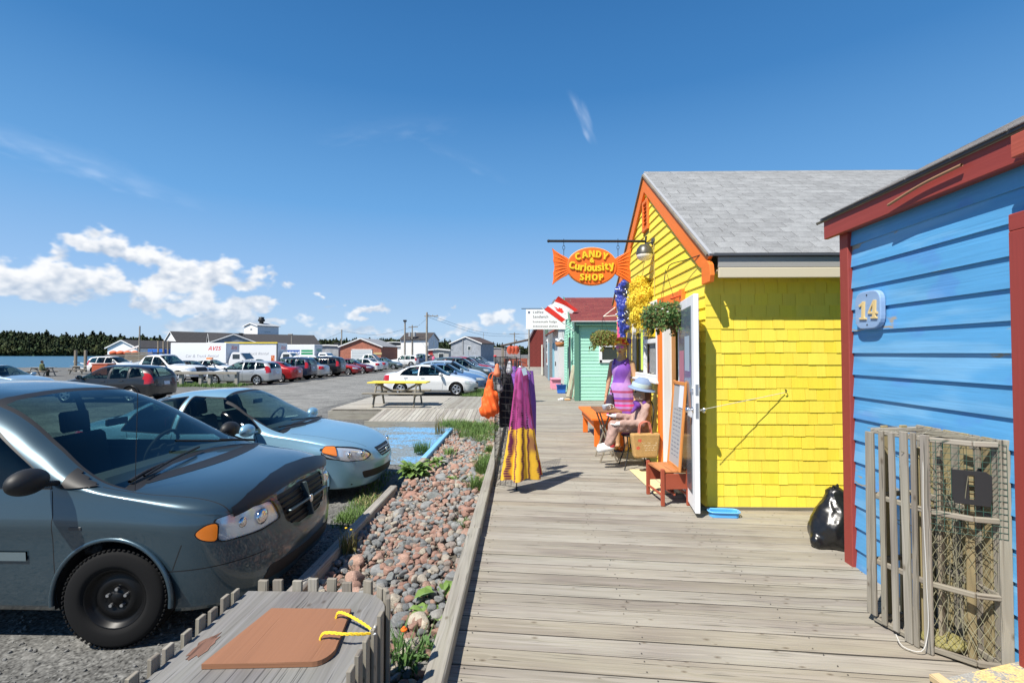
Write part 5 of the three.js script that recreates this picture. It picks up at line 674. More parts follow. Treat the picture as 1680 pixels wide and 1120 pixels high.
// ---- blue shed number 14
{
  const bx = (d) => 2.365 - .042 * (3.57 - d), s = thing('blue_shed', 'bright blue clapboard shed with dark red corner boards and number plaque', 'shed'); const dir = V(-.042, 0, 1).normalize(), nrm = V(-1, 0, -.042).normalize(), len = 5.4, c0 = V(bx(3.57), 0, -3.57);
  const blues = [.95, .98, 1, .91].map((k) => std({ color: lin(k, k, k), map: scuffed, bumpMap: paintedBump, bumpScale: .0015, roughness: .55 }));
  const inn = c0.clone().addScaledVector(nrm, -.02); const e = inn.clone().addScaledVector(dir, len), w3 = nrm.clone().multiplyScalar(-3.6); const pts = [inn, e, e.clone().add(w3), inn.clone().add(w3)].map((p) => [p.x, p.z]);
  M('wall_core', prism(pts, DECK, 2.96), blues[1], s);
  boards(s, { o: [c0.x, 0, c0.z], dir: [dir.x, dir.z], n: [nrm.x, nrm.z], len, y0: DECK - .02, y1: 2.90, exp: .152, thick: .019, mats: blues, gaps: [[1.27, 2.4, 0, 2.56]] });
  // planked end wall away from the camera side
  const put = (name, w, h, d, along, y, out, m, par = s) => { const g = box(w, h, d, .004, h > w ? 1 : 0); const p = c0.clone().addScaledVector(dir, along).addScaledVector(nrm, out); const o = M(name, g, m, par, [p.x, y, p.z]); o.rotation.y = Math.atan2(-dir.z, dir.x); return o; };
  put('corner_board', .095, 2.42, .035, .03, DECK + 1.2, .022, red); put('door_post', .16, 2.06, .05, 1.365, DECK + 1.03, .03, red); put('door_post', .16, 2.06, .05, 2.32, DECK + 1.03, .03, red); put('door_head', 1.11, .08, .048, 1.84, DECK + 2.10, .03, red); put('shed_door', .84, 2.05, .03, 1.83, DECK + 1.06, .012, paint(.30, .06, .045));
  const ov = .075; put('fascia', len + .12, .14, .03, len / 2 - .06, 2.922, ov, red); put('drip_edge', len + .14, .028, .05, len / 2 - .06, 3.0, ov + .01, plain(.05, .055, .065, { roughness: .5 })); put('soffit', len, .02, .09, len / 2, 2.87, ov / 2, plain(.2, .06, .05));
  // roof slope rising away from the walk
  const up = V(-nrm.x * .89, .455, -nrm.z * .89).normalize(), oR = c0.clone().addScaledVector(dir, -.10).addScaledVector(nrm, ov + .03).setY(3.0); const roof = new THREE.Group(); roof.name = 'roof'; s.add(roof);
  const gm = [.30, .34, .38, .27].map((v) => rough(v, v * .93, v * .88, 2.4)); const n = dir.clone().cross(up).normalize(); if (n.y < 0) n.negate(); const dk = box(len + .2, 2.2, .02, 0); const mb = new THREE.Matrix4().makeBasis(dir, up, n).setPosition(oR.clone().addScaledVector(dir, len / 2).addScaledVector(up, 1.1).addScaledVector(n, -.012)); dk.applyMatrix4(mb); M('roof_deck', dk, mat.oldBrown, roof);
  shingles(roof, { o: [oR.x, oR.y, oR.z], along: [dir.x, 0, dir.z], up: [up.x, up.y, up.z], w: len + .1, run: 2.2, exp: .14, tab: .31, mats: gm, limit: 290, thick: .007 });
  put('rake_trim', .03, .12, .03, -.02, 2.92, .05, red); 
  put('bracket_box', .9, .10, .05, 1.86, 2.905, .125, paint(.42, .085, .05)); { const a = c0.clone().addScaledVector(dir, .60).addScaledVector(nrm, .115), b = c0.clone().addScaledVector(dir, 1.12).addScaledVector(nrm, .115); M('old_stick', tube([[a.x, 2.895, a.z], [(a.x + b.x) / 2, 2.93, (a.z + b.z) / 2], [b.x, 2.94, b.z]], .008, 10, 6), plain(.30, .17, .09), s); }
  // number plaque
  const pq = thing('number_plaque', 'rounded pale blue plaque with gilt number 14 on the blue shed', 'plaque'); { const p = c0.clone().addScaledVector(dir, .30).addScaledVector(nrm, .028); pq.position.set(p.x, 2 + (579 - 509) / FOCAL * 3.27 - .0, p.z); pq.rotation.y = Math.atan2(-dir.z, dir.x); pq.scale.setScalar(1.2); }
  const r = roundPoly([[-.105, -.105], [.105, -.105], [.105, .105], [-.105, .105]], .07, 6); M('plate', slab(r, .02, .005).translate(0, 0, -.002), paint(.27, .41, .64), pq); let x = -.068; for (const ch of '14') { const g = letter(ch, .098, .008, .002, fSerif); const sk = new THREE.Matrix4().makeShear(0, 0, .18, 0, 0, 0); M('numeral', g, plain(.70, .52, .24, { roughness: .4 }), pq, [x + g.userData.w / 2, -.05, .020], [0, 0, -.06]); x += g.userData.w + .012; } for (const y of [-.082, .082]) M('screw', new THREE.CylinderGeometry(.004, .004, .004, 8).rotateX(Math.PI / 2), mat.wire, pq, [0, y, .024]);
}
// ---- mint green shop
{
  const G = { x: 1.74, z0: -15.4, z1: -19.6, eave: 2.98, ridge: 3.95 }; const s = thing('green_shop', 'mint green clapboard shop with dark green trim and red roof', 'shop'); const mint = [.96, 1, 1.04].map((k) => paint(.40 * k, .76 * k, .58 * k)), dk = paint(.10, .24, .17), redR = rough(.30, .06, .055, 4);
  M('wall_core', prism([[G.x + .02, G.z0 - .02], [6, G.z0 - .02], [6, G.z1], [G.x + .02, G.z1]], DECK, G.eave), mint[1], s);
  const zr = (G.z0 + G.z1) / 2; const gg = slab([[-G.z0, G.eave], [-G.z1, G.eave], [-zr, G.ridge - .05]], .1); gg.rotateY(Math.PI / 2); gg.translate(G.x + .02, 0, 0); M('gable', gg, mint[0], s);
  const sw = new THREE.Group(); sw.name = 'side_wall'; s.add(sw); boards(sw, { o: [G.x + .02, 0, G.z0], dir: [1, 0], n: [0, 1], len: 3.2, y0: DECK + .02, y1: G.eave - .1, exp: .104, mats: mint, gaps: [[.70, 2.2, 1.70, 2.72]] });
  const fw = new THREE.Group(); fw.name = 'front_wall'; s.add(fw); boards(fw, { o: [G.x, 0, G.z1], dir: [0, 1], n: [-1, 0], len: 4.2, y0: DECK + .02, y1: G.ridge - .1, exp: .104, mats: mint, gaps: [[1.2, 3.3, 0, 2.7]], clip: (y) => y < G.eave ? [0, 9] : [(y - G.eave) / (G.ridge - G.eave) * 2.1, 4.2 - (y - G.eave) / (G.ridge - G.eave) * 2.1] });
  M('corner_board', box(.14, G.eave - DECK, .14, .006, 1), dk, s, [G.x + .01, (G.eave + DECK) / 2, G.z0 + .01]); M('eave_board', box(4, .14, .05, .005), dk, s, [3.7, G.eave - .05, G.z0 + .20]);
  const door = M('shop_door', box(.04, 2.05, .9, .01), plain(.045, .05, .05), s, [G.x - .01, DECK + 1.04, -17.2]); M('door_trim', merge([at(box(.05, 2.2, .1, .005), G.x - .02, DECK + 1.1, -16.65), at(box(.05, 2.2, .1, .005), G.x - .02, DECK + 1.1, -17.75)]), mint[2], s);
  const w = new THREE.Group(); w.name = 'window'; s.add(w); const wx = G.x + .02 + 1.45; M('frame', merge([at(box(1.5, .09, .05, .004), wx, 1.74, G.z0 + .03), at(box(1.5, .09, .05, .004), wx, 2.68, G.z0 + .03), at(box(.09, 1, .05, .004), wx - .71, 2.2, G.z0 + .03), at(box(.09, 1, .05, .004), wx + .71, 2.2, G.z0 + .03), at(box(1.35, .06, .045, .004), wx, 2.22, G.z0 + .03)]), mat.white, w); M('pane', box(1.36, .42, .01, 0), mat.pane, w, [wx, 1.98, G.z0 + .012]); M('pane', box(1.36, .42, .01, 0), mat.pane, w, [wx, 2.46, G.z0 + .012]);
  const ez = G.z0 + .22, rn = Math.hypot(ez - zr, G.ridge - G.eave), an = Math.atan2(G.ridge - G.eave, ez - zr); const roof = new THREE.Group(); roof.name = 'roof'; s.add(roof); M('roof_deck', at(box(4.6, .02, rn, 0), 3.82, (G.eave + G.ridge) / 2, (ez + zr) / 2, an, 0, 0), mat.oldBrown, roof); M('roof_deck', at(box(4.6, .03, rn, 0), 3.82, (G.eave + G.ridge) / 2, zr - (ez - zr) / 2, -an, 0, 0), redR, roof);
  shingles(roof, { o: [1.53, G.eave + .012, ez + .01], along: [1, 0, 0], up: [0, Math.sin(an), -Math.cos(an)], w: 3.2, run: rn, exp: .16, tab: .33, mats: [redR, rough(.27, .05, .05, 4), rough(.33, .07, .06, 4)], limit: 200 }); for (const k of [1, -1]) M('rake_board', beam([1.53, G.ridge, zr], [1.53, G.eave, k > 0 ? ez : 2 * zr - ez], .03, .14, .004), dk, s); M('gutter', box(4.5, .035, .06, .006), plain(.5, .52, .52), roof, [3.82, G.eave - .0, ez + .02]);
}
// ---- shops further along the walk: grey, then red barn
{
  const s = thing('grey_shop', 'narrow weathered grey shop with white sash window along the boardwalk', 'shop'); const m = rough(.36, .36, .37, 2), x0 = 1.55; M('wall', prism([[x0, -26.5], [6, -26.5], [6, -33.5], [x0, -33.5]], DECK, 3.7), m, s); M('upper_wall', prism([[x0 + .3, -27.2], [6, -27.2], [6, -33], [x0 + .3, -33]], 3.7, 5.0), m, s);
  const w = M('window', box(.05, 1.5, 1.1, .01), mat.white, s, [x0 - .02, 2.05, -28.6]); for (const dy of [-.34, .34]) for (const dz of [-.25, .25]) M('pane', box(.02, .58, .42, 0), mat.pane, w, [-.022, dy, dz]); M('shutter_panel', box(.05, 1.0, 2.2, .01), plain(.10, .16, .10), s, [x0 - .03, 3.55, -29.4]); M('door', box(.05, 2.05, .9, .01), plain(.22, .36, .44), s, [x0 - .02, DECK + 1.03, -27.2]); M('door', box(.05, 2.05, .9, .01), plain(.72, .72, .62), s, [x0 - .14, DECK + 1.03, -33.0]); M('front_wall_boards', box(.03, 3.1, 1.2, 0), m, s, [x0 - .01, DECK + 1.6, -32.9]); M('end_window', box(1.2, .9, .04, .01), mat.white, s, [3.3, 2.2, -26.47]);
  const s2 = thing('white_trim_shop', 'small pale shop with dark red trim between the green and grey shops', 'shop'); M('wall', prism([[1.62, -21.2], [5.5, -21.2], [5.5, -25.2], [1.62, -25.2]], DECK, 3.3), plain(.62, .64, .64), s2); M('awning_board', box(.5, .06, 3.6, .01), plain(.32, .07, .05), s2, [1.45, 3.0, -23.2], [0, 0, .5]); M('door', box(.05, 2.0, .9, .01), plain(.2, .4, .5), s2, [1.6, DECK + 1, -24.2]); M('roof', prism([[1.3, -21], [5.7, -21], [5.7, -25.4], [1.3, -25.4]], 3.3, 3.42), plain(.3, .07, .06), s2);
  const b = thing('red_barn', 'dark red barn shaped shop with gambrel roof at the end of the walk', 'barn'); const rm = rough(.30, .05, .04, 2); const bg = slab([[0, 0], [7, 0], [7, 3.2], [6.2, 4.8], [3.5, 6.0], [.8, 4.8], [0, 3.2]], 9); M('wall', bg.translate(0, .3, 0), rm, b); b.position.set(.9, 0, -62); b.rotation.y = 0; M('roof', merge([beam([-.1, 3.5, 4.5], [.75, 5.15, 4.5], 9.4, .08), beam([.75, 5.15, 4.5], [3.5, 6.4, 4.5], 9.4, .08), beam([3.5, 6.4, 4.5], [6.25, 5.15, 4.5], 9.4, .08), beam([6.25, 5.15, 4.5], [7.1, 3.5, 4.5], 9.4, .08)]), rough(.2, .04, .04, 2), b); M('window', box(.9, 1.2, .06, .01), mat.white, b, [2.4, 4.2, 9.02]); M('window', box(.06, 1.2, .9, .01), mat.white, b, [-.03, 2.2, 6.5]); M('door', box(.06, 2.2, 1.1, .01), plain(.2, .03, .03), b, [-.03, 1.6, 3.5]);
  const c = thing('covered_stall', 'dark open fronted stall with sloping roof beside the far red barn', 'stall', [-.6, 0, -56]); M('roof', box(3.4, .12, 5, .01), plain(.16, .13, .11), c, [0, 3.2, 0], [0, 0, .22]); for (const [x, z] of [[-1.5, 2.3], [1.5, 2.3], [-1.5, -2.3], [1.5, -2.3]]) M('post', box(.14, 3.0, .14, .01), mat.oldBrown, c, [x, 1.5 + x * .2, z]); M('counter', box(2.6, 1.1, .5, .02), plain(.30, .08, .05), c, [0, .55 + .3, 1.6]);
}
// ---------------------------------------------------------------- things around the shops
// smooth skin over tapered bones: [ax,ay,az, bx,by,bz, ra, rb]; naive surface nets on a grid
function fleshed(bones, cell = .014, k = .03, bump = null) {
  let lo = [1e9, 1e9, 1e9], hi = [-1e9, -1e9, -1e9]; for (const b of bones) for (let a = 0; a < 3; a++) { const r = Math.max(b[6], b[7]) + cell * 3 + (bump ? .05 : 0); lo[a] = Math.min(lo[a], b[a] - r, b[a + 3] - r); hi[a] = Math.max(hi[a], b[a] + r, b[a + 3] + r); }
  const n = [0, 1, 2].map((a) => Math.ceil((hi[a] - lo[a]) / cell) + 1), F = new Float32Array(n[0] * n[1] * n[2]), id = (i, j, l) => (l * n[1] + j) * n[0] + i;
  const sd = (x, y, z) => { let d = 1e9; for (const b of bones) { const ex = b[3] - b[0], ey = b[4] - b[1], ez = b[5] - b[2], px = x - b[0], py = y - b[1], pz = z - b[2], l = ex * ex + ey * ey + ez * ez; const t = l < 1e-9 ? 0 : clamp((px * ex + py * ey + pz * ez) / l); const q = Math.hypot(px - ex * t, py - ey * t, pz - ez * t) - (b[6] + (b[7] - b[6]) * t); const h = Math.max(k - Math.abs(d - q), 0) / k; d = d > 1e8 ? q : Math.min(d, q) - h * h * k * .25; } return bump ? d + bump(x, y, z) : d; };
  for (let l = 0; l < n[2]; l++) for (let j = 0; j < n[1]; j++) for (let i = 0; i < n[0]; i++) F[id(i, j, l)] = sd(lo[0] + i * cell, lo[1] + j * cell, lo[2] + l * cell);
  const vi = new Int32Array(F.length).fill(-1), pos = [], idx = [];
  for (let l = 0; l < n[2] - 1; l++) for (let j = 0; j < n[1] - 1; j++) for (let i = 0; i < n[0] - 1; i++) { let c = 0, sx = 0, sy = 0, sz = 0; const val = (a, b, e) => F[id(i + a, j + b, l + e)]; for (let a = 0; a < 2; a++) for (let b = 0; b < 2; b++) { for (const [p, q] of [[[0, a, b], [1, a, b]], [[a, 0, b], [a, 1, b]], [[a, b, 0], [a, b, 1]]]) { const f = val(...p), g = val(...q); if ((f < 0) !== (g < 0)) { const t = f / (f - g); sx += p[0] + (q[0] - p[0]) * t; sy += p[1] + (q[1] - p[1]) * t; sz += p[2] + (q[2] - p[2]) * t; c++; } } } if (c) { vi[id(i, j, l)] = pos.length / 3; pos.push(lo[0] + (i + sx / c) * cell, lo[1] + (j + sy / c) * cell, lo[2] + (l + sz / c) * cell); } }
  const quad = (a, b, c, d, f) => f ? idx.push(a, b, c, a, c, d) : idx.push(a, c, b, a, d, c);
  for (let l = 1; l < n[2] - 1; l++) for (let j = 1; j < n[1] - 1; j++) for (let i = 1; i < n[0] - 1; i++) { const f = F[id(i, j, l)]; const X = F[id(i + 1, j, l)], Y = F[id(i, j + 1, l)], Z = F[id(i, j, l + 1)]; if ((f < 0) !== (X < 0)) quad(vi[id(i, j - 1, l - 1)], vi[id(i, j, l - 1)], vi[id(i, j, l)], vi[id(i, j - 1, l)], f < 0); if ((f < 0) !== (Y < 0)) quad(vi[id(i - 1, j, l - 1)], vi[id(i - 1, j, l)], vi[id(i, j, l)], vi[id(i, j, l - 1)], f < 0); if ((f < 0) !== (Z < 0)) quad(vi[id(i - 1, j - 1, l)], vi[id(i, j - 1, l)], vi[id(i, j, l)], vi[id(i - 1, j, l)], f < 0); }
  const g = new THREE.BufferGeometry(); g.setAttribute('position', new THREE.Float32BufferAttribute(pos, 3)); g.setAttribute('uv', new THREE.Float32BufferAttribute(pos.filter((_, i) => i % 3 < 2), 2)); g.setIndex(idx); g.computeVertexNormals(); return g;
}
function hand(x, y, z, dx, dy, dz, s = 1, side = 1) { // five fingers, slightly curled, pointing along d
  const d = V(dx, dy, dz).normalize(), w = d.clone().cross(V(0, 0, 1)).lengthSq() < .1 ? V(1, 0, 0) : d.clone().cross(V(0, 0, 1)).normalize(), u = w.clone().cross(d), o = V(x, y, z), b = []; const P = (a, c, e) => o.clone().addScaledVector(d, a * s).addScaledVector(u, c * s).addScaledVector(w, e * s); const add = (p, q, r, t) => b.push([p.x, p.y, p.z, q.x, q.y, q.z, r * s, t * s]);
  add(P(0, 0, 0), P(.06, 0, 0), .026, .03); for (const [c, l] of [[-.03, .065], [-.01, .078], [.01, .072], [.029, .055]]) { add(P(.07, c, 0), P(.07 + l * .55, c * 1.15, .006 * side), .0095, .009); add(P(.07 + l * .55, c * 1.15, .006 * side), P(.07 + l, c * 1.15, .024 * side), .009, .0075); } add(P(.02, -.028, 0), P(.055, -.058, .012 * side), .012, .0105); add(P(.055, -.058, .012 * side), P(.085, -.062, .022 * side), .0105, .0085); return b;
}
function cloth(rings, nTheta, folds, matl) { // rings: [y, rx, rz, cx, cz]; folds(theta, t) scales the radius
  const pos = [], uv = [], idx = [], n = rings.length; for (let i = 0; i < n; i++) for (let j = 0; j <= nTheta; j++) { const th = j / nTheta * 6.2832, t = i / (n - 1), [y, rx, rz, cx = 0, cz = 0] = rings[i], f = folds(th, t); pos.push(cx + Math.cos(th) * rx * f, y + (i === n - 1 ? .012 * Math.sin(th * 5) : 0), cz + Math.sin(th) * rz * f); uv.push(j / nTheta, 1 - t); }
  for (let i = 0; i < n - 1; i++) for (let j = 0; j < nTheta; j++) { const a = i * (nTheta + 1) + j, b = a + nTheta + 1; idx.push(a, b, a + 1, b, b + 1, a + 1); } const g = new THREE.BufferGeometry(); g.setAttribute('position', new THREE.Float32BufferAttribute(pos, 3)); g.setAttribute('uv', new THREE.Float32BufferAttribute(uv, 2)); g.setIndex(idx); g.computeVertexNormals(); return g;
}
function ringsFrom(ctrl, n) { const s = [1, 2, 3, 4].map((k) => spline(ctrl.map((c) => [c[0], c[k] ?? 0]).map(([y, v]) => [y, v]))); const y0 = ctrl[0][0], y1 = ctrl[ctrl.length - 1][0]; return Array.from({ length: n + 1 }, (_, i) => { const y = lerp(y0, y1, i / n); return [y, ...s.map((f) => f(y))]; }); }
function leafCloud(n, place, size, seed, cup = .35) { // many small folded leaves; place(q) gives [position, outward normal]
  const q = rng(seed), pos = [], nor = []; for (let i = 0; i < n; i++) { const [p, o] = place(q); const s = size * (.6 + .8 * q()); const t = V(q() - .5, q() - .5, q() - .5).cross(o).normalize(), d = o.clone().multiplyScalar(.35 + .5 * q()).addScaledVector(t, 1).addScaledVector(V(0, -1, 0), cup * q()).normalize(), w = d.clone().cross(o).normalize(); const tip = p.clone().addScaledVector(d, s), m = p.clone().addScaledVector(d, s * .5), l = m.clone().addScaledVector(w, s * .3).addScaledVector(o, s * .12), r = m.clone().addScaledVector(w, -s * .3).addScaledVector(o, s * .12); for (const [a, b, c] of [[p, l, tip], [p, tip, r]]) { const nn = b.clone().sub(a).cross(c.clone().sub(a)).normalize(); if (nn.dot(o) < 0) nn.negate(); for (const v of [a, b, c]) { pos.push(v.x, v.y, v.z); nor.push(nn.x, nn.y, nn.z); } } } const g = new THREE.BufferGeometry(); g.setAttribute('position', new THREE.Float32BufferAttribute(pos, 3)); g.setAttribute('normal', new THREE.Float32BufferAttribute(nor, 3)); return g;
}
function blades(n, spread, h, seed, lean = .4, w = .006) { const q = rng(seed), pos = []; for (let i = 0; i < n; i++) { const a = q() * 6.2832, r = spread * Math.sqrt(q()), x = Math.cos(a) * r, z = Math.sin(a) * r, b = q() * 6.2832, H = h * (.5 + .6 * q()), L = lean * H * (.3 + q()), dx = Math.cos(b) * L, dz = Math.sin(b) * L, ww = w * (.6 + .8 * q()), px = -Math.sin(b) * ww, pz = Math.cos(b) * ww; const P = [[x - px, 0, z - pz], [x + px, 0, z + pz], [x + dx * .35 + px * .8, H * .6, z + dz * .35 + pz * .8], [x + dx * .35 - px * .8, H * .6, z + dz * .35 - pz * .8], [x + dx, H, z + dz]]; for (const k of [0, 1, 2, 0, 2, 3, 3, 2, 4]) pos.push(...P[k]); } const g = new THREE.BufferGeometry(); g.setAttribute('position', new THREE.Float32BufferAttribute(pos, 3)); g.computeVertexNormals(); return g; }
function rosette(n, len, seed, w = .42) { const q = rng(seed), pos = []; for (let i = 0; i < n; i++) { const a = q() * 6.2832, r = len * (.55 + .6 * q()), el = .25 + q() * .75, c = Math.cos(a), s = Math.sin(a), st = len * .5 * q(), y0 = q() * len * .5; const P = (t, o, up) => [c * (st + r * t * Math.cos(el)) - s * o * r, y0 + r * (Math.sin(el) * t - .5 * t * t) + up, s * (st + r * t * Math.cos(el)) + c * o * r]; const L = [P(0, 0, 0), P(.35, w * .42, .012), P(.7, w * .38, .012), P(1, 0, 0), P(.7, -w * .38, .012), P(.35, -w * .42, .012), P(.5, 0, -.004)]; for (let k = 0; k < 6; k++) pos.push(...L[6], ...L[k], ...L[(k + 1) % 6]); } const g = new THREE.BufferGeometry(); g.setAttribute('position', new THREE.Float32BufferAttribute(pos, 3)); g.computeVertexNormals(); return g; }

// ---- bin sided with old trap slats, brown lid board on it
{
  const s = thing('slatted_bin', 'weathered bin sided with old lobster trap slats and a grey board top', 'bin'); const top_ = .895; const x0 = -1.27, x1 = -.585, z0 = -.95, z1 = -2.27; const arc = []; for (let i = 0; i <= 8; i++) { const a = i / 8 * Math.PI / 2; arc.push([x1 - .19 + Math.cos(a) * .19, z1 + .19 - Math.sin(a) * .19]); }
  const outline = [[x1, z0], ...arc, [x0, z1], [x0, z0]]; M('top_board', prism(outline, top_ - .03, top_), wood(.225, .22, .215, { bumpScale: .005 }), s); { const g = s.children[0].geometry; metreUV(g, 2, .3, .2); }
  const geos = [0, 1, 2, 3].map(() => box(.044, .80, .017, .002, 1)); const path = [[x0 - .012, z0], [x0 - .012, z1 - .012]]; const pts = []; for (let z = z0; z > z1 + .03; z -= .083) pts.push([x0 - .014, z, Math.PI / 2]); for (let x = x0 + .06; x < x1 - .2; x += .080) pts.push([x, z1 - .013, 0]); for (let i = 1; i < 5; i++) { const a = Math.PI / 2 * (1 - i / 4.6); pts.push([x1 - .19 + Math.cos(a) * .204, z1 + .19 - Math.sin(a) * .204, -(Math.PI / 2 - a)]); } for (let z = z1 + .28; z < z0; z += .088) pts.push([x1 + .014, z, Math.PI / 2]);
  pts.forEach(([x, z, r], i) => M(i ? `slat_${String(i).padStart(3, '0')}` : 'slat', geos[i % 4], pick([mat.slat, mat.slatPale, mat.slat]), s, [x, top_ - .36 + rr(.0, .018), z], [rr(-.015, .015), r, rr(-.02, .02)])); M('inner_box', prism([[x1 - .05, z0 + .02], [x1 - .05, z1 + .08], [x0 + .05, z1 + .05], [x0 + .05, z0 + .02]], .14, top_ - .04), mat.oldBrown, s);
  { const q = rng(55), o = []; for (let i = 0; i < 26; i++) { const a = i / 26 * 6.2832, r = .6 + .5 * q(); o.push([-1.20 + Math.cos(a) * .035 * r, -1.84 + Math.sin(a) * .10 * r]); } const g = prism(o, top_ + .0006, top_ + .002); metreUV(g, 2, .1, .1); M('red_paint_stain', g, wood(.21, .11, .08), s); }
  const b = thing('brown_lid', 'brown painted wooden lid board with rope handle lying on the slatted bin', 'lid board'); const q = [[445, 998], [576, 999], [556, 1058], [527, 1086], [330, 1090]].map(([x, y]) => onY(x, y, top_ + .018)); const ol = q.map((p) => [p.x, p.z]); const e = []; ol.forEach((p, i) => { if (i === 2 || i === 3) return; e.push(p); if (i === 1) { const [a, c1, c2, d] = [ol[1], ol[2], ol[3], ol[4]]; for (let k = 1; k <= 6; k++) { const t = k / 7; const u = 1 - t; const corner = [c2[0] + (c1[0] - a[0]) * .35 + .02, c2[1] + .01]; e.push([u * u * c1[0] + 2 * u * t * (c1[0] - .005) + t * t * (c2[0] - .05), u * u * c1[1] + 2 * u * t * (c2[1] + .012) + t * t * c2[1]]); } } });
  const lid = M('board', prism(e, top_ + .002, top_ + .020), paint(.285, .130, .066, { roughness: .65, bumpMap: weatheredBump, bumpScale: .002 }), b); metreUV(lid.geometry, 2, .9, .1);
  const h1 = onY(550, 1010, top_ + .03), tip = onY(611, 1037, top_ + .03), h2 = onY(524, 1045, top_ + .03), mid1 = onY(585, 1016, top_ + .05), mid2 = onY(570, 1040, top_ + .05); const rp = [h1.clone().setY(top_ + .012), h1.clone().add(V(.01, .012, 0)), mid1, tip, mid2, h2.clone().add(V(.012, .012, 0)), h2.clone().setY(top_ + .012)]; const cv = new THREE.CatmullRomCurve3(rp), N = 120; const strands = []; for (let k = 0; k < 3; k++) { const pp = []; for (let i = 0; i <= N; i++) { const c = cv.getPointAt(i / N), a = i * .42 + k * 2.094; pp.push(V(c.x + Math.cos(a) * .0028, c.y + Math.sin(a) * .0028, c.z + Math.cos(a + 1) * .0028)); } strands.push(tube(pp, .0028, N, 5)); }
  M('rope_handle', merge(strands), plain(.82, .56, .03), b); M('rope_tie', merge([ellipsoid(tip.x, top_ + .034, tip.z, .011, .010, .011), ellipsoid(tip.x + .006, top_ + .040, tip.z - .008, .005, .011, .004), ellipsoid(tip.x + .008, top_ + .03, tip.z + .01, .009, .005, .004)]), mat.whiteFlat, b);
}
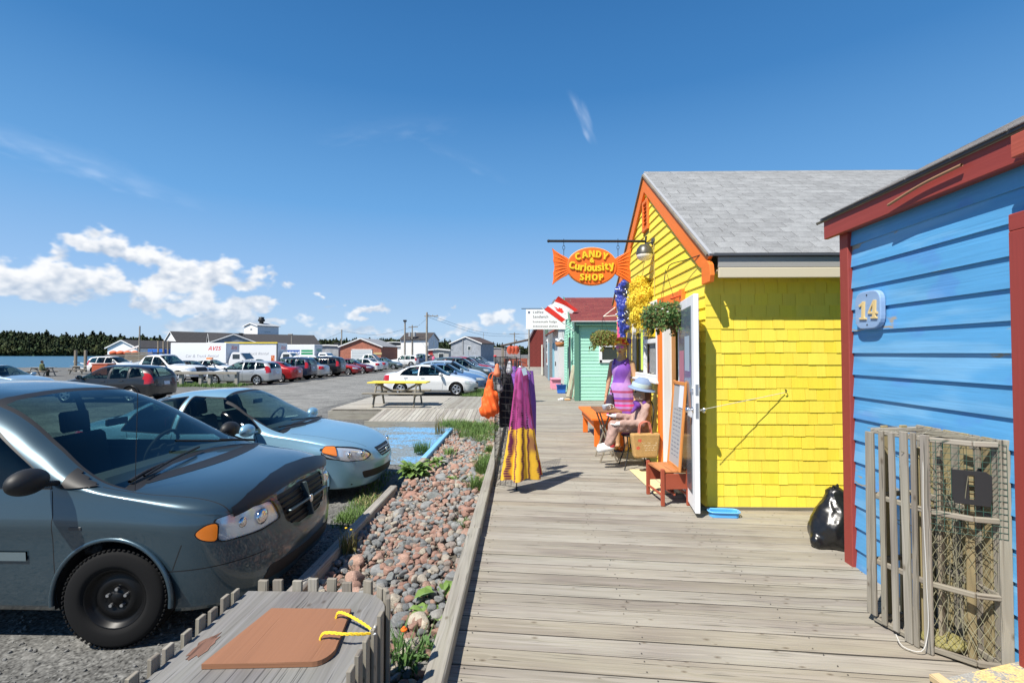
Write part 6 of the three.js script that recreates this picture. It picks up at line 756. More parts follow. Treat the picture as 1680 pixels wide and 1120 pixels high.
// ---- weeds
{
  const put = (px, py, y) => { const p = onY(px, py, y); return [p.x, y, p.z]; };
  const weed = (label, pos, parts) => { const o = thing('weed', label, 'plant', pos, R() * 6, 'weeds in the stone bed'); for (const [n, g, m] of parts) M(n, g, m, o); };
  weed('broad leaved dock weed spilling over the gap between edging timbers', put(680, 780, .18), [['foliage', rosette(60, .24, 3, .5), mat.leafPale], ['inner_foliage', rosette(50, .20, 4, .5), mat.leaf]]);
  weed('low broad leaved weed among stones past the dock weed', put(716, 762, .22), [['foliage', rosette(34, .15, 5, .5), mat.leafPale]]);
  weed('tall orange flowered weed beside the slatted bin', put(668, 1105, .3), [['foliage', merge([blades(90, .10, .22, 6, .8, .0045), rosette(34, .12, 7, .3)]), mat.leaf], ['flower', merge([ellipsoid(.03, .25, .02, .018, .010, .018), ellipsoid(.03, .258, .02, .01, .01, .01)]), plain(.85, .16, .01)]]);
  weed('pair of big bright leaves by the kerb timber', put(727, 985, .34), [['foliage', rosette(9, .16, 8, .62), mat.leafPale]]);
  weed('bright heart shaped leaves among stones near the slatted bin', put(700, 1018, .32), [['foliage', rosette(12, .11, 9, .62), mat.leafPale]]);
  weed('leafy weed by the kerb timber near the bin corner', put(716, 1075, .33), [['foliage', rosette(22, .10, 10, .5), mat.leaf]]);
  weed('tuft of grass against the kerb timber left of the clothes rack', put(795, 778, .36), [['foliage', blades(300, .12, .26, 11, .8, .0035), mat.grass]]);
  weed('tuft of grass against the kerb timber below the clothes rack', put(782, 805, .36), [['foliage', blades(260, .10, .20, 12, .9, .0035), mat.grass]]);
  weed('yellowish grass tuft in the middle of the stones', put(738, 745, .30), [['foliage', blades(70, .10, .13, 13, .8, .005), mat.leafPale]]);
  weed('dry stalky weed at the near end of the grey edging timber', put(572, 905, .16), [['foliage', merge([blades(50, .08, .22, 14, .5, .005), rosette(14, .09, 15, .3)]), mat.leafOlive], ['flower', merge([ellipsoid(.02, .2, 0, .012, .008, .012), ellipsoid(-.03, .23, .02, .012, .008, .012)]), plain(.75, .5, .03)]]);
  weed('grass tuft between the minivan and the grey edging timber', put(585, 850, .02), [['foliage', blades(320, .22, .11, 16, .9, .0035), mat.grass]]);
  weed('second grass tuft in front of the blue saloon bumper', put(612, 826, .02), [['foliage', blades(260, .24, .09, 17, .9, .0035), mat.grassDry], ['green_blades', blades(220, .24, .08, 18, .9, .0035), mat.grass]]);
  weed('green tuft growing beside the sky blue timber', put(692, 742, .05), [['foliage', merge([blades(200, .16, .24, 19, .7, .004), rosette(30, .14, 20, .3)]), mat.leaf]]);
  weed('thin stalky grass at the far end of the sky blue timber', put(722, 712, .05), [['foliage', blades(60, .14, .5, 21, .3, .005), mat.leafOlive]]);
  weed('green weed in the stones near the timber gap', put(745, 790, .26), [['foliage', rosette(24, .10, 22, .5), mat.leafPale]]);
  weed('leafy sprig among pale stones beside the kerb', put(770, 885, .33), [['foliage', rosette(12, .07, 23, .4), mat.leafPale]]);
  weed('small grass tuft beside the kerb timber amid red stones', put(762, 865, .34), [['foliage', blades(50, .06, .10, 24, .7, .005), mat.grass]]);
  // grass mats nobody could count
  const mats_ = []; const add = (px, py, y, n, sp, h, seed) => { const p = onY(px, py, y); mats_.push(blades(Math.round(n * 1.6), sp, h * .8, seed, .8, .004).translate(p.x, y, p.z)); };
  [[770, 705], [790, 700], [800, 712], [812, 706], [756, 700], [780, 716], [808, 726], [745, 698]].forEach(([x, y], i) => add(x, y, .34, 260, .34, .2, 40 + i)); [[806, 745], [800, 760]].forEach(([x, y], i) => add(x, y, .36, 160, .12, .2, 50 + i)); for (let i = 0; i < 10; i++) add(560 + i * 8, 860 - i * 9, .01, 60, .16, .08, 60 + i); for (let i = 0; i < 7; i++) add(600 + i * 20, 640 + 0 * i, 0, 1, .1, .01, 80 + i); for (let i = 0; i < 10; i++) add(575 + i * 8, 672 - i * 2, .0, 70, .4, .08, 90 + i); for (let i = 0; i < 9; i++) add(806 - i * 4, 642 + (i % 3) * 4, .05, 260, .5, .2, 110 + i);
  const o = M('grass_margin', merge(mats_), mat.grass, scene); stuff(o); o.userData.label = 'rough green grass at the stone bed and platform edges'; o.userData.category = 'grass';
}
// ---- wire clothes rack with garments
{
  const s = thing('clothes_rack', 'black wire grid clothes rack standing on the boardwalk edge', 'clothes rack'); const A = [-.295, -5.52], B = [-.05, -5.38], C = [-.17, -6.25], y0 = DECK + .03, y1 = 1.955; const panel = (P, Q, step = .0762) => { const L = Math.hypot(Q[0] - P[0], Q[1] - P[1]), n = Math.round(L / step); const at2 = (t) => [lerp(P[0], Q[0], t), lerp(P[1], Q[1], t)]; for (let i = 0; i <= n; i++) { const [x, z] = at2(i / n); M('upright_wire', rod([x, y0, z], [x, y1, z], i === 0 || i === n ? .0065 : .0028, 6), mat.wire, s); } const m = Math.round((y1 - y0) / step); for (let j = 0; j <= m; j++) { const y = lerp(y0, y1, j / m); M('cross_wire', rod([P[0], y, P[1]], [Q[0], y, Q[1]], .0028, 6), mat.wire, s); } };
  panel(A, B); panel(A, C); for (const [x, z] of [A, B, C]) M('foot', rod([x, DECK, z], [x, DECK + .04, z], .009, 8), mat.wire, s); M('top_ornament', ellipsoid(A[0], y1 + .01, A[1], .018, .012, .018), plain(.6, .04, .05), s); M('hanging_hook', tube([[B[0], 1.90, B[1]], [B[0] + .05, 1.905, B[1] + .03], [B[0] + .10, 1.89, B[1] + .05]], .004, 8, 5), mat.wire, s);
  // tie-dyed dress
  const dye = tex(512, 1024, (u, v) => { const n = fbm(u * 5, v * 4, 3, 4, 5, 4), zig = Math.abs(((u * 13 + Math.sin(v * 60) * .07 + n * .5) % 1) - .5) * 2, dash = sstep(.3, .6, Math.abs(Math.sin(v * 150 + n * 8))), t = v + (fbm(u * 26, v * 3, 12, 3, 26, 3) - .5) * .10; const yel = [.80, .46, .03], pur = [.13, .012, .06], mag = [.36, .045, .20], lil = [.34, .12, .36]; let c; if (t < .45) { const band = sstep(.52, .84, zig) * lerp(.3, 1, dash); const b = sstep(.5, .9, Math.abs(((u * 4 + .3) % 1) - .5) * 2) * sstep(.22, .30, t) * sstep(.44, .36, t); c = yel.map((y, i) => lerp(y * (.85 + n * .3), pur[i], clamp(band + b * .7))); if (u > .02 && u < .10 && t < .16) c = [.30, .012, .035]; } else { const k = sstep(.42, .7, n + (zig - .5) * .4), d2 = sstep(.5, .85, zig) * dash * sstep(.85, .5, t) + .5 * sstep(.55, .7, fbm(u * 9, v * 12, 5, 3, 9, 12)); c = mag.map((y, i) => lerp(lerp(y, lil[i], k), pur[i] * .9, d2)); } const e = sstep(.43, .47, t + (n - .5) * .08); return c.map((q) => q * (.92 + .16 * vn(u * 200, v * 200, 3, 200, 200))); });
  const d = thing('tie_dye_dress', 'long tie dyed dress, purple above and yellow below, hanging on the wire rack', 'dress', [.005, 0, -5.36]); const R1 = ringsFrom([[1.84, .035, .03], [1.78, .07, .045], [1.62, .085, .055], [1.35, .115, .075], [1.0, .16, .10], [.72, .205, .12], [.64, .215, .125]].map((c) => c).sort((a, b) => b[0] - a[0]), 46); M('cloth', cloth(R1, 96, (th, t) => 1 + (.05 + .16 * t) * Math.sin(th * 7 + 1.2 * Math.sin(th * 2) + t * .8) + .05 * t * Math.sin(th * 13 + 2), 0), phy({ map: dye, roughness: .8, sheen: .3 }), d, [0, 0, 0], [0, .5, 0]);
  M('hanger', merge([tube([[-.10, 1.77, 0], [-.05, 1.83, 0], [0, 1.855, 0], [.05, 1.83, 0], [.10, 1.77, 0]], .005, 20, 6), tube([[0, 1.855, 0], [0, 1.90, 0], [-.018, 1.93, 0], [-.04, 1.915, 0]], .003, 12, 5)]), mat.chrome, d); M('label_tag', box(.05, .08, .002, 0), plain(.5, .62, .72), d, [.03, 1.80, .07], [0, .3, .3]);
  const p2 = thing('purple_garment', 'plain purple garment hung behind the tie dyed dress', 'garment', [.07, 0, -5.50]); M('cloth', cloth(ringsFrom([[1.80, .06, .03], [1.62, .075, .04], [1.4, .09, .05], [1.0, .085, .055], [.72, .07, .05]], 26), 60, (th, t) => 1 + .12 * Math.sin(th * 6 + t), 0), phy({ color: lin(.20, .08, .36), roughness: .8, sheen: .4 }), p2);
  const og = thing('orange_bag', 'bright orange cloth bag slung on the left side of the wire rack', 'bag', [-.35, .50, -5.46]); og.scale.setScalar(.74); M('cloth', fleshed([[0, 1.37, 0, -.03, 1.17, .02, .09, .12], [.06, 1.38, 0, .04, 1.2, 0, .06, .11], [.02, 1.60, 0, .0, 1.38, 0, .03, .07], [-.02, 1.62, 0, -.06, 1.3, .02, .018, .04]], .011, .05, (x, y, z) => .010 * Math.sin(x * 70 + y * 24) * sstep(1.66, 1.4, y) + .006 * Math.sin(z * 90 - y * 30)), phy({ color: lin(.90, .13, .015), roughness: .75, sheen: .4 }), og); M('strap', merge([tube([[-.03, 1.60, .01], [-.005, 1.70, 0], [.075, 1.74, -.08]], .008, 10, 6), tube([[.03, 1.60, 0], [.04, 1.68, -.02], [.075, 1.74, -.08]], .008, 10, 6)]), plain(.75, .12, .02), og);
  const bl = thing('black_garment', 'black garment hung in the middle of the wire rack', 'garment', [-.17, 0, -5.62]); M('cloth', cloth(ringsFrom([[1.76, .05, .03], [1.6, .075, .04], [1.4, .085, .05], [1.16, .08, .05]], 20), 50, (th, t) => 1 + .1 * Math.sin(th * 5 + t * 2), 0), phy({ color: lin(.018, .018, .022), roughness: .85, sheen: .3 }), bl);
  const lv = thing('lilac_top', 'short lilac top hung at the back of the wire rack', 'garment', [-.10, 0, -5.86]); M('cloth', cloth(ringsFrom([[1.84, .05, .03], [1.7, .075, .04], [1.48, .095, .05]], 16), 50, (th, t) => 1 + .1 * Math.sin(th * 6 + t * 2), 0), phy({ color: lin(.30, .12, .52), roughness: .8, sheen: .4 }), lv);
  for (const [x, y, z, c, l] of [[-.27, 1.80, -5.47, [.72, .22, .10], 'small orange patterned pouch pinned high on the rack'], [-.20, 1.78, -5.75, [.06, .06, .07], 'small dark pouch pinned high on the rack'], [-.13, 1.83, -5.5, [.5, .5, .52], 'small grey purse pinned high on the rack'], [-.24, 1.62, -5.52, [.22, .22, .23], 'folded grey purse hung above the orange bag']]) { const o = thing('hung_pouch', l, 'pouch', [x, y, z]); M('pouch', fleshed([[0, .06, 0, 0, -.03, 0, .022, .04]], .01, .02), phy({ color: lin(...c), roughness: .7 }), o); M('pouch_strap', tube([[-.018, .07, 0], [0, .12, -.01], [.018, .07, 0]], .004, 10, 5), mat.wire, o); }
  // further rack behind, with red hats
  const s2 = thing('hat_rack', 'dark rack of orange red hats further along the boardwalk edge', 'hat rack', [-.24, DECK, -14.5]); s2.scale.set(.55, 1.02, .55); for (const x of [-.4, .4]) M('post', rod([x, 0, 0], [x, 1.62, 0], .016), mat.wire, s2); for (const y of [1.0, 1.3, 1.6]) M('bar', rod([-.4, y, 0], [.4, y, 0], .012), mat.wire, s2); for (let i = 1; i < 4; i++) M('hat', lathe([[0, .11], [.07, .10], [.10, .02], [.16, .0], [.155, -.008], [.09, .005]], 18), plain(.42, .07, .03), s2, [-.36 + i * .18, 1.56, .04], [.9, 0, rr(-.2, .2)]); for (let i = 0; i < 4; i++) M('bag', fleshed([[0, -.05, 0, 0, -.22, 0, .04, .07]], .016, .03), plain(.03, .03, .035), s2, [-.3 + i * .2, 1.28, .05]);
}
// ---- scarves, baskets
{
  const bo = thing('yellow_boas', 'bundle of fluffy yellow feather boas hanging on the yellow gable', 'boas', [1.665, 0, -6.78]); bo.scale.set(.85, 1, .8); const pl2 = (q) => { const y = lerp(2.36, 3.04, q()), a = q() * 6.2832, k = Math.sin((y - 2.30) / .78 * 3.0), r = (.06 + .115 * k) * (.75 + .4 * q()) * (1 + .22 * Math.sin(y * 26 + a * 2)); const p = V(Math.cos(a) * r, y, Math.sin(a) * r * 1.25); return [p, V(Math.cos(a), .1, Math.sin(a)).normalize()]; }; const fea = phy({ color: lin(.90, .72, .06), roughness: .85, transmission: .25, thickness: 0 }); M('feathers', leafCloud(5200, pl2, .032, 77, .8), fea, bo); { const q = rng(79), st = []; for (let i = 0; i < 70; i++) { const y = lerp(2.3, 3.0, q()), a = q() * 6.28, r = .10 + .07 * q(), pts = []; for (let k = 0; k < 5; k++) { const b = a + k * .35; pts.push(V(Math.cos(b) * r * (.8 + q() * .5), y - k * .025 + (q() - .5) * .06, Math.sin(b) * r * 1.25 * (.8 + q() * .5))); } st.push(tube(pts, .0025, 8, 4)); } M('loose_fibres', merge(st), fea, bo); } M('core', fleshed([[0, 2.4, 0, 0, 2.62, 0, .06, .11], [0, 2.62, 0, .0, 3.0, 0, .10, .08]], .018, .05, (x, y, z) => .02 * Math.sin(x * 60) * Math.sin(y * 50) * Math.sin(z * 60)), plain(.78, .56, .03), bo); M('hanging_loop', rod([0, 3.05, 0], [.17, 3.12, 0], .006), mat.wire, bo); M('orange_tuft', ellipsoid(-.02, 2.76, .12, .05, .07, .05), plain(.8, .3, .03), bo);
  const bb = thing('blue_scarves', 'shiny dark blue scarves knotted and hanging beside the yellow boas', 'scarves', [1.65, 0, -7.95]); const bone = []; const q2 = rng(78); for (let i = 0; i < 14; i++) { const y = 2.35 + i * .055, r = i < 4 ? .05 : .075; bone.push([(q2() - .5) * .10, y, (q2() - .5) * .14, (q2() - .5) * .10, y + .05, (q2() - .5) * .14, r, r * .9]); } bone.push([0, 2.35, 0, .02, 1.95, .02, .05, .03]); M('cloth', fleshed(bone, .016, .03, (x, y, z) => .016 * Math.sin(x * 70 + y * 35) * Math.sin(z * 60 - y * 40)), phy({ color: lin(.022, .04, .30), roughness: .28, sheen: 1, sheenColor: lin(.4, .5, .9) }), bb); M('silver_beads', merge(Array.from({ length: 60 }, () => { const a = q2() * 6.28, y = lerp(2.5, 3.05, q2()); return ellipsoid(Math.cos(a) * .10, y, Math.sin(a) * .11, .016, .016, .016, 8, 6); })), plain(.55, .6, .72, { metalness: .6, roughness: .25 }), bb);
  const pk = thing('pink_scarf', 'flat bright pink scarf hanging left of the blue scarves', 'scarf', [1.70, 0, -8.45]); M('cloth', cloth(ringsFrom([[2.62, .035, .09], [2.3, .03, .11], [2.08, .03, .11]], 14), 40, (th, t) => 1 + .08 * Math.sin(th * 9), 0), phy({ color: lin(.85, .10, .28), roughness: .7, sheen: .4 }), pk);
  const bn = thing('beaded_scarf', 'cream and violet beaded scarf hanging above the mannequin', 'scarf', [1.68, 0, -7.62]); M('cloth', cloth(ringsFrom([[2.32, .02, .05], [2.1, .03, .07], [1.85, .03, .08]], 12), 40, (th, t) => 1 + .12 * Math.sin(th * 7), 0), phy({ color: lin(.58, .48, .40), roughness: .8 }), bn); M('violet_band', cloth(ringsFrom([[2.22, .034, .07], [2.14, .036, .075]], 4), 30, () => 1.02, 0), plain(.2, .1, .4), bn);
  const basket = (label, pos, r, seed, m1, m2, hook, flowers) => { const o = thing('hanging_basket', label, 'plant basket', pos, 0, 'hanging flower baskets'); M('pot', lathe([[0, -r * .55], [r * .42, -r * .55], [r * .62, 0], [r * .58, 0], [0, -r * .1]], 20), plain(.12, .07, .03), o); const pl = (q) => { if (q() < .2) { const k = Math.floor(q() * 11), a = k * 2.39 + seed, t = q(), len = .45 + .7 * hash3(k, seed, 1); const p = V(Math.cos(a) * r * (.85 + .25 * t), r * (.15 - t * len * 1.1), Math.sin(a) * r * (.85 + .25 * t)).addScaledVector(V(q() - .5, q() - .5, q() - .5), r * .14); return [p, V(Math.cos(a), .1, Math.sin(a)).normalize()]; } const a = q() * 6.2832, c = q() * 1.75 - .75, s = Math.sqrt(Math.max(0, 1 - c * c * .8)), rad = r * (.72 + .36 * q()) * (1 + .15 * Math.sin(a * 3 + seed)); const p = V(Math.cos(a) * s * rad * 1.08, c * r * .62, Math.sin(a) * s * rad * 1.08); return [p, p.clone().normalize()]; }; M('foliage', leafCloud(1500, pl, r * .17, seed), m1, o); M('inner_foliage', leafCloud(800, pl, r * .16, seed + 1), m2, o); M('moss_ball', ellipsoid(0, 0, 0, r * .72, r * .42, r * .72), plain(.05, .05, .018), o); for (let i = 0; i < 3; i++) { const a = i * 2.094 + .4; M('hanger_wire', rod([Math.cos(a) * r * .6, 0, Math.sin(a) * r * .6], [0, hook, 0], .0025, 4), mat.wire, o); } for (let i = 0; i < flowers[0]; i++) { const a = R() * 6.28, p = V(Math.cos(a) * r * .95, r * rr(.1, .62), Math.sin(a) * r * .9); M('flower', merge([ellipsoid(p.x, p.y, p.z, r * .07, r * .035, r * .07, 8, 6), ellipsoid(p.x, p.y + r * .02, p.z, r * .03, r * .03, r * .03, 6, 5)]), flowers[1], o); } return o; };
  let p = onZ(1093, 520, 5.35); basket('large leafy flower basket hanging in front of the open white door', [p.x, p.y, p.z], .225, 31, mat.leaf, mat.leafOlive, .52, [9, mat.whiteFlat]); for (const [px, py] of [[1140, 488], [1128, 492], [1122, 486]]) { /* red blooms near the lintel */ }
  const b1 = scene.children[scene.children.length - 1]; for (let i = 0; i < 5; i++) M('red_bloom', ellipsoid(.05 + i * .035, .20 + i * .012, .05 - i * .02, .020, .014, .020, 8, 6), plain(.62, .08, .02), b1); M('bracket', tube([[.02, .52, 0], [.03, .56, .03], [.12, .57, .3], [.2, .56, .75]], .005, 16, 5), mat.wire, b1);
  p = onZ(990, 556, 9.1); basket('smaller olive and yellow flower basket hanging by the far end of the gable', [p.x, p.y, p.z], .225, 33, mat.leafOlive, mat.leafPale, .42, [6, plain(.75, .45, .03)]); const b2 = scene.children[scene.children.length - 1]; M('bracket', merge([rod([0, .42, 0], [.26, .62, .02], .008), rod([0, .42, 0], [.26, .44, .02], .008)]), mat.whiteFlat, b2);
  p = onZ(919, 562, 20.5); const b3 = thing('fruit_basket', 'brown wicker basket of white blooms hanging outside the green shop', 'plant basket', [p.x, p.y, p.z], 0, 'hanging flower baskets'); M('pot', lathe([[0, -.18], [.16, -.16], [.22, .02], [0, .02]], 16), plain(.38, .15, .05), b3); M('flower', merge(Array.from({ length: 9 }, (_, i) => ellipsoid(Math.cos(i * .7) * .14, .06 + (i % 3) * .04, Math.sin(i * .7) * .14, .07, .05, .07, 8, 6))), plain(.6, .64, .68), b3); M('hanger_wire', merge([rod([-.18, .02, 0], [0, .85, 0], .006), rod([.18, .02, 0], [0, .85, 0], .006)]), mat.wire, b3);
}
// ---- mannequin in a striped sundress
{
  const s = thing('mannequin', 'tan shop mannequin in purple and pink striped sundress with flower hat', 'mannequin', [1.565, DECK, -7.62], -.55); const skin = phy({ color: lin(.52, .30, .17), roughness: .5 });
  const body = [[0, 1.49, 0, 0, 1.40, .0, .048, .052], [0, 1.36, -.01, 0, 1.12, 0, .10, .095], [-.13, 1.34, -.01, .13, 1.34, -.01, .052, .052], [0, 1.10, 0, 0, .92, 0, .10, .13], [-.085, .90, 0, -.075, .50, .01, .082, .055], [-.075, .50, .01, -.07, .09, -.01, .052, .034], [.085, .90, 0, .08, .50, .01, .082, .055], [.08, .50, .01, .075, .09, -.01, .052, .034], [-.07, .06, -.02, -.075, .025, .12, .036, .026], [.075, .06, -.02, .085, .025, .12, .036, .026], [-.165, 1.33, -.01, -.215, 1.06, .0, .043, .035], [-.215, 1.06, 0, -.235, .84, .05, .034, .024], [.165, 1.33, -.01, .215, 1.06, -.01, .043, .035], [.215, 1.06, -.01, .225, .84, .04, .034, .024], ...hand(-.236, .83, .05, -.02, -1, .12, .9), ...hand(.226, .83, .04, .02, -1, .12, .9, -1), [0, 1.56, .01, 0, 1.64, .0, .072, .078], [0, 1.53, .045, 0, 1.53, .05, .03, .03], [0, 1.575, .082, 0, 1.56, .09, .012, .014], [-.075, 1.57, 0, -.078, 1.59, 0, .014, .016], [.075, 1.57, 0, .078, 1.59, 0, .014, .016]];
  M('body', fleshed(body, .0115, .022), skin, s); M('mouth', ellipsoid(0, 1.525, .080, .022, .012, .006), plain(.30, .02, .05), s); M('sunglasses', merge([ellipsoid(-.034, 1.592, .078, .036, .024, .012), ellipsoid(.034, 1.592, .078, .036, .024, .012), rod([-.07, 1.597, .06], [-.082, 1.60, -.03], .004), rod([.07, 1.597, .06], [.082, 1.60, -.03], .004)]), phy({ color: lin(.55, .12, .32), roughness: .15, clearcoat: 1 }), s);
  const hq = rng(6); const fl = []; for (let i = 0; i < 46; i++) { const a = hq() * 6.28, y = hq(); fl.push(ellipsoid(Math.cos(a) * (.105 - .05 * y), 1.635 + y * .10, Math.sin(a) * (.105 - .05 * y), .026, .018, .026, 7, 5)); } M('flower_hat', merge(fl.slice(0, 24)), plain(.85, .30, .02), s); M('hat_blossom', merge(fl.slice(24, 36)), plain(.86, .58, .04), s); M('hat_blossom', merge(fl.slice(36)), plain(.70, .06, .04), s); M('hair', fleshed([[0, 1.66, -.03, 0, 1.58, -.055, .07, .06]], .012, .02), plain(.30, .12, .03), s);
  const st = tex(256, 512, (u, v) => { const n = fbm(u * 12, v * 8, 3, 3, 12, 8), pur = [.20, .065, .42], lil = [.42, .22, .55], pink = [.66, .055, .30], red = [.36, .05, .14]; if (v > .60) { const k = sstep(.46, .54, ((u * 2 + v * 1.1) % 1)); return pur.map((p, i) => lerp(p, lil[i], k * .8 + (n - .5) * .4)); } const b = Math.floor(v * 26), f = hash3(b, 3, 9), c = f < .3 ? pink : f < .55 ? red : f < .8 ? lil : pur; return c.map((p) => p * (.75 + n * .5)); });
  M('sundress', cloth(ringsFrom([[1.395, .125, .075], [1.33, .15, .105, 0, .005], [1.24, .155, .125, 0, .01], [1.10, .135, .115], [.96, .175, .155], [.75, .205, .18], [.52, .235, .20]], 34), 72, (th, t) => 1 + .035 * sstep(.35, 1, t) * Math.sin(th * 11) + .012 * Math.sin(th * 5), 0), phy({ map: st, roughness: .8, sheen: .3 }), s); for (const k of BOTH) M('shoulder_strap', tube([[k * .085, 1.33, .105], [k * .10, 1.40, .03], [k * .09, 1.36, -.07]], .016, 12, 6), plain(.20, .065, .42), s); M('stand_base', new THREE.CylinderGeometry(.16, .17, .015, 24).translate(0, .008, 0), mat.blackGloss, s);
  const hb = thing('dark_handbag', 'small dark handbag hanging at the mannequin hip', 'handbag', [1.36, DECK + .82, -7.50]); M('bag', fleshed([[0, 0, 0, 0, -.14, 0, .05, .07]], .014, .02), plain(.04, .03, .06), hb); M('strap', tube([[-.04, .03, 0], [0, .16, 0], [.04, .03, 0]], .007, 12, 5), mat.black, hb);
}
// ---- stuffed figure seated on an iron chair, table and bench
{
  const pale = rough(.66, .44, .38, 9), o = V(1.50, DECK, -6.46);
  const ch = thing('iron_chair', 'thin dark wrought iron chair under the stuffed figure', 'chair', [o.x, o.y, o.z], Math.PI); M('seat', merge([at(new THREE.CylinderGeometry(.18, .18, .02, 24), 0, .43, 0), at(new THREE.TorusGeometry(.18, .008, 6, 28), 0, .43, 0, Math.PI / 2, 0, 0)]), mat.wire, ch); for (const [x, z] of [[.15, .15], [.15, -.15], [-.15, .15], [-.15, -.15]]) M('leg', tube([[x * .9, .43, z * .9], [x * .8, .25, z * .8], [x * 1.2, 0.006, z * 1.2]], .008, 12, 6), mat.wire, ch); M('backrest', merge([tube([[-.16, .43, -.15], [-.20, .75, -.16], [-.21, .86, 0], [-.20, .75, .16], [-.16, .43, .15]], .008, 30, 6), tube([[-.17, .45, 0], [-.2, .65, .06], [-.2, .75, 0], [-.2, .65, -.06], [-.17, .45, 0]], .005, 20, 5)]), mat.wire, ch);
  const s = thing('stuffed_figure', 'stuffed scarecrow figure in pale pink dress and floppy blue hat, seated', 'stuffed figure', [o.x, o.y, o.z]);
  M('body', fleshed([[.08, .52, 0, .12, .80, 0, .13, .10], [.02, .53, -.07, -.27, .54, -.06, .075, .065], [.02, .53, .08, -.28, .55, .09, .075, .065], [-.27, .54, -.06, -.33, .32, -.05, .065, .06], [-.28, .55, .09, -.36, .34, .10, .065, .06], [.12, .80, -.10, .02, .62, -.16, .055, .05], [.02, .62, -.16, -.20, .66, -.14, .05, .04], [.12, .80, .10, .04, .60, .17, .055, .05], [.04, .60, .17, -.20, .60, .14, .05, .042], [.11, .86, 0, .10, .92, 0, .06, .06]], .014, .03, (x, y, z) => .005 * Math.sin(x * 70 + z * 30) * Math.sin(y * 60)), pale, s);
  M('head', fleshed([[.09, .94, 0, .10, 1.02, 0, .098, .10], [-.005, .96, 0, -.012, .955, 0, .02, .016]], .012, .03), plain(.40, .27, .17), s); for (const k of [-.035, .035]) M('eye', ellipsoid(-.004, .99, k, .008, .012, .010), plain(.02, .02, .02), s); M('mouth', ellipsoid(-.002, .915, 0, .008, .008, .026), plain(.35, .04, .04), s); M('hair', fleshed([[.13, .98, -.07, .15, .88, -.08, .05, .035], [.14, .98, .07, .15, .87, .08, .05, .035], [.17, 1.0, 0, .18, .88, 0, .05, .04]], .014, .03, (x, y, z) => .006 * Math.sin(x * 120 + z * 90)), plain(.12, .06, .03), s); for (const k of [-.095, .095]) M('ear_ring', new THREE.TorusGeometry(.022, .004, 6, 16).translate(.06, .92, k), plain(.5, .5, .45, { metalness: .6 }), s);
  M('hat', merge([at(lathe([[0, .12], [.07, .11], [.115, .05], [.12, .0], [.18, -.03], [.175, -.036], [.11, -.01], [0, -.01]], 30), .09, 1.06, 0, .15, 0, -.15)]), plain(.20, .28, .44), s); M('hat_band', at(lathe([[.118, .05], [.126, .0], [.135, -.005], [.13, .045]], 28), .09, 1.06, 0, .15, 0, -.15), plain(.50, .62, .60), s); M('scarf', fleshed([[.03, .84, -.09, .02, .82, .09, .035, .035], [.02, .82, .05, -.06, .74, .10, .035, .02], [.1, .85, .09, .16, .82, 0, .03, .03]], .012, .02), plain(.13, .035, .26), s);
  M('glove', fleshed([...hand(-.20, .66, -.14, -1, -.1, 0, 1.0), [-.18, .66, -.14, -.21, .66, -.14, .036, .03]], .009, .012), mat.whiteFlat, s); M('glove', fleshed([...hand(-.20, .60, .14, -1, -.25, 0, 1.0), [-.18, .60, .14, -.21, .60, .14, .036, .03]], .009, .012), mat.whiteFlat, s); for (const [x, z] of [[-.34, -.05], [-.37, .10]]) { const sh = M('shoe', fleshed([[x + .03, .285, z, x - .11, .255, z, .05, .045]], .012, .02), mat.whiteFlat, s); M('sock', ellipsoid(x + .03, .30, z, .052, .045, .052), plain(.55, .04, .05), sh); }
  M('skirt_pattern', fleshed([[-.06, .56, .06, -.20, .575, .10, .05, .06]], .013, .02), rough(.28, .16, .15, 10), s);
  const tb = thing('tote_bag', 'brown paper tote bag with red flowers hanging on the iron chair', 'tote bag', [1.545, DECK + .20, -6.17], .12); const bt = tex(256, 256, (u, v) => { let c = [.50, .30, .11]; const n = vn(u * 40, v * 40, 2, 40, 40) * .3 + .85; for (const [x, y, r] of [[.28, .72, .075], [.22, .42, .075]]) { const dx = u - x, dy = v - y, a = Math.atan2(dy, dx), d = Math.hypot(dx, dy) / (r * (.78 + .22 * Math.cos(a * 5))); if (d < 1 && d > .28) c = [.72, .07, .05]; } const row = [.62, .52, .42, .32].findIndex((y) => Math.abs(v - y - .012 * Math.sin(u * 60 + v * 30)) < .011); if (row >= 0 && u > .36 + row * .03 && u < .86 - row * .02 && hash3(Math.floor(u * 30), row, 2) > .3) c = [.72, .60, .42]; return c.map((q) => q * n); }); M('bag_body', (() => { const g = slab(roundPoly([[-.15, 0], [.15, 0], [.19, .30], [-.19, .30]], .03, 3), .05, .022); const p = g.attributes.position, uv = g.attributes.uv; for (let i = 0; i < p.count; i++) { uv.setXY(i, (p.getX(i) + .19) / .38, p.getY(i) / .30); } return g; })(), phy({ map: bt, roughness: .8 }), tb); for (const z of [.0, .05]) M('handle', tube([[-.08, .29, z], [-.06, .42, z + .01], [.04, .44, z + .01], [.08, .29, z]], .008, 16, 6), plain(.62, .2, .14), tb);
  const t = thing('small_table', 'small brown folding table with cups in front of the stuffed figure', 'table', [1.20, DECK, -6.95]); M('table_top', box(.34, .025, .62, .006), wood(.30, .13, .06), t, [0, .70, 0]); for (const k of [-1, 1]) M('leg', beam([-.12, 0, k * .22], [.12, .69, k * .22], .03, .02), mat.oldBrown, t); for (const k of [-1, 1]) M('leg', beam([.12, 0, k * .18], [-.12, .69, k * .18], .03, .02), mat.oldBrown, t);
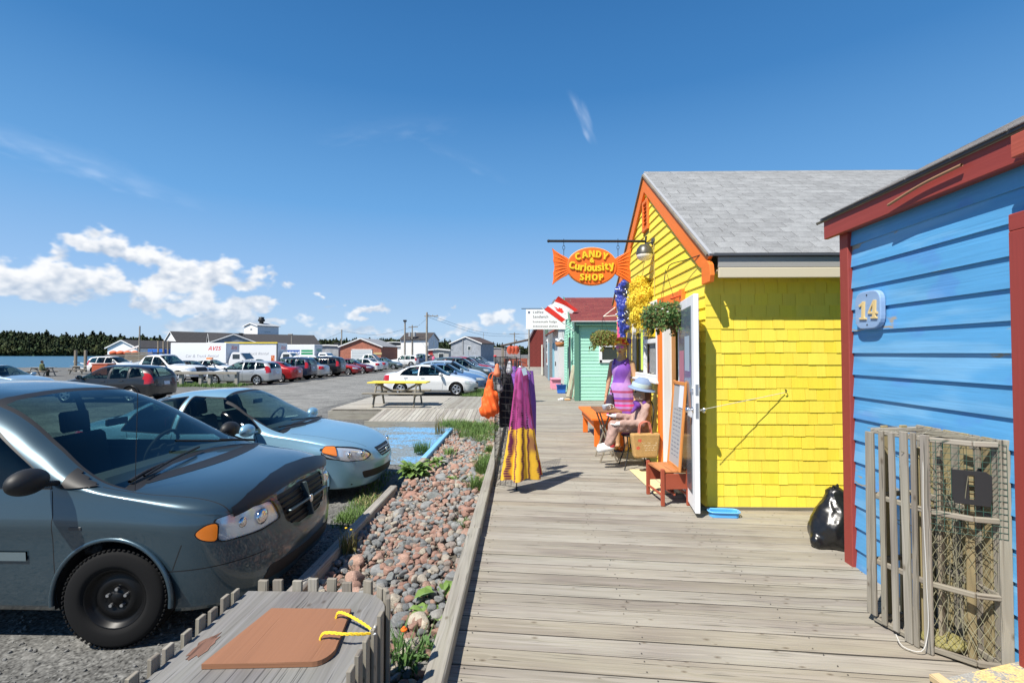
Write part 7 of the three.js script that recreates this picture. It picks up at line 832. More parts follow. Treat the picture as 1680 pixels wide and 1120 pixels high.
  for (const [x, z, l] of [[-.04, .18, 'pale blue cup at the near end of the small table'], [.03, .05, 'white cup on the small table beside the gloved hand']]) { const c = thing('cup', l, 'cup', [1.20 + x, DECK + .713, -6.95 + z]); M('bowl', lathe([[0, 0], [.03, 0], [.05, .07], [.046, .07], [.027, .006], [0, .006]], 20), plain(...(l[0] === 'p' ? [.55, .66, .78] : [.76, .76, .74]), { roughness: .25 }), c); M('handle', new THREE.TorusGeometry(.02, .005, 6, 14).translate(.055, .038, 0), plain(.7, .74, .78, { roughness: .25 }), c); }
  const bn = thing('orange_bench', 'bright orange plank bench against the yellow gable wall', 'bench', [1.40, DECK, -8.62]); const ob = paint(.86, .19, .02); for (const x of [-.15, .15]) M('seat_plank', box(.28, .04, 1.75, .006, 2), ob, bn, [x, .45, 0]); for (const z of [-.7, .72]) for (const x of [-.18, .20]) M('leg', box(.09, .43, .045, .005, 1), ob, bn, [x, .215, z]); for (const z of [-.7, .72]) M('rail', box(.5, .09, .04, .004, 0), ob, bn, [.01, .385, z + (z > 0 ? -.045 : .045)]); M('side_rail', box(.035, .12, 1.5, .004, 2), ob, bn, [-.22, .37, 0]); M('side_rail', box(.035, .12, 1.5, .004, 2), ob, bn, [.24, .37, 0]);
}
// ---- by the door
{
  const mt = thing('door_mat', 'pale yellow striped door mat in front of the shop door', 'mat', [1.55, DECK + .004, -5.78], .03); const mtx = tex(64, 128, (u, v) => { const k = sstep(.04, .0, Math.abs(u - .62)) + sstep(.03, 0, Math.abs(u - .8)); return [lerp(.72, .25, k), lerp(.60, .24, k), lerp(.33, .22, k)]; }); const g = box(.30, .010, 1.06, .003, 2); { const p = g.attributes.position, uv = g.attributes.uv; for (let i = 0; i < p.count; i++) uv.setXY(i, p.getX(i) / .3 + .5, p.getZ(i) / 1.06 + .5); } M('mat', g, std({ map: mtx, roughness: .95, bumpMap: speckBump, bumpScale: .004 }), mt, [0, .006, 0]);
  const st = thing('red_stool', 'red brown wooden stool with slatted sides by the door edge', 'stool', [1.50, DECK, -5.06], .1); const rb = paint(.36, .075, .035); for (const [x, z] of [[-.13, .2], [.13, .2], [-.13, -.2], [.13, -.2]]) M('leg', box(.035, .36, .03, .004, 1), rb, st, [x, .18, z]); M('side_panel', box(.25, .15, .015, .003), rb, st, [0, .235, .195]); M('side_panel', box(.25, .15, .015, .003), rb, st, [0, .235, -.195]); M('seat', box(.27, .02, .40, .004, 2), wood(.55, .22, .08), st, [0, .33, 0]); for (let i = 0; i < 3; i++) M('stretcher', box(.02, .02, .36, .003, 2), rb, st, [-.13 + .13 * i, .10, 0]);
  const bd = thing('menu_board', 'tall orange framed menu board leaning on the open door above the stool', 'menu board', [1.56, DECK + .345, -5.02], 0); const inner = new THREE.Group(); inner.name = 'panel_frame'; inner.rotation.set(0, -1.60, 0); bd.add(inner); bd.rotation.z = -.08; const fr = wood(.72, .28, .07); M('board', box(.40, .84, .012, .002, 1), plain(.38, .38, .38), inner, [0, .42, 0]); for (const x of [-.20, .20]) M('frame_side', box(.035, .88, .022, .003, 1), fr, inner, [x, .43, .006]); for (const y of [.01, .85]) M('frame_end', box(.40, .035, .022, .003, 0), fr, inner, [0, y, .006]); M('flyer', box(.14, .22, .003, 0), plain(.70, .72, .80), inner, [.1, .72, .012]); for (let i = 0; i < 12; i++) for (let k = 0; k < 3; k++) M('handwriting', tube(Array.from({ length: 9 }, (_, j) => [-.13 + k * .09 + j * .008, .58 - i * .042 + .006 * Math.sin(j * 2.1 + i + k) + .003 * Math.cos(j * 3.7), .0085]), .0012, 16, 4), plain(.16, .17, .24), inner);
  const tr = thing('blue_tray', 'shallow bright blue plastic dish on the planks by the yellow wall', 'dish', [1.865, DECK + .002, -4.56], -.08); M('dish', (() => { const o = roundPoly([[-.13, -.055], [.13, -.055], [.13, .055], [-.13, .055]], .05, 5), i = o.map(([x, y]) => [x * .9, y * .82]); const gs = [slab(o, .045, .004, [i.slice().reverse()]), slab(o.map(([x, y]) => [x * .97, y * .95]), .006)]; const g = merge(gs); g.rotateX(-Math.PI / 2); return g; })(), phy({ color: lin(.10, .40, .82), roughness: .35 }), tr); M('rim', (() => { const o = roundPoly([[-.14, -.062], [.14, -.062], [.14, .062], [-.14, .062]], .055, 5); return tube(o.map(([x, y]) => [x, .046, y]), .006, 60, 6, true); })(), phy({ color: lin(.16, .48, .88), roughness: .35 }), tr);
  const bg = thing('garbage_bag', 'black plastic garbage bag slumped between the yellow and blue buildings', 'garbage bag', [2.43, DECK, -3.90]); bg.scale.set(.90, .86, .90); M('bag', fleshed([[0, .13, 0, .05, .20, -.02, .17, .17], [.02, .2, 0, .06, .44, -.03, .14, .075], [-.16, .05, .07, -.08, .09, .04, .05, .07], [.06, .10, .08, .08, .1, -.1, .10, .10]], .012, .08, (x, y, z) => { const a = Math.atan2(z, x); return -.007 * Math.abs(Math.sin(a * 4 + y * 9 + 3 * fbm(x * 9, y * 9, z * 9, 2))) + .034 * (fbm(x * 13, y * 9, z * 13, 4) - .5) + (y < .006 ? (.006 - y) * 1.2 : 0); }), phy({ color: lin(.010, .010, .011), roughness: .30, clearcoat: .15, clearcoatRoughness: .2 }), bg); M('knot', fleshed([[.06, .46, -.03, .085, .53, -.04, .04, .012], [.06, .48, -.03, .03, .53, -.01, .03, .01]], .01, .02), phy({ color: lin(.010, .010, .011), roughness: .2 }), bg);
}
// ---- old lobster trap standing on end against the blue shed
{
  const s = thing('lobster_trap', 'old weathered wooden lobster trap standing on end against the blue shed', 'lobster trap'); const A = [1.955, -2.80], B = [2.035, -2.50], C = [2.285, -2.36], D = [2.29, -2.86], y0 = DECK + .004, H = 1.085; const P = (p, q, t) => [lerp(p[0], q[0], t), lerp(p[1], q[1], t)];
  const slat = (x, z, w, r, m, h = H, yb = y0, lean = 0) => M('slat', box(w, h, .015, .0025, 1), m, s, [x, yb + h / 2, z], [rr(-.012, .012), r, lean + rr(-.01, .01)]); const ang = (p, q) => Math.atan2(-(q[1] - p[1]), q[0] - p[0]);
  const ws = [[.0, .028], [.085, .026], [.26, .03], [.45, .034], [.66, .042], [.80, .026], [.985, .042]]; ws.forEach(([t, w], i) => { const [x, z] = P(A, B, t); slat(x, z, w * .92, ang(A, B), pick([mat.slat, mat.slatPale]), H - (i < 2 ? .12 : i < 4 ? .06 : 0) * .6, y0 + (i < 2 ? .07 : i < 4 ? .035 : 0) * .6); });
  for (let i = 0; i < 9; i++) { const [x, z] = P(D, C, .06 + i * .112); slat(x - .012, z, .05, ang(D, C), i % 2 ? mat.slatOlive : mat.slat); } for (let i = 2; i < 5; i += 2) { const [x, z] = P(A, D, i / 6); slat(x, z, .042, ang(A, D), mat.slatOlive); }
  slat(C[0] - .004, C[1], .045, ang(B, C), mat.slatPale); slat(P(B, C, .62)[0] + .02, P(B, C, .62)[1] - .05, .034, ang(B, C), mat.slatOlive, H - .06);
  // bows (bent frames) at four heights: outline A-B-C bulging, straight along the wall
  for (const y of [.02, .34, .70, 1.06]) { const pts = [[D[0], D[1]], [A[0] + .02, A[1] + .005], [B[0] + .015, B[1] - .02], [lerp(B[0], C[0], .5) + .01, lerp(B[1], C[1], .5) + .035], [C[0] - .02, C[1] - .01]]; M('bow', merge(pts.slice(0, -1).map((p, i) => beam([p[0], y0 + y, p[1]], [pts[i + 1][0], y0 + y, pts[i + 1][1]], .022, .026, .004))), y > 1 ? mat.slatPale : mat.slat, s); M('sill', beam([D[0] - .01, y0 + y, D[1]], [C[0] - .01, y0 + y, C[1] - .02], .03, .035, .004), mat.slat, s); }
  // wire mesh front: green grid above, slack netting below
  const gw = []; for (let i = 0; i <= 10; i++) { const [x, z] = P(B, C, i / 10); gw.push(rod([x, y0 + .62, z + .012], [x, y0 + 1.06, z + .012], .0016, 4)); } for (let j = 0; j <= 15; j++) { const y = y0 + .62 + j * .0295; gw.push(rod([B[0], y, B[1] + .012], [C[0], y, C[1] + .012], .0016, 4)); } M('green_wire_mesh', merge(gw), plain(.03, .085, .065, { roughness: .5 }), s).userData.kind = 'stuff';
  const nt = []; const W = 9, HH = 18; for (let i = -HH; i < W + HH; i++) for (const k of [1, -1]) { const pts = []; for (let j = 0; j <= HH; j++) { const u = (i + k * j * .5) / W; if (u < 0 || u > 1) { if (pts.length > 1) nt.push(tube(pts.slice(), .0013, pts.length * 2, 4)); pts.length = 0; continue; } const [x, z] = P(B, C, u); const sag = .05 * Math.sin(u * 3.14) * Math.sin(j / HH * 3.14); pts.push(V(x + sag * .5, y0 + .04 + j / HH * .6 + .008 * Math.sin(u * 9 + j), z - sag)); } if (pts.length > 1) nt.push(tube(pts, .0013, pts.length * 2, 4)); } M('netting', merge(nt), plain(.26, .25, .16), s).userData.kind = 'stuff';
  const tp = []; for (let i = 0; i < 12; i++) { const [x, z] = P(A, B, i / 11), [x2, z2] = P(D, C, ((i * 5) % 12) / 11); tp.push(rod([x, y0 + H - .01, z], [x2, y0 + H - .005, z2], .0013, 4)); } M('top_netting', merge(tp), plain(.3, .28, .22), s).userData.kind = 'stuff';
  // escape vent plate
  const [vx, vz] = P(B, C, .48); const vp = M('vent_plate', slab([[-.075, 0], [.075, 0], [.085, .05], [.085, .17], [.06, .19], [-.085, .19], [-.085, .05]], .006, .001, [[[-.012, .03], [.012, .03], [.012, .165], [-.012, .165]]]), plain(.022, .022, .024, { roughness: .45 }), s, [vx + .02, y0 + .765, vz + .022], [0, ang(B, C), 0]); vp.scale.setScalar(.86);
  const [rx, rz] = P(A, B, .93); M('white_rope', tube([[rx, y0 + 1.02, rz + .01], [rx - .012, y0 + .7, rz + .02], [rx - .005, y0 + .35, rz + .022], [rx - .012, y0 + .10, rz + .03], [rx - .05, y0 + .02, rz + .035], [rx - .10, y0 + .015, rz - .02], [rx - .10, y0 + .05, rz - .06]], .0026, 60, 6), plain(.5, .49, .46), s); { const q = rng(91), ln = []; for (let i = 0; i < 16; i++) { const u = q(), v = q(), y = y0 + .1 + q() * .9; ln.push(tube([[lerp(A[0], D[0], u), y, lerp(A[1], B[1], v)], [2.12 + q() * .06, y - .15 * q(), -2.6 + q() * .1], [lerp(B[0], C[0], q()), y0 + q() * 1.0, lerp(B[1], C[1], q()) - .03]], .0022, 14, 4)); } M('tangled_line', merge(ln), plain(.20, .19, .13), s).userData.kind = 'stuff'; } M('inner_slat', box(.05, 1.0, .015, .002, 1), mat.slatOlive, s, [2.10, y0 + .5, -2.62], [0, .6, .02]); M('inner_slat', box(.05, 1.0, .015, .002, 1), mat.oldBrown, s, [2.15, y0 + .5, -2.56], [0, .6, -.02]); M('weed_heap', ellipsoid(2.15, y0 + .035, -2.56, .10, .035, .09), wood(.30, .27, .10), s);
  const rp = thing('ramp_board', 'sand coloured plywood ramp board leading up to the blue shed door', 'ramp board'); const sand = tex(256, 256, (u, v) => { const n = fbm(u * 5, v * 5, 4, 4, 5, 5), s = vn(u * 120, v * 120, 2, 120, 120), k = sstep(.46, .56, n + (s - .5) * .3); return [lerp(.30, .60, k), lerp(.30, .45, k), lerp(.28, .20, k)].map((c) => c * (.8 + .4 * s)); }); sand.repeat.set(1.6, 1.6); const g = prism([[-.33, 1.2], [.28, 1.2], [.28, -.02], [-.33, .04]], 0, .03); metreUV(g, 2, 0, 0); M('board', g, std({ map: sand, roughness: .9, bumpMap: speckBump, bumpScale: .003 }), rp, [0, 0, 0]); rp.position.set(2.18, DECK + .05, -2.30); rp.rotation.z = .10; rp.rotation.y = .06; M('edge_strip', box(.05, .032, 1.2, .003, 2), wood(.62, .48, .28), rp, [-.308, .0155, .6]);
}
// ---------------------------------------------------------------- things past the shops, the lot and its far side
const X = (px, d) => onZ(px, 579, d).x, Y = (py, d) => onZ(855, py, d).y;
function canvasTex(w, h, draw) { const c = document.createElement('canvas'); c.width = w; c.height = h; draw(c.getContext('2d'), w, h); const t = new THREE.CanvasTexture(c); t.colorSpace = THREE.SRGBColorSpace; return t; }
const sheet = (w, h) => new THREE.PlaneGeometry(w, h);
// green shop: board sign, flag, odds and ends
{
  const d = 17.0, c = onZ(895.5, 524, d), w = 65 / FOCAL * d, h = 33 / FOCAL * d; const s = thing('cafe_sign', 'white hanging cafe sign lettered with coffee and sandwich', 'sign', [c.x, c.y, c.z]); M('board', box(w, h, .03, .005), mat.whiteFlat, s);
  const t = canvasTex(512, 256, (g, W, H) => { g.fillStyle = '#f4f4f2'; g.fillRect(0, 0, W, H); g.fillStyle = '#3a3a40'; g.font = 'bold 46px sans-serif'; g.fillText('Coffee', 82, 50); g.fillText('Sandwich', 82, 110); g.font = 'bold 38px sans-serif'; g.fillText('homemade fudge', 82, 172); g.fillText('Indonesian dishes', 82, 232); g.fillStyle = '#55607a'; g.fillRect(20, 20, 30, 24); g.fillRect(26, 44, 18, 8); }); M('lettering', sheet(w * .98, h * .96), std({ map: t, roughness: .7 }), s, [0, 0, .018]); M('hanging_bar', rod([-w / 2 - .16, h / 2 + .03, 0], [w / 2 + .3, h / 2 + .03, 0], .014), mat.wire, s); for (const x of [-.4, .4]) M('hook', rod([x * w, h / 2, 0], [x * w, h / 2 + .03, 0], .008), mat.wire, s);
  const ft = canvasTex(512, 256, (g, W, H) => { g.fillStyle = '#f6f3f1'; g.fillRect(0, 0, W, H); g.fillStyle = '#dc2a18'; g.fillRect(0, 0, 128, H); g.fillRect(W - 128, 0, 128, H); const L = [[0, -1], [.17, -.68], [.35, -.77], [.25, -.3], [.5, -.52], [.56, -.42], [.82, -.46], [.74, -.22], [.88, -.14], [.42, .24], [.47, .42], [.05, .36], [.07, .8]]; g.beginPath(); g.moveTo(256, 128 - 96); for (const [x, y] of L) g.lineTo(256 + x * 92, 128 + y * 96); for (const [x, y] of L.slice().reverse()) g.lineTo(256 - x * 92, 128 + y * 96); g.closePath(); g.fill(); });
  const f = thing('flag', 'red and white maple leaf flag flying from the green shop', 'flag'); const D = 15.7, P = [[893, 508], [922, 529], [948, 507], [916, 489]].map(([x, y], i) => onZ(x, y, D + (i > 1 ? .25 : 0))); const nu = 28, nv = 14, pos = [], uv = [], idx = []; for (let j = 0; j <= nv; j++) for (let i = 0; i <= nu; i++) { const u = i / nu, v = j / nv; const a = P[0].clone().lerp(P[1], v), b = P[3].clone().lerp(P[2], v); const p = a.lerp(b, u); const wv = Math.sin(u * 7 + v * 2.2) * .07 * (.3 + u); p.z += wv * 1.6; p.y += wv * .55 + (u > .7 ? Math.sin((u - .7) * 9 + v * 3) * .05 : 0); pos.push(p.x, p.y, p.z); uv.push(u, 1 - v); } for (let j = 0; j < nv; j++) for (let i = 0; i < nu; i++) { const a = j * (nu + 1) + i, b = a + nu + 1; idx.push(a, b, a + 1, b, b + 1, a + 1); } const g = new THREE.BufferGeometry(); g.setAttribute('position', new THREE.Float32BufferAttribute(pos, 3)); g.setAttribute('uv', new THREE.Float32BufferAttribute(uv, 2)); g.setIndex(idx); g.computeVertexNormals(); M('flag_cloth', g, phy({ map: ft, roughness: .8, transmission: .2, thickness: 0 }), f); const b0 = onZ(888, 504, D), b1 = onZ(946, 546, D + .1); M('pole', rod(b0.toArray(), b1.toArray(), .012), mat.whiteFlat, f);
  const on = (px, py, y = DECK) => { const p = onY(px, py, y); return [p.x, y, p.z]; };
  const pb = thing('pink_bench', 'small pink painted bench on the boardwalk by the green shop', 'bench', on(908, 638)); const pm = paint(.78, .30, .42); M('seat', box(.42, .05, .9, .01), pm, pb, [.1, .42, -.2]); for (const z of [-.55, .15]) M('leg', box(.4, .4, .05, .006), pm, pb, [.1, .2, z]);
  const bn = thing('blue_bin', 'blue plastic storage bin on the boardwalk by the green shop', 'bin', on(921, 645)); M('tub', (() => { const g = box(.34, .30, .30, .02); const p = g.attributes.position; for (let i = 0; i < p.count; i++) { const k = .86 + .14 * (p.getY(i) / .30 + .5); p.setX(i, p.getX(i) * k); p.setZ(i, p.getZ(i) * k); } return g; })(), plain(.03, .15, .58, { roughness: .4 }), bn, [0, .152, 0]); M('rim', box(.38, .035, .34, .01), plain(.04, .18, .62, { roughness: .4 }), bn, [0, .305, 0]);
  for (const [px0, py0, px1, py1, w, l] of [[931, 655, 944, 600, .10, 'pale plank leaning on the green shop wall'], [936, 656, 946, 598, .07, 'darker plank leaning on the green shop wall'], [941, 655, 948, 575, .03, 'thin white pole leaning on the green shop corner']]) { const a = onY(px0, py0, DECK), b = onZ(px1, py1, -a.z - .03); const o = thing('leaning_plank', l, 'plank', [a.x, a.y + .02, a.z]); M('plank', beam([0, 0, 0], [Math.min(b.x - a.x, .2), b.y - a.y, b.z - a.z], w, .025), l[0] === 'd' ? mat.oldBrown : wood(.72, .64, .5), o); M('bracket', box(w * 1.1, .03, .03, .004), mat.wire, o, [.01, .05, 0]); }
  const sh = thing('shovel', 'black headed shovel standing by the pink bench', 'shovel', on(918, 632)); M('handle', rod([0, .0, 0], [-.08, .9, 0], .014), mat.oldBrown, sh); M('head', box(.24, .2, .03, .02), mat.black, sh, [-.085, 1.0, 0]);
  const gn = thing('garden_doll', 'small red and black garden doll by the green shop door', 'doll', on(926, 632)); M('body', fleshed([[0, .1, 0, 0, .62, 0, .12, .09], [0, .75, 0, 0, .78, 0, .09, .09], [-.1, .58, 0, -.16, .3, .04, .04, .035], [.1, .58, 0, .16, .3, .04, .04, .035]], .02, .03), plain(.06, .05, .06), gn); M('face', ellipsoid(0, .76, .03, .075, .085, .075), plain(.62, .4, .3), gn); M('hair', ellipsoid(0, .82, -.01, .10, .08, .1), plain(.55, .1, .05), gn); M('apron', ellipsoid(0, .4, .07, .09, .16, .06), plain(.5, .06, .06), gn);
  const wh = thing('white_dog_bowl', 'pair of pale rags lying on the planks by the green shop', 'rags', on(917, 657)); M('rag', fleshed([[0, .03, 0, .12, .05, .03, .035, .05]], .014, .03, (x, y) => .008 * Math.sin(x * 90)), plain(.7, .7, .68), wh); M('rag', fleshed([[.2, .03, 0, .34, .035, .02, .03, .035]], .014, .03), plain(.5, .3, .15), wh);
}
// picnic tables
function picnic(label, pos, turn, topM, legM, s = 1) {
  const o = thing('picnic_table', label, 'picnic table', pos, turn); for (let i = 0; i < 5; i++) M('top_plank', box(1.86, .038, .142, .005, 0), topM, o, [rr(-.008, .008), .745, -.30 + i * .15]); for (const k of [-1, 1]) { M('bench_plank', box(1.84, .038, .24, .005, 0), legM, o, [-.03, .44, k * .68]); }
  for (const x of [-.66, .60]) { for (const k of [-1, 1]) M('leg', beam([x, 0, k * .62], [x, .725, k * .24], .04, .09), legM, o); M('bench_beam', box(.04, .09, 1.56, .005, 2), legM, o, [x + .041, .375, 0]); M('top_beam', box(.04, .09, .70, .005, 2), legM, o, [x + .041, .68, 0]); } for (const k of [-1, 1]) M('brace', beam([k * .58 - .03, .66, .02], [k * .08 - .03, .40, .02], .035, .07), legM, o); return o;
}
{ const p = onY(648, 668, .32); picnic('picnic table with a bright yellow top on the plank platform', [p.x, .322, p.z - .5], 0, paint(.86, .66, .06), wood(.30, .27, .22)); }
{ let p = onY(68, 617, 0); picnic('grey picnic table by the water with a person sitting at it', [p.x, 0, p.z], .1, mat.timber, mat.timber); p = onY(96, 615, 0); picnic('empty grey picnic table by the water', [p.x + .3, 0, p.z - 2], -.1, mat.timber, mat.timber); }
function person(label, pos, turn, topC, legC, seated, hairC = [.05, .035, .02]) {
  const s = thing('person', label, 'person', pos, turn); const sk = plain(.48, .28, .19); const B = seated ? [[0, .52, 0, 0, .95, .02, .15, .15], [-.09, .52, 0, -.10, .50, .42, .085, .07], [.09, .52, 0, .10, .50, .42, .085, .07], [-.10, .50, .42, -.1, .08, .40, .065, .045], [.10, .50, .42, .1, .08, .40, .065, .045], [-.1, .05, .38, -.1, .04, .52, .045, .035], [.1, .05, .38, .1, .04, .52, .045, .035]] : [[0, .9, 0, 0, 1.35, 0, .14, .14], [-.09, .88, 0, -.10, .48, .02, .085, .06], [.09, .88, 0, .10, .48, .02, .085, .06], [-.10, .48, .02, -.1, .08, 0, .06, .045], [.10, .48, .02, .1, .08, 0, .06, .045], [-.1, .05, -.02, -.1, .04, .12, .045, .035], [.1, .05, -.02, .1, .04, .12, .045, .035]]; const sh = seated ? 1.0 : 1.38, dz = seated ? .02 : 0; const arms = [[-.16, sh, dz, -.24, sh - .28, dz + .05, .055, .045], [-.24, sh - .28, dz + .05, -.20, sh - .46, dz + .22, .042, .035], [.16, sh, dz, .24, sh - .28, dz + .05, .055, .045], [.24, sh - .28, dz + .05, .20, sh - .46, dz + .22, .042, .035]];
  M('body', fleshed([...B, ...arms, [0, sh, dz, 0, sh + .12, dz, .06, .055], [0, sh + .20, dz + .01, 0, sh + .27, dz, .08, .09], [0, sh + .215, dz + .095, 0, sh + .20, dz + .10, .014, .016], ...hand(-.20, sh - .46, dz + .22, 0, -.3, 1, .9), ...hand(.20, sh - .46, dz + .22, 0, -.3, 1, .9)], .017, .04), sk, s);
  M('jacket', fleshed([[0, (seated ? .56 : .92), dz * .5, 0, sh - .03, dz, .165, .165], [-.14, sh, dz, .14, sh, dz, .075, .075], ...arms.map((a, i) => i % 2 ? [a[0], a[1], a[2], lerp(a[0], a[3], .85), lerp(a[1], a[4], .85), lerp(a[2], a[5], .85), a[6] + .018, a[7] + .016] : [...a.slice(0, 6), a[6] + .018, a[7] + .016])], .018, .04), plain(...topC), s); M('trousers', fleshed(B.slice(1, 5).map((b) => [...b.slice(0, 6), b[6] + .016, b[7] + .02]), .018, .04), plain(...legC), s); M('hair', fleshed([[0, sh + .28, dz - .015, 0, sh + .24, dz - .04, .092, .08]], .017, .02), plain(...hairC), s); for (const k of [-.03, .03]) M('eye', ellipsoid(k, sh + .235, dz + .085, .012, .009, .008, 8, 6), plain(.02, .02, .02), s); M('mouth', ellipsoid(0, sh + .165, dz + .085, .022, .006, .008, 8, 6), plain(.3, .1, .09), s); return s;
}
{ let p = onY(72, 617, 0); person('person in olive jacket sitting hunched at the waterside picnic table', [p.x + .3, 0, p.z + .55], 2.75, [.10, .12, .05], [.04, .045, .03], true); p = onY(711, 600, 0); person('person in bright pink top walking across the far lot', [p.x, 0, p.z], 2.2, [.72, .12, .25], [.5, .45, .4], false); p = onY(706, 600, 0); person('person in pale pink top beside the one in bright pink', [p.x, 0, p.z - .6], 2.6, [.72, .42, .42], [.65, .62, .58], false, [.3, .2, .1]); }
// ---- parked cars: one of each kind, then clones
const proto = {}; function park(kind, colour, x, d, turn, label, group, metal) { const first = !proto[kind]; if (first) proto[kind] = makeCar(K[kind]); const c = first ? proto[kind] : proto[kind].clone(); dress(c, colour, metal); c.name = { sedan: 'saloon_car', hatch: 'hatchback_car', suv: 'sport_utility_car', pickup: 'pickup_truck', minivanFar: 'minivan' }[kind]; top(c, label, 'car', group); c.position.set(x, 0, -d); c.rotation.set(0, turn + rr(-.02, .02), 0); return c; }
{
  const PI = Math.PI, g1 = 'cars parked along the far side of the lane', g2 = 'cars parked nose to the boardwalk', g3 = 'cars and trucks parked towards the water';
  const silver = [.50, .52, .54], white = [.80, .80, .79], navy = [.022, .035, .075], black = [.012, .013, .016], redc = [.42, .02, .022], maroon = [.16, .015, .03];
  const L = -17.7;
  park('hatch', silver, L - .05, 30.9, PI, 'silver hatchback behind the end of the wooden guard rail', g1, .5); park('sedan', redc, L + .1, 33.6, PI, 'bright red saloon between the silver hatchback and a navy utility car', g1); park('suv', navy, L, 36.3, PI, 'navy utility car beside the bright red saloon', g1); park('sedan', silver, L - .1, 39, PI, 'silver saloon between the navy and black utility cars', g1, .5); park('suv', black, L + .2, 41.8, PI, 'black utility car beside a red saloon facing the lane', g1); park('sedan', redc, L + .6, 45, 0, 'deep red saloon facing the lane beyond the black utility car', g1); park('sedan', maroon, L + .9, 48, 0, 'maroon saloon facing the lane behind the deep red one', g1); park('sedan', white, L + .8, 51, PI, 'white saloon with red rear lamps at the end of the far row', g1, 0); park('sedan', silver, L + .6, 54, PI, 'silver saloon just past the white one in the far row', g1, .5); park('sedan', [.10, .14, .14], L + .8, 60, 0, 'grey green saloon at the far end of the far row', g1);
  park('minivanFar', white, -22.6, 53, 0, 'white minivan with red stripe level windows in front of the rental trucks', g3, 0); park('suv', white, -23.2, 60, 0, 'white utility car in front of the brick garage', g3, 0); park('pickup', white, -20.5, 66, 0, 'white pickup in front of the brick garage door', g3, 0); park('suv', white, -17.2, 71, PI, 'white utility car right of the brick garage', g3, 0); park('pickup', [.03, .06, .12], -16.2, 78, PI, 'dark blue pickup by the leaning street lamp pole', g3); park('suv', white, -16, 86, 0, 'white utility car behind the dark blue pickup', g3, 0);
  const N = -4.45;
  park('sedan', white, N + .1, 23.6, 0, 'white saloon parked behind the yellow topped picnic table', g2, 0); park('sedan', [.12, .24, .46], N + .35, 26.5, 0, 'mid blue saloon next to the white saloon by the walk', g2); park('hatch', [.42, .55, .66], N + .3, 29.3, 0, 'ice blue hatchback beyond the mid blue saloon', g2, .5); park('hatch', white, N - .1, 32.2, 0, 'white wagon beyond the ice blue hatchback', g2, 0); park('suv', [.09, .13, .14], N + .2, 35, 0, 'dark grey green utility car beyond the white wagon', g2); park('sedan', silver, N + .4, 37.8, 0, 'silver saloon beyond the grey green utility car', g2, .5); park('suv', redc, N, 40.8, 0, 'red utility car rising above the silver saloon', g2); park('sedan', [.3, .02, .03], N + .3, 43.6, 0, 'dark red saloon past the red utility car', g2); park('hatch', black, N + .2, 46.4, 0, 'black hatchback near the far end of the walk row', g2); park('sedan', white, N + .3, 49.2, 0, 'white saloon near the far end of the walk row', g2, 0); park('suv', silver, N, 52, 0, 'silver utility car closing the walk row', g2, .5);
  park('hatch', [.006, .007, .010], -17.05, 20.2, PI, 'black hatchback seen over the roof of the minivan', g3, 0); park('sedan', [.35, .5, .62], -24.2, 22.2, 0, 'pale blue saloon seen past the minivan roof by the water', g3, .5); park('pickup', white, -24.3, 32.6, 0, 'white crew cab pickup behind the wooden guard rail', g3, 0); park('sedan', black, -25.0, 36.4, 0, 'black saloon beside the white crew cab pickup', g3); park('sedan', white, -26.2, 41, 0, 'white saloon with an orange roof sign before the rental truck', g3, 0); const tx = scene.children[scene.children.length - 1]; M('roof_sign', box(.5, .14, .25, .03), plain(.8, .22, .04), tx, [-.3, 1.54, 0]); park('suv', white, -38.4, 45.5, 0, 'white utility car by the waterside gangway', g3, 0); park('pickup', silver, -35.2, 47.5, PI, 'silver pickup beside the waterside gangway', g3, .5); park('sedan', white, -24.5, 45, 0, 'white saloon in front of the second rental truck', g3, 0);
}
// ---- rental box trucks
function boxTruck(label, x1, d, len, draw, drawEnd, extras, hgt = 3.05) {
  const s = thing('box_truck', label, 'truck', [x1, 0, -d], 0, 'rental box trucks'); const w = 2.35, y0 = .95, h = hgt - y0; M('cargo_box', box(len, h, w, .04), plain(.76, .77, .78, { roughness: .45 }), s, [-len / 2, y0 + h / 2, -w / 2]); const t = canvasTex(1024, 384, draw); M('side_print', sheet(len * .985, h * .97), std({ map: t, roughness: .45 }), s, [-len / 2, y0 + h / 2, .004]); M('front_print', sheet(w * .95, h * .95), std({ map: canvasTex(256, 256, drawEnd), roughness: .5 }), s, [.004, y0 + h / 2, -w / 2], [0, Math.PI / 2, 0]);
  const ring = [[0, .55], [.02, 1.15], [.30, 1.95], [.45, 2.08], [1.0, 2.08], [1.2, 1.98], [1.75, 1.28], [2.35, 1.12], [2.5, .95], [2.5, .5], [0, .5]]; const cab = slab(ring, 1.9, .05); cab.translate(0, 0, -w / 2 - .95); M('cab', cab, plain(.74, .75, .76, { roughness: .35 }), s, [.1, 0, 0]); M('side_window', at(sheet(.75, .5), .92, 1.62, -w / 2 + 1.004), mat.pane, s); M('windshield', beam([1.31, 1.97, -w / 2], [1.84, 1.33, -w / 2], 1.6, .03, .005), mat.pane, s, [.03, .02, 0]); M('grille', box(.03, .3, 1.3, .01), mat.black, s, [2.66, .82, -w / 2]); for (const k of [-.75, .75]) M('headlight', box(.03, .2, .28, .02), mat.lamp, s, [2.66, .85, -w / 2 + k]); for (const [x, z] of [[1.75, -.15], [1.75, -w + .15], [-len + 1.3, -.18], [-len + 1.3, -w + .18]]) wheel(s, x, z, .40, .24, 'seven').rotation.y = z > -1 ? 0 : Math.PI; M('chassis', box(len + 1, .2, .9, .03), mat.black, s, [-len / 2 + .6, .72, -w / 2]); M('rear_bumper', box(.1, .15, 2.0, .02), mat.alloy, s, [-len, .6, -w / 2]); if (extras) extras(s, len, h, y0, w); return s;
}
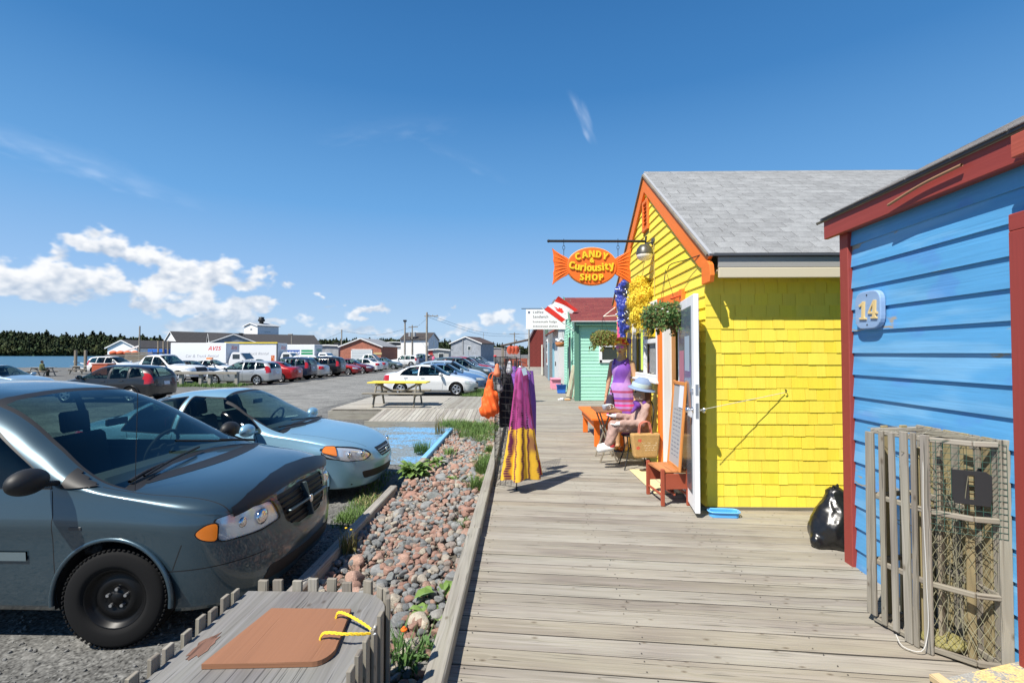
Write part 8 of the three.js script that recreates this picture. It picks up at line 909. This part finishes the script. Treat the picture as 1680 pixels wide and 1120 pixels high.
{
  const avis = (g, W, H) => { g.fillStyle = '#e9ebee'; g.fillRect(0, 0, W, H); g.fillStyle = '#d42a24'; g.font = 'italic bold 108px sans-serif'; g.fillText('AVIS', 690, 138); g.fillStyle = '#8a8d95'; g.font = 'italic 74px sans-serif'; g.fillText('Car & Truck Rental', 270, 276); }; const end = (g, W, H) => { g.fillStyle = '#cfd4da'; g.fillRect(0, 0, W, H); g.fillStyle = '#c42c2a'; g.font = 'italic bold 58px sans-serif'; g.fillText('AVIS', 82, 80); g.font = 'italic 20px sans-serif'; g.fillText('Rental', 92, 36); };
  boxTruck('white rental box truck lettered in red with a full grey slogan', X(371, 50), 50, X(371, 50) - X(279, 50), avis, end);
  boxTruck('white rental box truck with a yellow roof edge and orange side decal', X(455, 56), 56, 6.2, (g, W, H) => { g.fillStyle = '#e6e8eb'; g.fillRect(0, 0, W, H); g.fillStyle = '#8a8d95'; g.font = 'italic 74px sans-serif'; g.fillText('Car & Truck Rental', 240, 240); g.fillStyle = '#c9602e'; g.fillRect(905, 250, 70, 120); g.fillStyle = '#e0a080'; g.fillRect(915, 262, 30, 40); g.fillRect(950, 300, 18, 50); }, end, (s, len, h, y0, w) => { M('roof_edge', box(len, .16, .1, .01), plain(.78, .58, .05), s, [-len / 2, y0 + h + .03, .03]); M('corner_strip', box(.10, h, .06, .01), mat.black, s, [-.06, y0 + h / 2, .035]); }, 3.15);
  boxTruck('white rental box truck with blue and green side panels', X(516, 60), 60, 6.0, (g, W, H) => { g.fillStyle = '#e8eaec'; g.fillRect(0, 0, W, H); g.fillStyle = '#2a56a8'; g.fillRect(330, 120, 380, 110); g.fillStyle = '#ffffff'; g.font = 'italic bold 118px sans-serif'; g.fillText('Discount', 270, 220); g.fillStyle = '#12945a'; g.fillRect(740, 118, 250, 46); g.fillRect(740, 182, 250, 46); g.fillStyle = '#8aa4d4'; g.font = '44px sans-serif'; g.fillText('car and truck', 420, 290); }, (g, W, H) => { g.fillStyle = '#b8bdc2'; g.fillRect(0, 0, W, H); g.fillStyle = '#6f9a92'; g.fillRect(50, 60, 160, 40); });
}
// ---- wooden guard rail
{ const d = 29.2, s = thing('guard_rail', 'low weathered wooden guard rail on posts before the parked pickup', 'guard rail', [0, 0, -d]); for (const px of [253, 298, 330, 345, 389]) M('post', box(.2, .85, .2, .02, 1), mat.timber, s, [X(px, d), .42, 0]); M('rail', box(X(392, d) - X(248, d), .16, .12, .01), mat.slatPale, s, [(X(392, d) + X(248, d)) / 2, .80, .17]); const g = []; for (let i = 0; i < 60; i++) g.push(blades(36, .5, .22, 200 + i, .6, .012).translate(lerp(X(248, d), X(400, d), R()), 0, -d + rr(-.8, .9))); const o = M('grass_strip', merge(g), mat.grass, scene); stuff(o); o.userData.label = 'strip of grass at the foot of the guard rail'; o.userData.category = 'grass'; }
// ---- buildings across the lot
function house(name, label, cx, d, w, len, eave, ridge, turn, wallM, roofM, more, ov = .35) { // gable end faces +z in its own frame; ridge along z
  const s = thing(name, label, 'building', [cx, 0, -d], turn); const g = slab([[-w / 2, 0], [w / 2, 0], [w / 2, eave], [0, ridge], [-w / 2, eave]], len); g.translate(0, 0, -len); M('wall', g, wallM, s); const a = Math.atan2(ridge - eave, w / 2), ex = w / 2 + ov, ey = eave - Math.tan(a) * ov; const roof = new THREE.Group(); roof.name = 'roof'; s.add(roof); for (const k of BOTH) { M('roof_slope', beam([k * ex, ey + .12, -len / 2], [0, ridge + .12, -len / 2], len + .6, .10, .01), roofM, roof); M('rake_trim', beam([k * ex, ey + .04, .28], [0, ridge + .04, .28], .06, .20, .01), mat.whiteFlat, s); } if (more) more(s); return s;
}
const pane = (s, x, y, w, h, z = .02) => { const o = M('window', box(w + .16, h + .16, .06, .01), mat.whiteFlat, s, [x, y, z]); M('pane', box(w, h, .02, 0), mat.pane, o, [0, 0, .03]); };
{
  const wh = plain(.80, .80, .79, { roughness: .7 }), dkr = rough(.075, .07, .072, .6), brk = tex(512, 512, (u, v) => { const r = Math.floor(v * 48), x = u * 24 + (r % 2) * .5, fx = x - Math.floor(x), fy = v * 48 - r, m = fx < .05 || fy < .12; const t = .75 + .5 * hash3(Math.floor(x), r, 3); return m ? [.4, .33, .28] : [.40 * t, .115 * t, .065 * t]; }); brk.repeat.set(.25, .25);
  house('white_shed', 'small white gabled boathouse with grey door by the water', -76.5, 92, 6.4, 12, 3.0, 4.4, -.12, wh, dkr, (s) => { M('door', box(2.0, 2.0, .06, .01), plain(.5, .55, .58), s, [.3, 1.0, .03]); });
  house('warehouse', 'long white warehouse with dark roof behind the rental trucks', -86, 118, 9.5, 30, 4.2, 7.2, -.62, wh, dkr, (s) => { M('door', box(2.6, 2.8, .06, .01), plain(.05, .2, .6), s, [3, 1.4, .03]); });
  house('warehouse', 'second warehouse with broad low dark roof behind the rental trucks', -70, 108, 16, 22, 3.6, 6.3, -.95, wh, dkr, (s) => { M('ventilator', box(.8, .7, .8, .02), mat.black, s, [2, 6.2, -6]); });
  house('hip_annex', 'pale annex with dark gable roof joining the tower', -62, 104, 12, 14, 3.6, 6.0, .35, rough(.40, .45, .52, .5), dkr);
  house('white_tower', 'white cladded tower with a black ventilator above the warehouse roofs', X(418, 120), 118, 5.4, 5.6, 8.6, 9.3, -.5, wh, plain(.36, .38, .40), (s) => { const v = M('ventilator', lathe([[0, 0], [.5, 0], [.5, .5], [.8, .6], [.8, 1.0], [.55, 1.3], [.7, 1.6], [0, 1.7]], 14), mat.black, s, [.5, 9.3, -2.4]); pane(s, .2, 7.8, .8, .3); M('balcony', box(.1, .1, 1.6, .01), mat.wire, s, [3.6, 6.4, -2]); M('balcony_rail', box(.06, .06, 1.6, .01), mat.wire, s, [3.6, 7.2, -2]); });
  { const c = thing('blue_container', 'bright blue shipping container behind the first rental truck', 'container', [X(274, 75), 0, -75]); M('container_box', box(2.4, 2.6, 5, .03), plain(.02, .14, .52), c, [0, 1.3, 0]); for (const k of [-.5, .5]) M('door_bar', box(.05, 2.3, .05, .01), plain(.2, .3, .6), c, [k, 1.3, 2.53]); }
  house('brick_garage', 'red brick garage with white roller door and white roof trim', (X(558, 90) + X(625, 90)) / 2, 90, X(625, 90) - X(558, 90), 12, 3.2, 4.65, 0, std({ map: brk, roughness: .9 }), rough(.42, .43, .45, .5), (s) => { const gg = s.children[0].geometry; metreUV(gg, 0, 0, 0); M('roller_door', box(3.6, 2.5, .08, .01), plain(.56, .60, .62), s, [.2, 1.25, .04]); for (let i = 1; i < 5; i++) M('door_groove', box(3.6, .03, .02, 0), plain(.4, .44, .46), s, [.2, i * .5, .085]); M('door_trim', merge([at(box(.18, 2.7, .1, .01), -1.7, 1.35, .05), at(box(.18, 2.7, .1, .01), 2.1, 1.35, .05), at(box(4.0, .18, .1, .01), .2, 2.62, .05)]), mat.whiteFlat, s); M('notice_board', box(1.5, .4, .05, .01), plain(.55, .42, .2), s, [3.2, 1.9, .03]); });
  house('white_house', 'tall white house with dark brown roof behind the utility pole', X(716, 112), 108, 7, 6.2, 4.9, 6.4, 1.42, wh, rough(.09, .075, .07, .6), (s) => { pane(s, .3, 4.2, .8, .9); });
  house('grey_gabled_shed', 'pale grey gabled shed with low brown roof next to the tall white house', X(764, 100), 100, 6.6, 8, 4.0, 5.3, -.28, rough(.50, .54, .60, .5), rough(.12, .08, .07, .6), (s) => { pane(s, .8, 3.0, .6, .7); M('door', box(.9, 2.4, .06, .01), plain(.3, .34, .38), s, [.2, 1.2, .03]); M('pole', box(.12, 3.6, .08, .01), plain(.3, .3, .3), s, [-.6, 3.6, .1]); });
  house('low_white_store', 'long low white store wall between the brick garage and white house', X(665, 115), 112, 8.4, 6, 3.4, 3.6, 0, wh, plain(.5, .52, .54), (s) => { pane(s, 2, 1.6, .8, .8); });
  house('dark_roof_store', 'dark roofed store with a tan sign board behind the low white store', X(655, 135), 130, 15, 10, 4.6, 4.9, 0, plain(.06, .065, .07), plain(.07, .07, .075), (s) => { M('sign_board', box(4, 1.0, .1, .02), plain(.45, .38, .25), s, [4, 4.0, .08]); });
  house('ticket_kiosk', 'small grey kiosk with flat roof and window near the pink clad walkers', X(720, 92), 91, 4, 3, 2.5, 2.7, 0, plain(.4, .4, .38), plain(.35, .36, .36), (s) => { pane(s, .6, 1.4, .9, 1.0); M('red_poster', box(.8, 1, .04, 0), plain(.5, .06, .05), s, [-1.4, 1.9, .03]); });
  house('grey_service_block', 'pale grey service block with rooftop unit between trucks and brick garage', X(540, 96), 95, 4.4, 8, 3.4, 3.5, 0, rough(.55, .57, .60, .6), plain(.5, .52, .54), (s) => { M('roof_unit', box(.9, .5, .9, .03), mat.black, s, [1.5, 3.8, -1]); }, .05);
  house('far_low_building', 'long low far building beyond the grey gabled shed', X(815, 230), 225, 22, 8, 3.2, 4.4, .1, plain(.34, .30, .30), plain(.22, .18, .18));
}
// ---- poles, wires, waterside things
{
  const pole = (label, px, pyTop, d, r, extra) => { const h = Y(pyTop, d), o = thing('utility_pole', label, 'pole', [X(px, d), 0, -d]); M('shaft', new THREE.CylinderGeometry(r * .75, r, h, 10).translate(0, h / 2, 0), wood(.36, .33, .29), o); if (extra) extra(o, h); return o; };
  pole('tall utility pole in front of the white house', 700, 512, 76, .19, (o, h) => { M('cross_arm', box(2.2, .12, .12, .01), mat.oldBrown, o, [.7, h - .6, 0]); for (let i = 0; i < 3; i++) M('insulator', new THREE.CylinderGeometry(.05, .06, .18, 8), plain(.3, .3, .3), o, [.2 + i * .7, h - .45, 0]); M('meter_box', box(.3, .5, .2, .02), plain(.4, .4, .4), o, [.25, 3.4, .2]); });
  pole('street lamp pole with a square head by the blue pickup', 664, 527, 80, .16, (o, h) => { M('lamp_head', box(.5, .3, .5, .03), mat.black, o, [0, h + .1, 0]); });
  pole('utility pole with grey transformer cans', 676, 533, 105, .17, (o, h) => { for (const k of [-.5, .5]) M('transformer', new THREE.CylinderGeometry(.3, .3, .9, 12), plain(.36, .38, .40), o, [k, h - 2, 0]); M('cross_arm', box(2, .14, .14, .01), mat.oldBrown, o, [.2, h - .4, 0]); });
  pole('plain utility pole behind the brick garage', 560, 540, 105, .17); pole('utility pole beyond the far low building', 844, 545, 118, .17, (o, h) => { M('cross_arm', box(2.4, .14, .14, .01), mat.oldBrown, o, [0, h - .4, 0]); M('transformer', new THREE.CylinderGeometry(.25, .25, .8, 10), plain(.3, .3, .3), o, [.4, h - 2.2, 0]); }); pole('bare timber pole by the lumber stacks', 228, 534, 64, .12); pole('short lamp post behind the panelled rental truck', 478, 548, 110, .14, (o, h) => { M('lamp_head', box(1.0, .25, .4, .04), plain(.3, .3, .3), o, [-.3, h, 0]); }); pole('weathered pole on the walk beyond the cafe sign', 868, 530, 46, .09); pole('thin radio mast far behind the sheds', 793, 545, 320, .16);
  const wire = (a, b, sag, n) => { const A = onZ(a[0], a[1], a[2]), B = onZ(b[0], b[1], b[2]), m = A.clone().lerp(B, .5); m.y -= sag; return tube([A, m, B], .022, 20, 4); }; const w = thing('overhead_wires', 'thin overhead wires strung between the utility poles', 'wires'); [[[702, 516, 76], [844, 549, 118], 1.0], [[702, 520, 76], [846, 552, 118], 1.1], [[676, 536, 105], [702, 520, 76], .5], [[560, 543, 105], [676, 537, 105], 1.2], [[844, 548, 118], [1010, 500, 60], 1.4], [[844, 551, 118], [960, 540, 60], 1.4], [[480, 570, 110], [560, 545, 105], .5]].forEach(([a, b, s]) => M('wire', wire(a, b, s), mat.wire, w));
  const gw = thing('gangway', 'white railed gangway leading down to the harbour', 'gangway', [X(145, 52), 0, -52]); for (const k of [-.7, .7]) { M('rail', beam([-1.0, 1.1, k], [3.2, .1, k], .08, .1), mat.whiteFlat, gw); M('lower_rail', beam([-1.0, .6, k], [2.4, -.2, k], .06, .08), mat.whiteFlat, gw); } M('deck', beam([-1.2, .1, 0], [3.2, -.9, 0], 1.4, .08), mat.timber, gw); for (const px of [136, 152]) M('post', box(.22, 3.4, .22, .02), mat.oldBrown, gw, [X(px, 52) - X(145, 52), .6, .9]);
  const lb = thing('lumber_stack', 'stack of weathered lumber and pallets near the boathouse', 'lumber', [X(238, 62), 0, -62]); for (let i = 0; i < 9; i++) M('board_layer', box(3.6, .16, 2.2, .01), pick([mat.timber, mat.oldBrown, mat.slat]), lb, [rr(-.15, .15), .1 + i * .24, 0]); for (const x of [.9, 1.6, 2.2]) M('stake', box(.16, 3.6, .16, .01), mat.oldBrown, lb, [x, 1.8, -1.0]);
  const eq = thing('work_float', 'dark raft of wharf gear with orange floats near the boathouse', 'wharf gear', [X(210, 66), 0, -66]); M('hull', box(5, 1.6, 2.4, .2), plain(.05, .045, .04), eq, [0, 1.0, 0]); for (let i = 0; i < 4; i++) M('float', ellipsoid(-1.6 + i * 1.0, 2.0, .6, .5, .32, .4), plain(.6, .12, .04), eq); M('boom', beam([-2, 1.8, 0], [1.6, 3.0, 0], .2, .2), mat.whiteFlat, eq); const oc = thing('orange_crate', 'orange equipment case in front of the silver pickup by the gangway', 'crate', [X(170, 43.5), 0, -43.5]); M('case', box(1.5, .95, .9, .06), plain(.42, .09, .04), oc, [0, .475, 0]); M('lid', box(1.54, .10, .94, .03), plain(.34, .07, .035), oc, [0, 1.0, 0]);
}
scene.traverse((o) => { if (o.isMesh) { o.castShadow = true; o.receiveShadow = true; } });
renderer.render(scene, camera);
